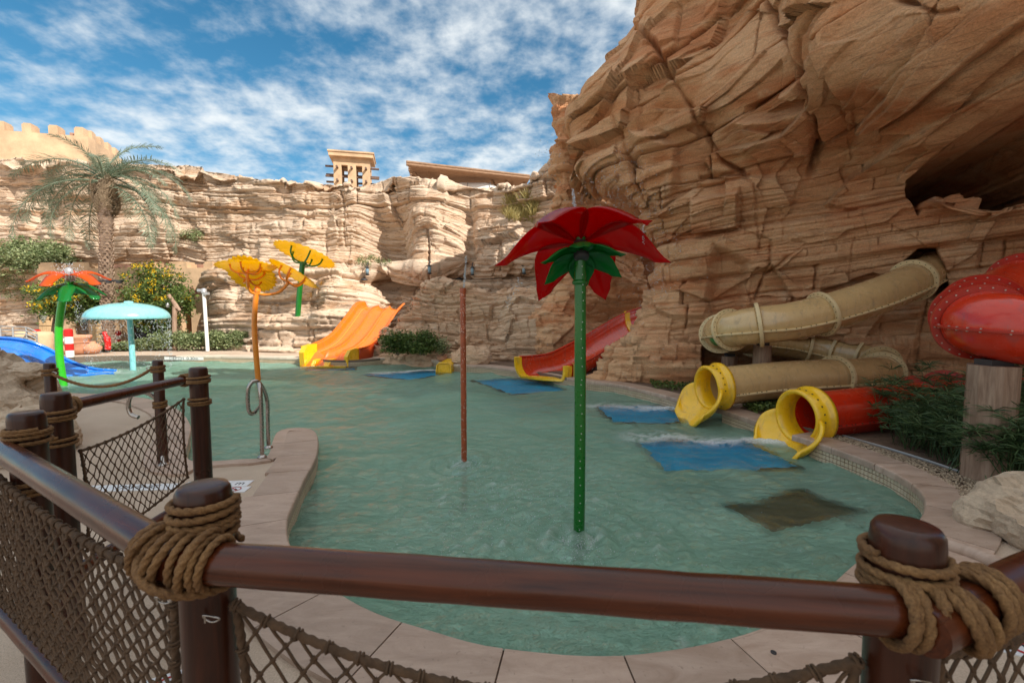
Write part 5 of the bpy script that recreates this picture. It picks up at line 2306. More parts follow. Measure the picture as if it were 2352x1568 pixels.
# right post: rope round both rails and the post
pb = posts["b"]
tB = ra0 + dA * ((pb.x - ra0.x) / dA.x)
lashing(rootA, tB - dA * 0.040, dA, 0.041, 0.0085, 4.4, 0.010)
lashing(rootA, tB + dA * 0.035, dA, 0.042, 0.0085, 2.0, -0.018)
dE = Vector((1.64, 0.70, 0)).normalized()
lashing(rootE, Vector((0.66, 0.70, 1.087)) + dE * 0.17, dE, 0.041, 0.0085, 4.4, 0.010)
lashing(rootE, Vector((0.66, 0.70, 1.087)) + dE * 0.10, dE, 0.043, 0.0085, 1.4, -0.02)
big = []
for k in range(60):
    w = 2 * math.pi * 1.3 * k / 59 + 2.4
    big.append(Vector((pb.x + 0.010 + 0.082 * math.cos(w), pb.y - 0.035 + 0.105 * math.sin(w), 1.075 - 0.028 * math.cos(w) + 0.015 * math.sin(2 * w) - 0.0004 * k)) - Vector(rootA.location))
big = []
for k in range(70):
    w = 2 * math.pi * 1.3 * k / 69 + 1.0
    pa = posts["a"]
    big.append(Vector((pa.x + 0.0 + 0.088 * math.cos(w), pa.y - 0.035 + 0.105 * math.sin(w), 1.085 - 0.030 * math.cos(w) - 0.0006 * k)) - Vector(rootA.location))
rope_pts(big, 0.0085).build("rope_lashing", M_ROPE, rootA)
dC = (rc1 - rc0).normalized()
lashing(rootC, rc1 - dC * 0.05, dC, 0.031, 0.008, 4.5)
lashing(rootC, rc0 + dC * 0.04, dC, 0.031, 0.008, 3.5)
lashing(rootF, Vector((posts["c"].x, posts["c"].y, 0.39)) + Vector((0.03, -0.02, 0)), (1, -0.6, 0), 0.038, 0.0085, 4.5, 0.02)


def net(name, S_fn, nu, nv, r, knot, label, borders=(1, 1, 1, 1), br=0.008, seed=0):
    """knotted diamond net hung on a frame of thicker cord; S_fn(u, v) gives the point"""
    rs = random.Random(seed)
    base = Vector(S_fn(0.5, 0.0))
    root = empty(name, base, 0, label, "rope net", "brown rope nets of the fence")
    pts = {}
    for j in range(nv + 1):
        odd = j % 2
        cnt = nu + (0 if odd else 1)
        for i in range(cnt):
            u = (i + (0.5 if odd else 0)) / nu
            v = j / nv
            p_ = Vector(S_fn(u, v)) - base
            if 0 < j < nv:
                p_ = p_ + Vector((rs.uniform(-1, 1), rs.uniform(-1, 1), rs.uniform(-1, 1))) * 0.0035
            pts[(i, j)] = p_
    mb = MB()
    kb = MB()

    def strand(a, b):
        mid = (a + b) / 2 + Vector((rs.uniform(-1, 1), rs.uniform(-1, 1), rs.uniform(-1.2, 0.4))) * 0.0022
        mb.tube([a, mid, b], r, 5, cap=False)
    for (i, j), p_ in pts.items():
        if j == nv:
            continue
        odd = j % 2
        for di in ((0, 1) if odd else (-1, 0)):
            q = pts.get((i + di, j + 1))
            if q is not None:
                strand(p_, q)
    for (i, j), p_ in pts.items():
        k2 = knot * rs.uniform(0.8, 1.15)
        o_ = [Vector((1, 0.1, 0.2)), Vector((-1, 0, -0.1)), Vector((0, 1, 0.1)), Vector((0, -1, 0)), Vector((0.1, 0, 1.3)), Vector((0, 0.1, -1.3))]
        vs = [p_ + d * k2 for d in o_]
        kb.add(vs, [(0, 2, 4), (2, 1, 4), (1, 3, 4), (3, 0, 4), (2, 0, 5), (1, 2, 5), (3, 1, 5), (0, 3, 5)], 0, True)
    nm_ = mb.build("net_mesh", M_NET, root)
    kb.build("knots", M_NET, nm_)['kind'] = 'stuff'
    for k, (on, f) in enumerate(zip(borders, (lambda t: (t, 1.0), lambda t: (t, 0.0), lambda t: (0.0, t), lambda t: (1.0, t)))):
        if on:
            line = [Vector(S_fn(*f(q / 40))) - base for q in range(41)]
            b_ = rope_pts(line, br, n=9)
            # whipping that ties the mesh to the border cord
            m_ = nu if k < 2 else nv // 2
            for q in range(m_ + 1):
                p_ = Vector(S_fn(*f(q / m_))) - base
                d = Vector(S_fn(*f(min(1, q / m_ + 0.01)))) - Vector(S_fn(*f(max(0, q / m_ - 0.01))))
                ring = coil(p_, d, br * 0.85, r * 0.9, 1.6, pitch=r * 2.2, ph=rs.random() * 6)
                b_.tube(ring[::4], r * 0.95, 5)
            b_.build("border_cord", M_NET, root)
    return root


def seg_net(a, b, z_top, z_bot, sag_top, sag_bot, bow=0.02):
    a, b = Vector((a.x, a.y, 0)), Vector((b.x, b.y, 0))
    d = (b - a).normalized()
    nrm = Vector((-d.y, d.x, 0))

    def f(u, v):
        p_ = a.lerp(b, u)
        s = 4 * u * (1 - u)
        zt = z_top[0] + (z_top[1] - z_top[0]) * u - sag_top * s
        zb = z_bot[0] + (z_bot[1] - z_bot[0]) * u + sag_bot * s
        pull = 0.02 * (1 - 2 * u) * 4 * v * (1 - v)
        return p_ + nrm * (bow * s * math.sin(v * 2.5)) + d * pull + Vector((0, 0, zb + (zt - zb) * v))
    return f


pa, pb_, pc, pd, pe = (posts[k] for k in "abcde")
net("rope_net", seg_net(pd + Vector((0.05, 0.05, 0)), pe + Vector((-0.055, -0.07, 0)), (0.93, 1.02), (0.44, 0.50), 0.035, -0.02), 15, 14, 0.0027, 0.0075, "see-through knotted net between the two farther fence posts", br=0.007, seed=1)
net("rope_net", seg_net(pa + Vector((0.07, -0.015, 0)), pb_ + Vector((-0.07, 0.01, 0)), (0.955, 0.955), (0.36, 0.36), 0.145, 0.0), 18, 12, 0.0036, 0.0085, "sagging net under the long foreground rail", br=0.0100, seed=2)
net("rope_net", seg_net(pa + Vector((-0.095, 0.030, 0)), pc + Vector((-0.34, 0.13, 0)), (0.975, 1.00), (0.44, 0.44), 0.03, 0.0, 0.03), 28, 22, 0.0042, 0.0085, "dense tall net under the rail on the left", br=0.0095, seed=3)
net("rope_net", seg_net(pb_ + Vector((0.07, 0.0, 0)), Vector((2.2, 1.36, 0)), (0.975, 0.99), (0.42, 0.42), 0.10, 0.0), 18, 12, 0.0036, 0.0085, "net beyond the right hand post", br=0.0100, seed=4)


def shackle(c, label):
    root = empty("shackle", c, 0, label, "shackle", "steel shackles holding the nets")
    mb = MB()
    mb.tube(crom([(-0.028, 0, 0.012), (-0.01, -0.004, 0.016), (0.012, -0.004, 0.012), (0.03, 0, 0.002), (0.012, 0.002, -0.010), (-0.01, 0.002, -0.008)], 5, True), 0.0032, 8, closed=True)
    mb.build("ring", M_STEEL, root)
    mb = MB()
    mb.tube([(-0.02, 0, 0.018), (-0.02, 0, -0.012)], 0.004, 8)
    mb.build("pin", M_STEEL, root)
    root.scale = (0.6, 0.6, 0.6)


shackle(Vector((pa.x - 0.065, pa.y - 0.045, 0.985)), "small steel shackle tying the dense left net to the corner post")
shackle(Vector((pa.x + 0.045, pa.y - 0.060, 0.955)), "small steel shackle tying the foreground net to the corner post")
shackle(Vector((pb_.x - 0.02, pb_.y - 0.065, 0.975)), "small steel shackle low on the right hand post")


# rope barrier between two shorter posts
def barrier():
    q1, q2 = G(113, 834, 1.06), G(362, 827, 1.08)
    for q, z, lab in ((q1, 1.06, "short brown post behind the left fence posts, holding the slack rope"), (q2, 1.08, "thin brown post in front of the water, holding the slack rope")):
        root = empty("barrier_post", (q.x, q.y, 0), 0, lab, "barrier post", "posts of the slack rope barrier")
        mb = MB()
        mb.lathe([(0.048, -0.02), (0.048, z - 0.02), (0.042, z), (0, z)], 24)
        mb.build("post", M_POST, root)
        for zc in ((z - 0.09,) if q is q1 else (z - 0.09, 0.62)):
            rope_pts(coil((0, 0, zc), (0, 0, 1), 0.048, 0.009, 4.2, ph=1.0, wob=0.4), 0.009).build("rope_wrap", M_ROPE, root)
    a, b = q1 + Vector((0.05, -0.03, -0.10)), q2 + Vector((-0.05, -0.03, -0.09))
    line = []
    for k in range(31):
        u = k / 30
        p_ = a.lerp(b, u)
        p_.z -= 0.155 * 4 * u * (1 - u)
        line.append(p_)
    base = line[15].copy()
    root = empty("slack_rope", base, 0, "slack twisted rope slung between the two short posts", "rope")
    rope_pts([p - base for p in line], 0.016, n=12, step=0.7).build("rope", M_ROPE, root)
    for e in (line[0], line[-1]):
        mb = MB()
        mb.tube(crom([Vector((-0.05, 0, 0.01)), Vector((0, 0, 0.02)), Vector((0.05, 0, 0.0)), Vector((0, 0, -0.012))], 4, True), 0.005, 6, closed=True)
        o = mb.build("end_ring", M_STEEL, root)
        o.location = e - base


barrier()


def grab_rail(label, feet, loop_pts, r=0.021, mirror=None):
    base = Vector(feet[0])
    root = empty("grab_rail", base, 0, label, "grab rail", "bent steel grab rails at the pool steps")
    mb = MB()
    mb.tube([p - base for p in loop_pts], r, 14)
    mb.build("bent_tube", M_STEEL, root)
    for f in feet:
        mb = MB()
        mb.lathe([(0.022, 0.03), (0.045, 0.012), (0.05, 0.0), (0.0, 0.0)], 16, Vector(f) - base)
        mb.build("foot_plate", M_STEEL, root)
    return root


f1, f2 = G(602, 1050, 0), G(617, 1028, 0)
Y1, Y2 = f1.y, f2.y
loop = [f1, P(600, 960, Y1), P(598, 910, Y1), P(597, 893, Y1 + 0.02)]
# front leg rises, loops left and down, comes back up over to the rear leg
outer = crom([f2, P(615, 960, Y2), P(614, 922, Y2), P(606, 895, Y2 - 0.1), P(594, 878, Y2 - 0.2), P(582, 876, Y2 - 0.25), P(572, 888, Y2 - 0.28), P(569, 912, Y2 - 0.28), P(571, 940, Y2 - 0.27), P(578, 950, Y2 - 0.24), P(588, 944, Y2 - 0.15), P(600, 930, Y1 + 0.05)], 6)
rr_ = grab_rail("bent steel grab rail at the end of the deck, by the curved spit", [f1, f2], outer)
mbx = MB()
mbx.tube([p - Vector(f1) for p in crom([f1, P(601, 960, Y1), P(598, 900, Y1), P(595, 880, Y1 + 0.05)], 6)], 0.021, 14)
mbx.build("bent_tube", M_STEEL, rr_)
h1, h2 = G(372, 1052, 0), G(400, 1040, 0)
Yh = G(372, 1072, 0).y
outer = crom([G(375, 1068, 0), P(372, 1000, 4.75), P(372, 950, 4.75), P(364, 922, 4.7), P(340, 903, 4.65), P(312, 902, 4.6), P(298, 914, 4.6), P(295, 935, 4.6), P(302, 952, 4.6), P(318, 958, 4.6)], 6)
grab_rail("bent steel grab rail seen through the farther net", [G(375, 1068, 0)], outer)

# ================================================================== BUILDINGS AND DECK SIGNS
M_SAND = plain("sand render", (0.56, 0.38, 0.23), 0.9, var=0.24, vscale=1.6, bump=0.01, bscale=20)
M_SAND2 = plain("sand render far", (0.56, 0.38, 0.235), 0.9, var=0.24, vscale=0.9, bump=0.01, bscale=12)
M_WALK = plain("brown parapet inside", (0.36, 0.20, 0.14), 0.9, var=0.15)
M_INK = plain("black lettering", (0.03, 0.03, 0.035), 0.6)
M_REDINK = plain("red marking", (0.45, 0.02, 0.02), 0.6)


def hit(obj, px, py):
    d = ray(px, py).normalized()
    ok, loc, nrm, _ = obj.ray_cast(Vector((0, 0, EYE)), d)
    return (loc, nrm) if ok else (None, None)


CLIFF = bpy.data.objects["cliff"]
FACE = bpy.data.objects["rock_face"]
OUTC = bpy.data.objects["rock_outcrop"]
bpy.context.view_layer.update()


def castle():
    zt = P(202, 314, 34).z
    c = P(202, 314, 34)
    a = P(0, 299, 32.8)
    d1 = (Vector((a.x, a.y, 0)) - Vector((c.x, c.y, 0))).normalized()
    e = P(262, 354, 37.8)
    d2 = (Vector((e.x, e.y, 0)) - Vector((c.x, c.y, 0))).normalized()
    root = empty("castle_tower", (c.x, c.y, 0), 0, "sand coloured building with battlements rising behind the cliff on the left", "building")
    for nm, d, L_ in (("front_wall", d1, 12.0), ("side_wall", d2, 5.2)):
        mb = MB()
        n = Vector((d.y, -d.x, 0))
        if n.dot(Vector((-c.x, -c.y, 0))) < 0:
            n = -n
        ctr = d * (L_ / 2 + (0.0 if nm == "front_wall" else 0.40)) - n * 0.4
        ang = math.atan2(d.y, d.x)
        mb.box((ctr.x, ctr.y, zt / 2), (L_ - 0.01, 0.8, zt), Matrix.Rotation(ang, 3, 'Z'))
        mb.build(nm, M_SAND2, root)
        mb = MB()
        ctr2 = d * (L_ / 2) - n * 1.1
        mb.box((ctr2.x, ctr2.y, zt / 2 + 0.18), (L_ - 1.0, 0.3, zt + 0.25), Matrix.Rotation(ang, 3, 'Z'))
        mb.build("walkway_parapet", M_WALK, root)
        k = 0
        s = 0.55 if nm == "front_wall" else 0.9
        step = 1.55 if nm == "front_wall" else 1.25
        while s < L_:
            mb = MB()
            p_ = d * s - n * 0.4
            w = 0.55
            mb.box((p_.x, p_.y, zt + 0.28), (w, 0.8, 0.56), Matrix.Rotation(ang, 3, 'Z'))
            mb.box((p_.x, p_.y, zt + 0.60), (w * 0.8, 0.7, 0.10), Matrix.Rotation(ang, 3, 'Z'))
            mb.build("merlon", M_SAND2, root)
            s += step


castle()


def wind_tower():
    Y = 27.0
    base = P(816, 600, Y)
    base.z = 0
    f = Y / FOC
    rz = math.radians(13)
    root = empty("wind_tower", base, rz, "small square wind tower with projecting beams on the skyline", "tower")
    W, D = 76 * f, 1.3
    zt = P(816, 371, Y).z
    z_op0, z_op1 = P(816, 436, Y).z, P(816, 388, Y).z
    # solid pieces round two see-through openings
    xs = [-W / 2, -W / 2 + 0.42, -0.22, 0.22, W / 2 - 0.42, W / 2]
    for a, b in ((0, 1), (2, 3), (4, 5)):
        for yy in (-D / 2 + 0.14, D / 2 - 0.14):
            mb = MB()
            mb.box(((xs[a] + xs[b]) / 2, yy, (z_op0 + z_op1) / 2), (xs[b] - xs[a], 0.28, z_op1 - z_op0))
            mb.build("pier", M_SAND, root)
    mb = MB()
    mb.box((0, 0, z_op0 / 2), (W, D, z_op0))
    mb.build("shaft", M_SAND, root)
    mb = MB()
    mb.box((0, 0, (z_op1 + zt) / 2), (W, D, zt - z_op1))
    mb.build("head", M_SAND, root)
    mb = MB()
    mb.box((0, 0, zt + 0.11), (W + 0.42, D + 0.5, 0.22))
    mb.box((0, 0, zt + 0.25), (W + 0.52, D + 0.6, 0.08))
    mb.build("cornice", M_SAND, root)
    for sx in (-1, 1):
        mb = MB()
        mb.box((sx * (W / 2 - 0.10), 0, (z_op0 + z_op1) / 2 + 0.3), (0.10, D - 0.58, z_op1 - z_op0 - 0.6))
        mb.build("inner_wall", M_WALK, root)
    for x in (-W / 2 + 0.21, 0, W / 2 - 0.21):
        for z in (z_op1 - 0.18, z_op0 + 0.28):
            mb = MB()
            mb.tube([(x, -D / 2 - 0.30, z), (x, -D / 2 + 0.2, z)], 0.065, 8)
            mb.build("beam", M_BEAM, root)
    for k, z in enumerate((z_op1 - 0.02, z_op1 - 0.42, z_op0 + 0.62, z_op0 + 0.36)):
        mb = MB()
        yy = -D / 2 + 0.35 + 0.25 * (k % 2)
        mb.tube([(-W / 2 - 0.48, yy, z), (W / 2 + 0.48, yy, z)], 0.06, 8)
        mb.build("beam", M_BEAM, root)


wind_tower()


def shelter():
    n0, n1 = P(948, 380, 23.0), P(1216, 410, 25.3)
    f0, f1 = P(951, 414, 26.6), P(1200, 438, 28.6)
    base = (n0 + f1) / 2
    base.z = 0
    root = empty("pole_shelter", base, 0, "sloping shelter roof of wooden poles on the skyline above the cliff", "shelter")
    np_ = 26
    for k in range(np_):
        u = k / (np_ - 1)
        a, b = n0.lerp(f0, u) - base, n1.lerp(f1, u) - base
        a = a + (a - b).normalized() * random.uniform(0, 0.25)
        mb = MB()
        mb.tube([a, b], 0.058, 6)
        mb.build("roof_pole", M_THATCH, root)
    for u in (0.12, 0.16, 0.5, 0.80, 0.84):
        mb = MB()
        up = Vector((0, 0, 0.10))
        mb.tube([n0.lerp(n1, u) - base + up, f0.lerp(f1, u) - base + up], 0.07, 6)
        mb.build("cross_beam", M_THATCH, root)
    for t in (0.0, 0.12):
        mb = MB()
        q = Vector((0, -0.05, 0.12 - t))
        mb.tube([n0 - base + q + (n0 - n1).normalized() * 0.3, n1 - base + q], 0.07, 6)
        mb.build("edge_beam", M_THATCH, root)
    for u in (0.13, 0.80, 0.97):
        p_ = n0.lerp(n1, u).lerp(f0.lerp(f1, u), 0.25) - base
        mb = MB()
        mb.tube([(p_.x, p_.y, 3), (p_.x, p_.y, p_.z)], 0.085, 8)
        mb.build("prop", M_THATCH, root)
        mb = MB()
        mb.tube([(p_.x, p_.y, p_.z - 1.1), (p_.x - 0.8, p_.y, p_.z - 0.02)], 0.06, 8)
        mb.build("brace", M_THATCH, root)
    # white tank showing under the roof
    c = P(1088, 441, 25.2)
    r2 = empty("storage_tank", (c.x, c.y, c.z), 0, "long white rounded tank showing under the shelter roof", "tank")
    mb = MB()
    prof = []
    f = 25.2 / FOC
    L_ = 118 * f
    for k in range(9):
        a = k / 8 * math.pi / 2
        prof.append((0.48 * math.sin(a), -L_ / 2 + 0.9 - 0.9 * math.cos(a)))
    prof += [(r, -z) for r, z in prof[::-1]]
    mb.lathe(prof, 24, rot=Matrix.Rotation(math.radians(90), 3, 'Y'))
    mb.build("shell", M_WHITE, r2)
    for x in (-0.3, 0.9):
        mb = MB()
        mb.lathe([(0.485, -0.03), (0.50, 0.0), (0.485, 0.03)], 24, (x, 0, 0), rot=Matrix.Rotation(math.radians(90), 3, 'Y'))
        mb.build("band", M_GREY, r2)


shelter()


def pavilion():
    """sand coloured low building under the cliff at the left"""
    Y = 20.6
    f = Y / FOC
    a, b = P(78, 700, Y), P(482, 700, Y - 0.5)
    base = Vector(((a.x + b.x) / 2, Y, 0))
    root = empty("pavilion", base, math.atan2(b.y - a.y, b.x - a.x), "low sand coloured building with zigzag frieze and dark doorway below the cliff", "building")
    W = (b - a).length
    zt = P(280, 616, Y).z

    def X(px):
        return (px - 78) / (482 - 78) * W - W / 2
    zc = P(280, 690, Y).z
    # piers between the openings, each as its own wall piece
    for x0, x1 in ((80, 102), (128, 150), (190, 262), (372, 404), (430, 482)):
        mb = MB()
        mb.box(((X(x0) + X(x1)) / 2, 0.35, zc / 2), (X(x1) - X(x0), 0.7, zc))
        mb.build("pier", M_SAND, root)
    mb = MB()
    mb.box((0, 0.35, (zc + zt) / 2), (W, 0.7, zt - zc))
    mb.build("wall", M_SAND, root)
    mb = MB()
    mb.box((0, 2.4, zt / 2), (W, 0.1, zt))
    mb.build("back_wall", plain("dim interior render", (0.22, 0.15, 0.10), 0.9), root)  # sand render darkened in its colour to stand for indoor shade
    mb = MB()
    mb.box((0, 1.5, zt - 0.1), (W, 1.7, 0.15))
    mb.build("roof_slab", M_SAND, root)
    mb = MB()
    mb.box((0, 0.78, zt + 0.12), (W - 0.4, 0.1, 0.24))
    mb.build("walkway_parapet", M_WALK, root)
    for x0, x1 in ((80, 116), (156, 200), (316, 350), (380, 424), (462, 482)):
        mb = MB()
        x = (X(x0) + X(x1)) / 2
        mb.box((x, 0.34, zt + 0.10), (X(x1) - X(x0), 0.62, 0.20))
        mb.box((x, 0.34, zt + 0.24), ((X(x1) - X(x0)) * 0.85, 0.55, 0.09))
        mb.build("merlon", M_SAND, root)
    # zigzag frieze, raised bands
    z0, z1 = P(280, 673, Y).z, P(280, 661, Y).z
    x, st = X(262), 0.34
    mz = plain("frieze brown", (0.36, 0.16, 0.10), 0.9)
    while x < X(478):
        for q, (dz, m_) in enumerate(((0.0, mz), (0.10, M_WALK))):
            mb = MB()
            mb.tube([(x, -0.012, z0 + dz * 0.6), (x + st / 2, -0.012, z1 + dz), (x + st, -0.012, z0 + dz * 0.6)], 0.022, 4, sm=False)
            mb.build("zigzag", m_, root)
        x += st
    mb = MB()
    mb.box((X(370), -0.01, z0 - 0.05), (X(478) - X(262), 0.03, 0.03))
    mb.build("string_course", mz, root)
    # block courses with painted diamonds on two of the piers
    mblk = plain("ochre blocks", (0.56, 0.38, 0.20), 0.9, var=0.15, vscale=5)
    mpan = plain("grey green panel", (0.30, 0.30, 0.25), 0.8, var=0.2, vscale=8)
    for x0, x1 in ((78, 104), (203, 243)):
        cx_, w = (X(x0) + X(x1)) / 2, (X(x1) - X(x0))
        rows = 7
        for r in range(rows):
            for c_ in range(3):
                mb = MB()
                wx = w / 3
                xx = cx_ - w / 2 + wx * (c_ + 0.5)
                hh = zc / rows
                mb.box((xx, -0.05, hh * (r + 0.5)), (wx - 0.03, 0.12, hh - 0.035))
                mb.build("block", mblk, root)
        mb = MB()
        z = zc * 0.66
        mb.add([(cx_ - w * 0.42, -0.13, z), (cx_, -0.13, z - 0.34), (cx_ + w * 0.42, -0.13, z), (cx_, -0.13, z + 0.34), (cx_ - w * 0.42, -0.10, z), (cx_, -0.10, z - 0.34), (cx_ + w * 0.42, -0.10, z), (cx_, -0.10, z + 0.34)],
               [(0, 1, 2, 3), (0, 4, 5, 1), (1, 5, 6, 2), (2, 6, 7, 3), (3, 7, 4, 0)])
        mb.build("diamond_panel", mpan, root)
    # things in the dark doorway: blue striped hangings
    mblue = plain("blue hanging cloth", (0.03, 0.10, 0.30), 0.8, var=0.3, vscale=10)
    for x in (276, 286, 300, 309, 345):
        mb = MB()
        w = X(x + 6) - X(x)
        mb.box((X(x), 1.0, zc * 0.5), (w, 0.06, zc * 0.85))
        mb.build("hanging", mblue if x != 345 else M_DARK, root)
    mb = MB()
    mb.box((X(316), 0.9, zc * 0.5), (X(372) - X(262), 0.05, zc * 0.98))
    mb.build("doorway_shade_sheet", plain("painted doorway shade", (0.012, 0.012, 0.016), 0.9), root)  # near-black sheet put in for the shade inside the doorway


pavilion()


# ------------------------------------------------------------------ small things on the far side
def pot(px, py, r, h, kind, label):
    b = G(px, py, 0)
    root = empty("clay_pot", b, 0, label, "clay pot", "clay pots by the palm")
    mb = MB()
    if kind == 0:
        prof = [(0, 0.0), (r * 0.62, 0.0), (r * 0.8, h * 0.3), (r, h * 0.82), (r * 1.08, h * 0.86), (r * 1.08, h * 0.97), (r * 0.95, h), (r * 0.85, h * 0.95), (r * 0.8, h * 0.6), (0, h * 0.5)]
    else:
        prof = [(0, 0.0), (r * 0.55, 0.0), (r * 0.92, h * 0.25), (r, h * 0.5), (r * 0.72, h * 0.75), (r * 0.34, h * 0.88), (r * 0.42, h * 0.99), (r * 0.40, h), (r * 0.28, h * 0.95), (r * 0.28, h * 0.8), (0, h * 0.8)]
    mb.lathe(prof, 24)
    mb.build("body", M_TERRA, root)
    mb = MB()
    mb.tube([Vector((r * 0.95 * math.cos(w), r * 0.95 * math.sin(w), h * 0.62 if kind == 0 else h * 0.52)) for w in np.linspace(0, 2 * math.pi, 24, endpoint=False)], r * 0.05, 5, closed=True)
    mb.build("band", M_TERRA, root)
    return b


pot(182, 812, 0.36, 0.68, 0, "large wide-mouthed terracotta pot beside the striped post")
pot(156, 812, 0.22, 0.50, 1, "narrow terracotta jar left of the wide-mouthed pot")
qp = pot(212, 811, 0.30, 0.44, 1, "squat round terracotta jar with a red bird figure behind it")
pot(1016, 829, 0.17, 0.26, 1, "small clay jar at the shady shrub by the outcrop")


def bollard(px, py, h, label, n=4):
    b = G(px, py, 0)
    root = empty("striped_bollard", b, 0, label, "striped post", "red and white striped posts")
    z = 0
    for k in range(n):
        mb = MB()
        mb.tube([(0, 0, z), (0, 0, z + h / n)], 0.115, 16, cap=(k == n - 1))
        mb.build("band", M_WHITE if k % 2 == 0 else M_REDP, root)
        z += h / n
    mb = MB()
    mb.lathe([(0.115, 0), (0.09, 0.03), (0, 0.04)], 16, (0, 0, h))
    mb.build("cap", M_REDP if n % 2 == 0 else M_WHITE, root)


bollard(161, 820, 0.92, "nearest red and white striped post, in front of the terracotta pots")
bollard(150, 806, 0.75, "red and white striped post half hidden behind the lime green pole")
bollard(88, 806, 0.80, "red and white striped post at the blue slide, by the curved railing")
bollard(272, 797, 0.66, "red and white striped post right of the palm trunk")


def bird_figure():
    b = Vector((qp.x + 0.05, qp.y + 0.5, 0))
    root = empty("bird_figure", b, 0, "red bird-shaped figure standing behind the squat jar", "garden figure")
    mb = MB()
    mb.tube(crom([(0.08, 0, 0.1), (0.10, 0, 0.35), (0.06, 0, 0.55), (0.0, 0, 0.66)], 5), [0.10] * 6 + [0.11] * 5 + [0.07] * 5, 10)
    mb.build("body", M_REDP, root)
    mb = MB()
    mb.lathe([(0, 0.08), (0.07, 0.05), (0.08, 0), (0.05, -0.06), (0, -0.08)], 12, (0.0, 0, 0.70))
    mb.build("head", M_REDP, root)
    mb = MB()
    mb.tube([(-0.05, 0, 0.70), (-0.16, 0, 0.69), (-0.26, 0, 0.66)], [0.04, 0.028, 0.006], 8)
    mb.build("beak", M_DARK, root)
    mb = MB()
    for s in (-0.05, 0.05):
        mb.tube([(0.09, s, 0), (0.09, s, 0.14)], 0.018, 6)
    mb.build("leg", M_DARK, root)


bird_figure()


def curved_railing():
    Y = 14.6
    base = P(40, 800, Y)
    base.z = 0.02
    root = empty("curved_railing", base, 0, "low curved steel railing with a basket-like seat behind the blue slide", "railing")
    for k, y in enumerate((752, 760, 768, 776)):
        pts = crom([P(-10, y - 3, Y + 0.8), P(30, y - 2, Y + 0.3), P(60, y, Y), P(84, y + 10, Y - 0.1)], 6)
        mb = MB()
        mb.tube([p - base for p in pts], 0.02, 6)
        mb.build("bar", M_GREY, root)
    for px in (0, 29, 60, 84):
        t = P(px, 752 if px < 80 else 766, Y)
        mb = MB()
        mb.tube([(t.x - base.x, t.y - base.y, 0), t - base], 0.026, 8)
        mb.build("post", M_GREY, root)
    # wooden barrels / tub behind
    for px, lab in ((50, "sand coloured tub with dark slots behind the curved railing"), (95, "rounded sand coloured bin with a dark slot beside the red and white post")):
        b = P(px, 800, 16.6)
        b.z = 0
        r2 = empty("litter_bin", b, 0, lab, "bin", "sand coloured bins behind the railing")
        mb = MB()
        mb.lathe([(0, 0), (0.36, 0), (0.38, 0.1), (0.38, 0.66), (0.33, 0.78), (0, 0.82)], 20)
        mb.build("body", M_SAND, r2)
        mb = MB()
        mb.tube([(-0.20, -0.375, 0.58), (-0.1, -0.39, 0.66), (0.1, -0.39, 0.66), (0.20, -0.375, 0.58)], 0.045, 6)
        mb.build("slot", M_DARK, r2)


curved_railing()


def wall_lantern(px, py, kind, label):
    loc, nrm = hit(CLIFF, px, py)
    if loc is None:
        loc = P(px, py, 18.5)
    base = loc + Vector((0, -0.12, 0))
    root = empty("wall_lantern", base, 0, label, "lantern", "lanterns on the rock wall")
    if kind == 0:
        mb = MB()
        mb.tube(crom([(0, 0.2, 0.26), (0, 0.0, 0.34), (0, -0.12, 0.28), (0, -0.14, 0.16)], 4), 0.02, 6)
        mb.build("bracket", M_DARK, root)
        mb = MB()
        mb.lathe([(0, 0.20), (0.10, 0.14), (0.11, 0.12), (0.03, 0.12)], 12, (0, -0.14, 0))
        mb.lathe([(0.09, -0.14), (0.09, -0.18), (0, -0.2)], 12, (0, -0.14, 0))
        mb.build("cage", M_DARK, root)
        mb = MB()
        mb.lathe([(0.055, 0.12), (0.075, 0.02), (0.06, -0.14), (0.0, -0.14)], 12, (0, -0.14, 0))
        mb.build("glass", plain("blue grey glass", (0.22, 0.34, 0.42), 0.15), root)
    else:
        mb = MB()
        mb.lathe([(0, 0.07), (0.10, 0.04), (0.17, -0.02), (0.15, -0.03), (0, -0.01)], 14, (0, -0.1, 0))
        mb.tube([(0, 0.1, 0.10), (0, -0.1, 0.06)], 0.02, 6)
        mb.build("shade", M_DARK, root)


wall_lantern(848, 623, 0, "leftmost of the hanging lanterns, above the orange slide")
wall_lantern(989, 620, 0, "lantern above the shaded outcrop, second from the left")
wall_lantern(1086, 623, 0, "lantern just right of the spray pole's jet")
wall_lantern(1203, 620, 0, "lantern just left of the red flower")
wall_lantern(840, 643, 1, "dark dome lamp over the top of the orange slide")
wall_lantern(1056, 641, 1, "dark dome lamp left of the spray pole's jet")


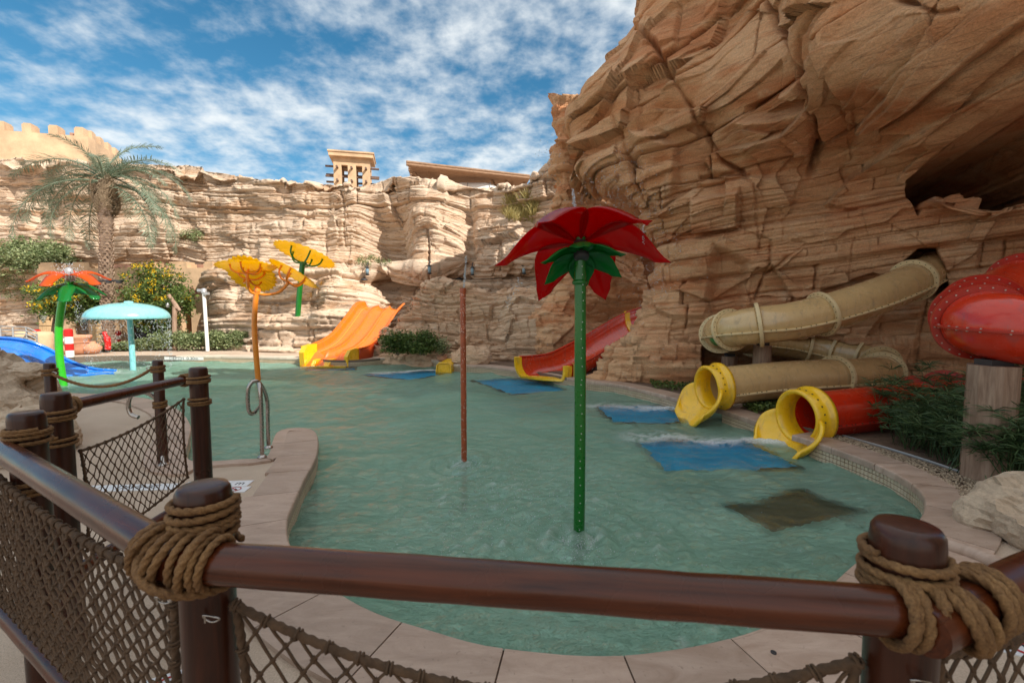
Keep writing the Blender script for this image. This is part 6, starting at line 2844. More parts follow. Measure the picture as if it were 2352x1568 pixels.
def garden_lamp():
    b = P(402, 800, 18.0)
    b.z = 0
    root = empty("garden_lamp", b, 0, "crooked wooden lamp post with a hanging lantern in front of the yellow flowered tree", "lamp post")
    top = P(401, 702, 18.0) - b
    mb = MB()
    mb.tube([(0, 0, 0), (0.02, 0, 0.9), top], 0.085, 10)
    mb.build("post", M_LOG, root)
    mb = MB()
    mb.tube([top + Vector((0.10, 0, -0.12)), top + Vector((-0.05, 0, 0.18)), top + Vector((-0.22, 0, 0.42))], 0.075, 8)
    mb.tube([top + Vector((0.2, 0, -0.2)), top + Vector((0.0, 0, 0.15))], 0.06, 8)
    mb.build("branch", M_LOG, root)
    mb = MB()
    mb.lathe([(0, 0.12), (0.06, 0.08), (0.06, -0.08), (0, -0.1)], 10, top + Vector((-0.24, -0.05, 0.02)))
    mb.build("lantern", M_GREY, root)
    c = P(222, 645, 18.2)
    # loudspeaker arm on the palm
    r2 = empty("speaker_bracket", P(252, 646, 17.9), 0, "dark cross arm with small fittings strapped to the palm trunk", "bracket")
    mb = MB()
    mb.tube([(-0.62, -0.1, 0.0), (0.62, -0.1, 0.02)], 0.035, 8)
    mb.build("arm", M_DARK, r2)
    for x in (-0.55, 0.1, 0.5):
        mb = MB()
        mb.box((x, -0.16, -0.02), (0.14, 0.12, 0.12))
        mb.build("fitting", M_DARK, r2)


garden_lamp()


# ------------------------------------------------------------------ signs let into the deck
def text_obj(body, size, parent, mat, loc, rz=0, width=1.0, name="lettering"):
    cu = bpy.data.curves.new(name, 'FONT')
    cu.body = body
    cu.size = size
    cu.extrude = 0.0006
    cu.align_x = 'CENTER'
    cu.align_y = 'CENTER'
    cu.materials.append(mat)
    o = bpy.data.objects.new(name, cu)
    COL.objects.link(o)
    o.parent = parent
    o.location = loc
    o.rotation_euler = (0, 0, rz)
    bpy.context.view_layer.update()
    me = bpy.data.meshes.new_from_object(o.evaluated_get(bpy.context.evaluated_depsgraph_get()))
    bpy.data.objects.remove(o)
    o = link(name, me, parent)
    if not me.materials:
        me.materials.append(mat)
    o.location = loc
    o.rotation_euler = (0, 0, rz)
    o.scale = (width, 1, 1)
    return o


M_SIGN = plain("white sign tile", (0.70, 0.70, 0.72), 0.4, var=0.05, vscale=10)


def no_dive(parent, x, y, r):
    mb = MB()
    mb.tube([Vector((x + r * math.cos(w), y + r * math.sin(w), 0.007)) for w in np.linspace(0, 2 * math.pi, 28, endpoint=False)], r * 0.09, 4, closed=True, ell=(1, 0.3))
    mb.tube([(x - r * 0.7, y + r * 0.7, 0.007), (x + r * 0.7, y - r * 0.7, 0.007)], r * 0.08, 4, ell=(1, 0.3))
    mb.build("prohibition_ring", M_REDINK, parent)
    mb = MB()
    # a small diving figure
    mb.tube([(x - r * 0.45, y - r * 0.02, 0.0065), (x, y + r * 0.28, 0.0065), (x + r * 0.38, y - r * 0.10, 0.0065)], r * 0.09, 4, ell=(1, 0.3))
    mb.lathe([(0, 0.003), (r * 0.13, 0.002), (r * 0.13, 0)], 8, (x + r * 0.5, y - r * 0.22, 0.005))
    mb.tube([(x - r * 0.5, y - r * 0.5, 0.0065), (x - r * 0.2, y - r * 0.42, 0.0065), (x + r * 0.1, y - r * 0.5, 0.0065), (x + r * 0.45, y - r * 0.42, 0.0065)], r * 0.05, 4, ell=(1, 0.3))
    mb.build("diver_symbol", M_INK, parent)


def deck_sign(c, rz, tiles, label):
    """tiles: (x, y, w, h, text or None) in the sign's own frame"""
    root = empty("deck_sign", (c.x, c.y, -0.028), rz, label, "floor sign", "white depth and no-diving tiles in the deck")
    for x, y, w, h, t in tiles:
        mb = MB()
        mb.box((x, y, 0.0), (w - 0.004, h - 0.004, 0.009))
        mb.build("tile", M_SIGN, root)
        if t == "*":
            no_dive(root, x, y, min(w, h) * 0.40)
        elif t:
            text_obj(t, h * 0.78, root, M_INK, (x, y, 0.0052), 0, 0.95)


c = G(330, 1112, 0)
deck_sign(c, math.radians(4), [(-0.62, 0, 0.44, 0.15, "NO"), (-0.05, 0, 0.68, 0.15, "DIVING"), (0.54, 0.03, 0.42, 0.15, "0.6"), (0.84, 0.03, 0.18, 0.15, "m"), (0.86, -0.115, 0.24, 0.13, "*")], "white depth and no-diving tiles seen through the farther net")
c = G(505, 1430, 0)
deck_sign(c, math.radians(-62), [(-0.16, 0.0, 0.34, 0.16, "NO"), (0.20, 0.0, 0.36, 0.16, "DIV"), (0.52, 0.0, 0.26, 0.16, "ING"), (0.34, -0.17, 0.2, 0.17, "*")], "white no-diving tiles beside the near corner post")
c = G(2215, 1330, 0)
deck_sign(c, math.radians(62), [(0.02, 0.0, 0.62, 0.145, "0.0 m"), (-0.02, -0.15, 0.66, 0.145, "DIVING"), (-0.52, -0.06, 0.24, 0.24, "*")], "white depth and no-diving tiles in front of the boulder")


def wall_letters():
    a, b = G(330, 829, -0.09), G(436, 827, -0.09)
    i = min(range(NE), key=lambda k: abs(EDGE2[k][0] - (a.x + b.x) / 2) + abs(EDGE2[k][1] - 15.2))
    c = Vector((EDGE2[i][0], EDGE2[i][1] - 0.012, -0.095))
    t = Vector(EDGE2[(i + 1) % NE]) - Vector(EDGE2[i - 1])
    rz = math.atan2(t.y, t.x)
    if abs(rz) > math.pi / 2:
        rz -= math.pi
    root = empty("depth_marker", c, rz, "white depth marker strip on the far pool wall", "depth marker")
    mb = MB()
    mb.box((0, -0.006, 0), (1.45, 0.008, 0.105))
    mb.build("strip", M_WHITE, root)
    o = text_obj("DEPTH  0.30m", 0.13, root, M_INK, (0, -0.0115, 0.0), 0, 1.35)
    o.rotation_euler = (math.radians(90), 0, 0)


wall_letters()


def pool_fittings():
    d = G(1813 * K, 1527 * K, 0.003)
    root = empty("coping_drain", d, 0, "small round dark drain cover in the near coping", "drain")
    mb = MB()
    mb.lathe([(0, 0.0), (0.010, 0.0), (0.013, 0.001), (0.013, -0.003)], 16)
    mb.build("cover", M_DARK, root)
    # white overflow grille strip just above the water at the right hand curve
    line = []
    ks = [k for k in range(NE) if (Vector(EDGE2[k]) - Vector((G(2034 * K, 1078 * K).x, G(2034 * K, 1078 * K).y))).length < 1.25 and EDGE2[k][1] < G(2034 * K, 1078 * K).y + 0.02 and EDGE2[k][0] > G(2034 * K, 1078 * K).x]
    ks.sort(key=lambda k: -EDGE2[k][1])
    pts = [Vector((EDGE2[k][0] - OUTN[k].x * 0.010, EDGE2[k][1] - OUTN[k].y * 0.010, -0.165)) for k in ks]
    if len(pts) > 3:
        base = pts[len(pts) // 2].copy()
        root = empty("overflow_grille", base, 0, "thin white overflow grille along the tiled wall at the right hand curve", "grille")
        rs = resample(pts, 60)
        mb = MB()
        for z in (-0.016, 0.016):
            mb.tube([p - base + Vector((0, 0, z)) for p in rs], 0.005, 4)
        mb.build("frame", M_WHITE, root)
        mb = MB()
        for p in rs[::1]:
            q = p - base
            mb.box(q, (0.006, 0.006, 0.03))
        mb.build("bars", M_WHITE, root)['kind'] = 'stuff'
        b = G(2028 * K, 1092 * K, -0.12)


pool_fittings()

# ================================================================== PLANTS, BOULDERS, DROPS
def leaf_mat(name, a, b, rough=0.5, trans=0.25):
    m_, nt, N, L, B = new_mat(name)
    g = N.new("ShaderNodeNewGeometry")
    c = nramp(N, L, g.outputs["Random Per Island"], [(0.0, a), (1.0, b)])
    L.new(c, B.inputs["Base Color"])
    B.inputs["Roughness"].default_value = rough
    B.inputs["Specular IOR Level"].default_value = 0.35
    tl = N.new("ShaderNodeBsdfTranslucent")
    L.new(c, tl.inputs[0])
    mx = N.new("ShaderNodeMixShader")
    mx.inputs[0].default_value = trans
    L.new(B.outputs[0], mx.inputs[1])
    L.new(tl.outputs[0], mx.inputs[2])
    L.new(mx.outputs[0], N["Material Output"].inputs["Surface"])
    return m_


M_LEAF = leaf_mat("shrub leaf", (0.045, 0.085, 0.020), (0.16, 0.22, 0.05))
M_HEDGE = leaf_mat("hedge leaf", (0.08, 0.13, 0.04), (0.36, 0.40, 0.20))
M_BLOOM = leaf_mat("yellow bloom", (0.60, 0.34, 0.01), (0.85, 0.58, 0.02), 0.6)
M_PALM = leaf_mat("palm leaflet", (0.13, 0.18, 0.11), (0.30, 0.36, 0.26), 0.45)
M_DRYF = leaf_mat("dry frond", (0.22, 0.15, 0.09), (0.44, 0.33, 0.22), 0.8)
M_DRYG = leaf_mat("dry grass blade", (0.36, 0.30, 0.10), (0.60, 0.52, 0.24), 0.8)
M_PAPY = leaf_mat("papyrus blade", (0.025, 0.06, 0.022), (0.13, 0.20, 0.08), 0.4)
M_BARK = plain("grey brown bark", (0.22, 0.16, 0.11), 0.9, var=0.3, vscale=20, bump=0.01)


def leaves(pts, size, rng, flat=0.4, aspect=0.45, up=0.3):
    """arrays of diamond leaves at pts (n,3); size scalar or (n,)"""
    n = len(pts)
    d = rng.standard_normal((n, 3))
    d[:, 2] = d[:, 2] * flat + up
    d /= np.linalg.norm(d, axis=1, keepdims=True)
    r = rng.standard_normal((n, 3))
    s = np.cross(d, r)
    s /= np.maximum(np.linalg.norm(s, axis=1, keepdims=True), 1e-6)
    nn = np.cross(d, s)
    L_ = (np.asarray(size) * rng.uniform(0.6, 1.3, n))[:, None]
    w = L_ * aspect * 0.5
    a = pts
    b = pts + d * L_ * 0.5 + s * w + nn * L_ * 0.07
    c = pts + d * L_
    e = pts + d * L_ * 0.5 - s * w + nn * L_ * 0.07
    V = np.stack([a, b, c, e], 1).reshape(-1, 3)
    F = np.arange(n * 4).reshape(-1, 4)
    return V, F


def leaf_obj(name, pts, size, mat, parent, rng, **k):
    V, F = leaves(pts, size, rng, **k)
    return link(name, np_mesh(name, V, F, mat), parent)


def clumps(center, radii, n_clump, per, spread, rng, shell=0.55):
    c = rng.standard_normal((n_clump, 3))
    c /= np.linalg.norm(c, axis=1, keepdims=True)
    c *= (shell + (1 - shell) * rng.random((n_clump, 1))) * np.asarray(radii)
    c += np.asarray(center)
    pts = np.repeat(c, per, 0) + rng.standard_normal((n_clump * per, 3)) * spread
    return c, pts


# ------------------------------------------------------------------ flowering trees
def flower_tree(px, base_py, Y, cpx, cpy, rx, ry, seed, label):
    rng = np.random.default_rng(seed)
    f = Y / FOC
    base = P(px, base_py, Y)
    base.z = 0
    c = P(cpx, cpy, Y) - base
    root = empty("flowering_tree", base, 0, label, "tree", "yellow flowered trees before the pavilion")
    mb = MB()
    for k in range(3):
        e = c + Vector(((k - 1) * 0.5, 0.1 * k, 0.2))
        mb.tube(crom([(0.05 * k - 0.05, 0, -0.02), (0.05 * (k - 1), 0, c.z * 0.45), e], 5), [0.07, 0.065, 0.06, 0.055, 0.05, 0.045, 0.04, 0.035, 0.03, 0.025, 0.02], 8)
    mb.build("trunk", M_BARK, root)
    radii = (rx * f, rx * f * 0.75, ry * f)
    cl, pts = clumps(c, radii, 200, 55, 0.13, rng, 0.35)
    leaf_obj("crown", pts, 0.13, M_LEAF, root, rng, flat=0.6, aspect=0.4)
    sel = cl[(cl[:, 1] < c.y + 0.3)]
    sel = sel[rng.random(len(sel)) < 0.48]
    bp = np.repeat(sel + np.array([0, -0.10, 0.10]), 26, 0) + rng.standard_normal((len(sel) * 26, 3)) * np.array([0.075, 0.075, 0.055])
    leaf_obj("blossom", bp, 0.06, M_BLOOM, root, rng, flat=1, aspect=0.9)


flower_tree(370, 800, 18.6, 360, 682, 76, 78, 1, "tree covered in yellow blossom right of the palm trunk")
flower_tree(128, 806, 18.4, 165, 690, 84, 50, 2, "tree with yellow blossom behind the orange water flower")


# ------------------------------------------------------------------ hedge
def hedge():
    rng = np.random.default_rng(6)
    a, b = G(206, 806, 0), G(706, 803, 0)
    L_ = (b - a).length
    root = empty("hedge", (a + b) / 2, 0, "low pale green hedge along the far edge of the pool", "hedge")
    n = 26000
    u = rng.random(n)
    h = 0.50 + 0.16 * vn(u * 26, u * 0, u * 0, 5) + 0.08 * vn(u * 90, u * 0, u * 0, 6)
    h *= 0.45 + 0.75 * smooth(0.02, 0.35, u)
    th = rng.random(n)
    pts = np.zeros((n, 3))
    pts[:, 0] = a.x + (b.x - a.x) * u
    pts[:, 1] = a.y + (b.y - a.y) * u + 0.35 + rng.uniform(-0.42, 0.42, n)
    pts[:, 2] = h * np.sqrt(th)
    pts -= np.array(root.location)[None]
    leaf_obj("foliage", pts, 0.095, M_HEDGE, root, rng, flat=0.7, aspect=0.45)
    mb = MB()
    for k in range(70):
        q = a.lerp(b, (k + 0.5) / 70) - Vector(root.location)
        mb.tube([(q.x, q.y + 0.35, 0), (q.x + random.uniform(-.1, .1), q.y + 0.35, 0.4)], 0.012, 5)
    mb.build("stems", M_BARK, root)['kind'] = 'stuff'


hedge()


def shrub(px, py, Y, rx, ry, n, seed, label, size=0.10, mat=None):
    rng = np.random.default_rng(seed)
    f = Y / FOC
    base = P(px, py, Y)
    root = empty("shrub", base, 0, label, "shrub")
    c, pts = clumps((0, 0, ry * f * 0.75), (rx * f, rx * f * 0.5, ry * f), n, 36, 0.09, rng, 0.3)
    pts = pts[pts[:, 2] > 0]
    leaf_obj("foliage", pts, size, mat or M_LEAF, root, rng)
    mb = MB()
    for k in range(6):
        mb.tube([(rng.uniform(-.1, .1), 0, -0.05), (rng.uniform(-.4, .4), rng.uniform(-.2, .2), ry * f * 0.9)], 0.015, 5)
    mb.build("stem", M_BARK, root)


shrub(915, 812, 14.25, 44, 30, 90, 11, "dark green shrub at the foot of the shaded outcrop", 0.10)
shrub(968, 812, 13.95, 38, 28, 80, 12, "dark green shrub beside the small clay jar", 0.09)
shrub(1012, 812, 13.9, 12, 20, 18, 13, "small yellowish plant in the clay jar by the outcrop", 0.08, M_HEDGE)


def on_rock(obj, name, poly, n, size, mat, label, cat, seed, lift=0.12, blades=False, height=0.3):
    """growth rooted on a rock ledge, found by casting onto the rock"""
    rs = np.random.default_rng(seed)
    xs = [p[0] for p in poly]
    ys = [p[1] for p in poly]
    roots = []
    while len(roots) < n:
        x, y = rs.uniform(min(xs), max(xs)), rs.uniform(min(ys), max(ys))
        if not in_poly(np.array([x]), np.array([y]), poly)[0]:
            continue
        loc, nrm = hit(obj, x, y)
        if loc is not None:
            roots.append(tuple(loc))
        else:
            roots.append(tuple(P(x, y, 19)))
    r = np.array(roots)
    c = r.mean(0)
    root = empty(name, Vector(c), 0, label, cat)
    if not blades:
        pts = np.repeat(r - c, 26, 0) + rs.standard_normal((n * 26, 3)) * lift + np.array([0, -0.10, 0.03])
        leaf_obj("foliage", pts, size, mat, root, rs, flat=0.7)
    else:
        V, F = [], []
        k = 0
        for q in (r - c):
            for _ in range(9):
                d = Vector((rs.normal(0, 0.45), rs.normal(-0.35, 0.25), 1)).normalized()
                s = Vector((rs.normal(), rs.normal(), 0)).normalized() * 0.012
                h = height * rs.uniform(0.5, 1.2)
                p0 = Vector(q)
                p1 = p0 + d * h * 0.6
                p2 = p1 + (d + Vector((0, 0, -0.6))) * h * 0.45
                V += [p0 - s, p0 + s, p1 + s * 0.8, p1 - s * 0.8, p2]
                F += [(k, k + 1, k + 2, k + 3), (k + 3, k + 2, k + 4)]
                k += 5
        link("blades", pydata("blades", V, F, mat), root)
    return root


on_rock(CLIFF, "ledge_bush", [(0, 575), (60, 556), (150, 572), (176, 600), (120, 618), (0, 622)], 330, 0.14, M_HEDGE, "green bush spilling over the ledge above the pavilion", "bush", 21, 0.16)
on_rock(CLIFF, "ledge_bush", [(822, 596), (850, 588), (885, 598), (900, 604), (840, 612), (820, 606)], 34, 0.07, M_HEDGE, "green plants growing in the alcove of the cliff", "bush", 22, 0.06)
on_rock(CLIFF, "ledge_bush", [(415, 540), (440, 530), (475, 538), (460, 552), (425, 552)], 34, 0.08, M_HEDGE, "small pale bush on the cliff right of the palm crown", "bush", 23, 0.10)
on_rock(CLIFF, "dry_grass", [(1150, 490), (1170, 462), (1205, 455), (1235, 480), (1225, 512), (1170, 512)], 150, 0.1, M_DRYG, "tuft of dry yellow grass on the cliff left of the big overhang", "grass tuft", 24, 0.1, True, 0.62)
on_rock(CLIFF, "creeper", [(0, 625), (70, 620), (80, 680), (40, 690), (0, 670)], 70, 0.09, M_HEDGE, "thin creeper on the rock left of the pavilion", "creeper", 25, 0.14)


# ------------------------------------------------------------------ palm
def frond_mesh(L_, droop, n=46, leaf=0.55, mat=None, seed=0, stiff=0.0):
    rs = random.Random(seed)
    mid = []
    for k in range(n + 1):
        s = k / n
        ang = math.radians(58) * (1 - stiff * 0) - droop * s
        if k == 0:
            p_ = Vector((0, 0, 0))
        else:
            p_ = mid[-1] + Vector((math.cos(ang), 0, math.sin(ang))) * (L_ / n)
        mid.append(p_)
    mb = MB()
    mb.tube(mid[::3], [0.035 * (1 - 0.85 * k / n) for k in range(0, n + 1, 3)], 5)
    for k in range(5, n):
        s = k / n
        t = (mid[k + 1] - mid[k]).normalized()
        up = Vector((-t.z, 0, t.x))
        for sd in (-1, 1):
            l = leaf * (math.sin(math.pi * min(1, 0.12 + s * 0.86)) ** 0.6) * rs.uniform(0.8, 1.15)
            for dup_ in (0, 1):
                d = (t * rs.uniform(0.55, 0.9) + Vector((0, sd, 0)) * rs.uniform(0.6, 0.95) + up * rs.uniform(-0.15, 0.40)).normalized()
                w = t * 0.014
                a = mid[k] + t * (dup_ * 0.03)
                m_ = a + d * l * 0.55
                e = m_ + (d + Vector((0, 0, -0.35))) * l * 0.45
                mb.add([a - w * .6, a + w * .6, m_ + w, m_ - w, e], [(0, 1, 2, 3), (3, 2, 4)])
    return mb


def palm():
    Y = 18.3
    base = P(250, 800, Y)
    base.z = 0
    root = empty("palm_tree", base, 0, "tall date palm with dry hanging fronds standing before the pavilion", "palm tree")
    f = Y / FOC
    top = P(243, 520, Y) - base
    crown = P(240, 415, Y) - base
    # trunk with rows of old leaf bases
    mb = MB()
    prof = crom([Vector((0, 0, -0.05)), Vector((0.02, 0, 1.2)), Vector((-0.04, 0, 2.6)), top, crown], 5)
    mb.tube(prof, [0.20, 0.19, 0.19, 0.19, 0.19, 0.185, 0.18, 0.18, 0.18, 0.18, 0.18, 0.18, 0.18, 0.19, 0.20, 0.22, 0.24, 0.25, 0.25, 0.22, 0.18], 18)
    mb.build("trunk", plain("palm bark", (0.22, 0.15, 0.11), 0.95, var=0.35, vscale=10, bump=0.02), root)
    sc = MB()
    rows = 46
    for r in range(rows):
        z = 0.06 + (top.z + 0.35) * r / rows
        cx_ = top.x * min(1, z / top.z)
        rad = 0.190 if z < top.z - 0.3 else 0.225
        for j in range(9):
            w = 2 * math.pi * (j + 0.5 * (r % 2)) / 9
            d = Vector((math.cos(w), math.sin(w), 0))
            t = Vector((-math.sin(w), math.cos(w), 0))
            p_ = Vector((cx_, 0, z)) + d * rad
            h = 0.085
            k = random.uniform(0.8, 1.2)
            sc.add([p_ - t * 0.065, p_ + t * 0.065, p_ + d * 0.055 * k + t * 0.04 + Vector((0, 0, h)), p_ + d * 0.055 * k - t * 0.04 + Vector((0, 0, h)), p_ + d * 0.01 + Vector((0, 0, h + 0.012))],
                   [(0, 1, 2, 3), (3, 2, 4), (0, 3, 4), (1, 4, 2)])
    o = sc.build("leaf_bases", plain("old leaf bases", (0.42, 0.30, 0.22), 0.95, var=0.3, vscale=6), root)
    o['kind'] = 'stuff'
    meshes = []
    for k, (L_, dr) in enumerate(((3.6, 1.6), (4.2, 1.8), (3.0, 1.4))):
        fo = frond_mesh(L_, dr, 50, 0.66, seed=k)
        me = bpy.data.meshes.new("frond")
        me.from_pydata(fo.v, [], fo.f)
        me.materials.append(M_PALM)
        meshes.append(me)
    dfo = frond_mesh(2.2, 3.0, 34, 0.34, seed=9)
    dry = bpy.data.meshes.new("dry_frond")
    dry.from_pydata(dfo.v, [], dfo.f)
    dry.materials.append(M_DRYF)
    rs = random.Random(12)
    # (azimuth, tilt downwards, mesh, scale)
    spec = [(178, 32, 1, 1.0), (188, 12, 0, 1.05), (172, 2, 0, 0.9), (200, 45, 1, 1.0), (165, 55, 1, 0.85), (5, 35, 1, 0.82), (-8, 15, 0, 0.85), (12, 55, 1, 0.95), (-15, 62, 0, 1.0), (25, 2, 0, 0.8), (0, 5, 0, 0.95), (182, 48, 0, 1.0), (-4, 48, 1, 0.9), (170, 18, 1, 0.95), (10, 22, 1, 0.85),
            (90, -15, 2, 0.9), (140, -22, 2, 0.8), (60, -24, 2, 0.95), (250, -18, 2, 0.7), (300, 5, 2, 0.8), (200, 64, 0, 0.9), (-14, 42, 0, 0.9), (120, 30, 0, 0.9), (80, 25, 0, 0.9), (20, 70, 0, 0.9), (155, 72, 0, 0.9)]
    for az, tl, mi, s in spec:
        o = link("frond", meshes[mi], root)
        o.matrix_local = Matrix.Translation(crown + Vector((0, 0, rs.uniform(-0.2, 0.25)))) @ Matrix.Rotation(math.radians(az + rs.uniform(-5, 5)), 4, 'Z') @ Matrix.Rotation(math.radians(tl), 4, 'Y') @ Matrix.Scale(s, 4)
    for k in range(52):
        o = link("dry_frond", dry, root)
        o.matrix_local = Matrix.Translation(crown + Vector((0, 0, rs.uniform(-0.5, 0.35)))) @ Matrix.Rotation(math.radians(k * 360 / 52 + rs.uniform(-8, 8)), 4, 'Z') @ Matrix.Rotation(math.radians(rs.uniform(62, 88)), 4, 'Y') @ Matrix.Scale(rs.uniform(0.5, 0.85), 4)


palm()


# ------------------------------------------------------------------ papyrus
def papyrus_mesh(seed, n=15):
    rs = random.Random(seed)
    V, F = [], []

    def strip(a, b, c, w):
        k = len(V)
        d = (c - a).normalized()
        s = d.cross(Vector((rs.uniform(-1, 1), rs.uniform(-1, 1), rs.uniform(-1, 1)))).normalized() * w
        V.extend([a - s * .6, a + s * .6, b + s, b - s, c])
        F.extend([(k, k + 1, k + 2, k + 3), (k + 3, k + 2, k + 4)])
    for q in range(n):
        b = Vector((rs.uniform(-0.24, 0.24), rs.uniform(-0.2, 0.2), 0))
        h = rs.uniform(0.22, 0.72)
        top = b + Vector((rs.uniform(-0.28, 0.28), rs.uniform(-0.28, 0.2), h))
        mid = b.lerp(top, 0.5) + Vector((0, 0, 0.03))
        strip(b, mid, top, 0.005)
        strip(b + Vector((0.004, 0.004, 0)), mid, top, 0.005)
        nl = rs.randint(20, 28)
        for k in range(nl):
            w = 2 * math.pi * k / nl + rs.uniform(-.2, .2)
            l = rs.uniform(0.11, 0.19)
            up = rs.uniform(-0.15, 0.8)
            d = Vector((math.cos(w), math.sin(w), up)).normalized()
            m_ = top + d * l * 0.6
            strip(top, m_, m_ + (d + Vector((0, 0, -0.35))) * l * 0.45, 0.0046)
    me = bpy.data.meshes.new("fronds")
    me.from_pydata([tuple(v) for v in V], [], F)
    me.materials.append(M_PAPY)
    return me


def papyrus_bed():
    ms = [papyrus_mesh(k, 17) for k in range(4)]
    rs = random.Random(3)
    poly = [(2000, 1000), (2060, 975), (2130, 960), (2230, 950), (2352, 945), (2440, 960), (2440, 1130), (2340, 1120), (2200, 1062), (2060, 1015)]
    n = 0
    while n < 66:
        x, y = rs.uniform(1985, 2440), rs.uniform(925, 1130)
        if n % 3 == 0:
            x = rs.uniform(2080, 2420)
            y = 1015 + (x - 2060) * 0.375 - rs.uniform(0, 12)
        if not in_poly(np.array([x]), np.array([y]), poly)[0]:
            continue
        g = G(x, y + 0, 0)
        if y < 985 and rs.random() < 0.3:
            continue
        root = empty("papyrus_plant", g, rs.uniform(0, 6), "dark green umbrella papyrus clump in the dense bed at the right of the pool", "papyrus", "papyrus clumps in the bed")
        o = link("fronds", ms[n % 4], root)
        s = rs.uniform(0.8, 1.15)
        o.scale = (s, s, s * rs.uniform(0.75, 1.1))
        n += 1


papyrus_bed()


# ------------------------------------------------------------------ ground of the beds, gravel
def beds():
    idx = [i for i in range(NE) if EDGE2[i][0] > -1.4 and OUTN[i].x + OUTN[i].y > 0 and EDGE2[i][1] > 3.4]
    run = sorted(idx, key=lambda i: -EDGE2[i][1] + EDGE2[i][0] * 0.6)
    inner = [off(i, 0.34) for i in run]
    V = [(p.x, p.y, -0.012) for p in inner] + [(p.x + 4.5 + 0.0, p.y + 4.0, -0.012) for p in inner]
    n = len(inner)
    F = [(k, k + 1, n + k + 1, n + k) for k in range(n - 1)]
    m_ = plain("planting soil", (0.16, 0.10, 0.065), 0.95, var=0.4, vscale=9, bump=0.02, bscale=40)
    o = link("planting_bed", pydata("planting_bed", V, F, m_))
    for p_ in o.data.polygons:
        if p_.normal.z < 0:
            p_.flip()
    o['kind'] = 'structure'
    # gravel strip: small stones, thrown down along the coping
    rs = np.random.default_rng(9)
    poly = [G(x, y, 0) for x, y in ((1880, 998), (1925, 998), (2060, 1040), (2200, 1085), (2330, 1138), (2300, 1165), (2215, 1190), (2222, 1160), (2195, 1118), (2100, 1070), (1990, 1030))]
    pl = [(p.x, p.y) for p in poly]
    xs, ys = [p[0] for p in pl], [p[1] for p in pl]
    n = 9000
    X = rs.uniform(min(xs), max(xs), n)
    Y = rs.uniform(min(ys), max(ys), n)
    ok = in_poly(X, Y, pl)
    X, Y = X[ok], Y[ok]
    n = len(X)
    s = rs.uniform(0.007, 0.016, n)
    base = np.array([(1, 0, 0), (0, 1, 0), (-1, 0, 0), (0, -1, 0), (0, 0, 0.8), (0, 0, -0.5)])
    sh = base[None] * s[:, None, None] * rs.uniform(0.6, 1.3, (n, 6, 1))
    V = sh + np.stack([X, Y, np.full(n, 0.0)], -1)[:, None, :] + rs.standard_normal((n, 6, 3)) * 0.001
    f = np.array([(0, 1, 4), (1, 2, 4), (2, 3, 4), (3, 0, 4), (1, 0, 5), (2, 1, 5), (3, 2, 5), (0, 3, 5)])
    F = (f[None] + (np.arange(n) * 6)[:, None, None]).reshape(-1, 3)
    o = link("gravel", np_mesh("gravel", V.reshape(-1, 3), F, leaf_mat("gravel stone", (0.20, 0.14, 0.09), (0.48, 0.37, 0.26), 0.9, 0.0)))
    o['kind'] = 'stuff'
    tag(o, "brown gravel strip between the coping and the papyrus", "gravel")
    line = crom([G(x, y, 0.0) for x, y in ((1935, 1000), (2060, 1036), (2200, 1082), (2345, 1140))], 8)
    mb = MB()
    mb.tube(line, 0.008, 5, ell=(0.6, 2.2))
    o = mb.build("edging_strip", M_GREY)
    tag(o, "thin metal edging strip between the gravel and the papyrus bed", "edging")
    # low greens at the rock foot
    for k, (poly2, lab) in enumerate((([(1490, 880), (1560, 878), (1612, 892), (1600, 902), (1500, 892)], "low ground plants at the rock foot left of the beige tube"), ([(1700, 930), (1790, 925), (1810, 940), (1740, 950)], "low ground plants between the two yellow mouths"))):
        rng = np.random.default_rng(50 + k)
        pts = []
        while len(pts) < 900:
            x, y = rng.uniform(min(p[0] for p in poly2), max(p[0] for p in poly2)), rng.uniform(min(p[1] for p in poly2), max(p[1] for p in poly2))
            if in_poly(np.array([x]), np.array([y]), poly2)[0]:
                g = G(x, y, 0)
                pts.append((g.x, g.y, rng.random() * 0.10))
        pts = np.array(pts)
        c_ = pts.mean(0)
        root = empty("ground_plants", Vector(c_), 0, lab, "ground plants")
        leaf_obj("foliage", pts - c_, 0.06, M_LEAF, root, rng)


beds()


# ------------------------------------------------------------------ boulders
def boulder(c, r, seed, mat, label, sub=5, rough=0.22, name="boulder"):
    bm = bmesh.new()
    bmesh.ops.create_icosphere(bm, subdivisions=sub, radius=1.0)
    me = bpy.data.meshes.new(name)
    bm.to_mesh(me)
    bm.free()
    n = len(me.vertices)
    co = np.zeros(n * 3)
    me.vertices.foreach_get("co", co)
    co = co.reshape(-1, 3)
    x, y, z = co[:, 0], co[:, 1], co[:, 2]
    d = 1 + rough * fbm(x * 1.1 + seed, y * 1.1, z * 1.1, 3, seed)
    u, v = np.arctan2(y, x) * 1.2, z * 1.5
    d += facets(u + seed, v, 0.9, 0.09, 0.16, seed + 3) + 0.5 * facets(u + seed, v, 0.4, 0.05, 0.16, seed + 5)
    d += 0.06 * fbm(x * 5, y * 5, z * 8, 4, seed + 6)
    sq = np.sign(co) * np.abs(co) ** 0.85
    co = sq * d[:, None] * np.array(r)
    co[:, 2] += 0.03 * fbm(x * 3, y * 3, z * 9, 3, seed + 8)
    me.vertices.foreach_set("co", co.ravel())
    me.materials.append(mat)
    me.update()
    o = link(name, me)
    o.location = c
    return tag(o, label, "boulder")


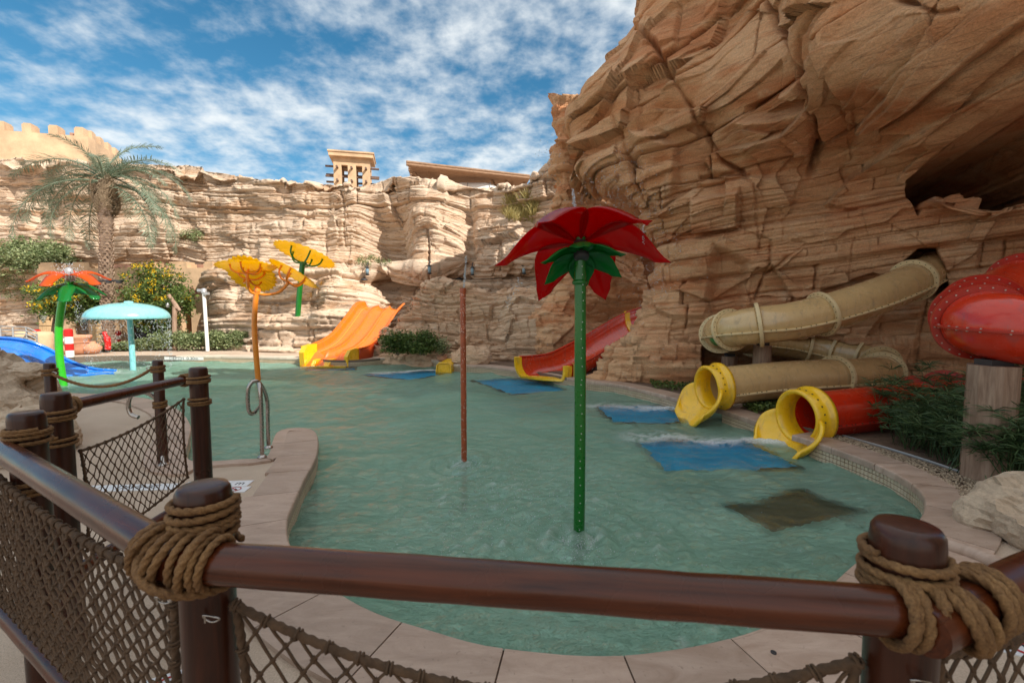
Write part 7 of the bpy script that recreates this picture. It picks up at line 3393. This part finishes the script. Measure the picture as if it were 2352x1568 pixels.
M_BOULD = rock_mat("grey buff boulder", [(0.3, (0.46, 0.34, 0.24)), (0.5, (0.54, 0.42, 0.31)), (0.7, (0.50, 0.38, 0.27))], (0.34, 0.26, 0.19), (0.66, 0.58, 0.48), 0.02, 0.006)
boulder((4.02, 3.20, -0.02), (0.55, 0.42, 0.36), 3, M_BOULD, "pale rough boulder at the right edge beside the coping")
boulder((4.9, 2.9, 0.0), (0.7, 0.55, 0.4), 5, M_BOULD, "boulder just outside the right edge behind the pale one")
q = P(12, 900, 5.2)
boulder((q.x - 0.45, q.y, 0.30), (0.66, 0.62, 0.70), 9, M_BOULD, "big buff boulder at the left edge behind the fence posts")
boulder((q.x - 1.0, q.y + 0.2, 0.4), (0.8, 0.7, 0.95), 12, M_BOULD, "tall buff boulder cut by the left edge")
q = P(58, 852, 5.5)
boulder((q.x, q.y, q.z), (0.22, 0.2, 0.10), 15, M_BOULD, "flat little stone lying on top of the left boulder", 4)
boulder((P(30, 930, 5.0).x, 5.0, 0.1), (0.55, 0.5, 0.48), 19, M_BOULD, "low buff boulder in front of the left boulder, behind the posts")
g = G(1085, 836, 0)
boulder((g.x, g.y + 0.3, 0.12), (0.55, 0.4, 0.40), 25, M_BUFF, "brown boulder above the small yellow slide end", 5)
g = G(1045, 830, 0)
boulder((g.x, g.y + 0.2, 0.05), (0.26, 0.24, 0.22), 27, M_BUFF, "small round stone left of the yellow slide end", 4)
g = G(1290, 855, 0)

# kerb roll in front of the right boulder
line = crom([G(2180, 1252, 0.02), G(2240, 1272, 0.02), G(2352, 1318, 0.02), G(2480, 1370, 0.02)], 6)
mb = MB()
mb.tube(line, 0.045, 14)
o = mb.build("kerb", M_COPE)
o['kind'] = 'structure'


# ------------------------------------------------------------------ water in the air
def droplets():
    rs = np.random.default_rng(44)
    P_, S_ = [], []

    def line(a, b, n, jit, s0, s1):
        a, b = np.array(a), np.array(b)
        t = rs.random(n)[:, None]
        P_.append(a + (b - a) * t + rs.standard_normal((n, 3)) * jit)
        S_.append(rs.uniform(s0, s1, n))
    f = P(1320, 470, 3.9)
    line(P(1322, 500, 3.7), P(1316, 436, 3.75), 260, 0.006, 0.0015, 0.0045)
    line(P(1330, 440, 3.8), P(1440, 380, 4.6), 160, 0.12, 0.0015, 0.004)
    line(P(1430, 400, 4.6), P(1520, 620, 5.2), 330, 0.16, 0.0015, 0.005)
    line(P(1470, 520, 5.2), P(1500, 680, 5.2), 200, 0.16, 0.0015, 0.005)
    line(P(1350, 400, 4.6), P(1460, 480, 4.6), 160, 0.10, 0.0015, 0.004)
    line(P(1160, 600, 3.5), P(1195, 540, 3.6), 60, 0.012, 0.0015, 0.005)
    line(P(1196, 640, 3.3), P(1165, 700, 3.3), 70, 0.012, 0.0015, 0.004)
    line(P(1478, 560, 3.4), P(1478, 515, 3.4), 50, 0.004, 0.0015, 0.004)
    line(P(1500, 610, 3.5), P(1530, 680, 3.5), 50, 0.02, 0.0015, 0.004)
    line(P(1240, 380, 6), P(1270, 340, 6), 70, 0.10, 0.003, 0.006)
    line(P(1200, 700, 4.5), P(1520, 850, 5.5), 260, 0.35, 0.0015, 0.004)
    # jet of the spray pole
    line(P(1066, 660, 5.3), P(1071, 588, 5.3), 260, 0.006, 0.002, 0.005)
    # splash below the flowers
    for x, y, r, n in ((1328, 1262, 0.10, 240), (1066, 1070, 0.10, 200), (1100, 1200, 0.5, 420), (1250, 1150, 0.7, 380), (1480, 1270, 0.5, 200), (1180, 1090, 0.5, 200), (1150, 1130, 0.4, 200)):
        g = G(x, y, WATER_Z)
        q = np.stack([g.x + rs.normal(0, r, n), g.y + rs.normal(0, r, n), WATER_Z + np.abs(rs.normal(0, 0.03, n))], -1)
        P_.append(q)
        S_.append(rs.uniform(0.0015, 0.0045, n))
    # curtain of the mushroom
    c = G(306, 850, WATER_Z)
    z1 = P(301, 733, c.y).z
    n = 1500
    w = rs.uniform(0, 2 * math.pi, n)
    z = WATER_Z + (z1 - WATER_Z) * (1 - rs.random(n) ** 1.4)
    P_.append(np.stack([c.x - 0.055 + 0.98 * np.cos(w) + rs.normal(0, .02, n), c.y + 0.98 * np.sin(w) + rs.normal(0, .02, n), z], -1))
    S_.append(rs.uniform(0.005, 0.012, n))
    n = 60
    h = P(158, 622, 10.6)
    P_.append(np.array(h) + rs.standard_normal((n * 5, 3)) * np.array([0.12, 0.12, 0.10]))
    S_.append(rs.uniform(0.004, 0.010, n * 5))
    line(P(178, 690, 10.4), P(182, 760, 10.4), 120, 0.05, 0.004, 0.008)
    pts = np.concatenate(P_)
    sz = np.concatenate(S_)
    n = len(pts)
    base = np.array([(1, 0, 0), (0, 1, 0), (-1, 0, 0), (0, -1, 0), (0, 0, 1.4), (0, 0, -1.4)])
    V = base[None] * sz[:, None, None] + pts[:, None, :]
    f = np.array([(0, 1, 4), (1, 2, 4), (2, 3, 4), (3, 0, 4), (1, 0, 5), (2, 1, 5), (3, 2, 5), (0, 3, 5)])
    F = (f[None] + (np.arange(n) * 6)[:, None, None]).reshape(-1, 3)
    m_ = plain("water drop", (0.80, 0.86, 0.90), 0.08)
    m_.node_tree.nodes["Principled BSDF"].inputs["Transmission Weight"].default_value = 0.35
    o = link("water_droplets", np_mesh("water_droplets", V.reshape(-1, 3), F, m_, True))
    o['kind'] = 'stuff'
    tag(o, "drops of spray falling around the water flowers and the mushroom", "spray")


droplets()
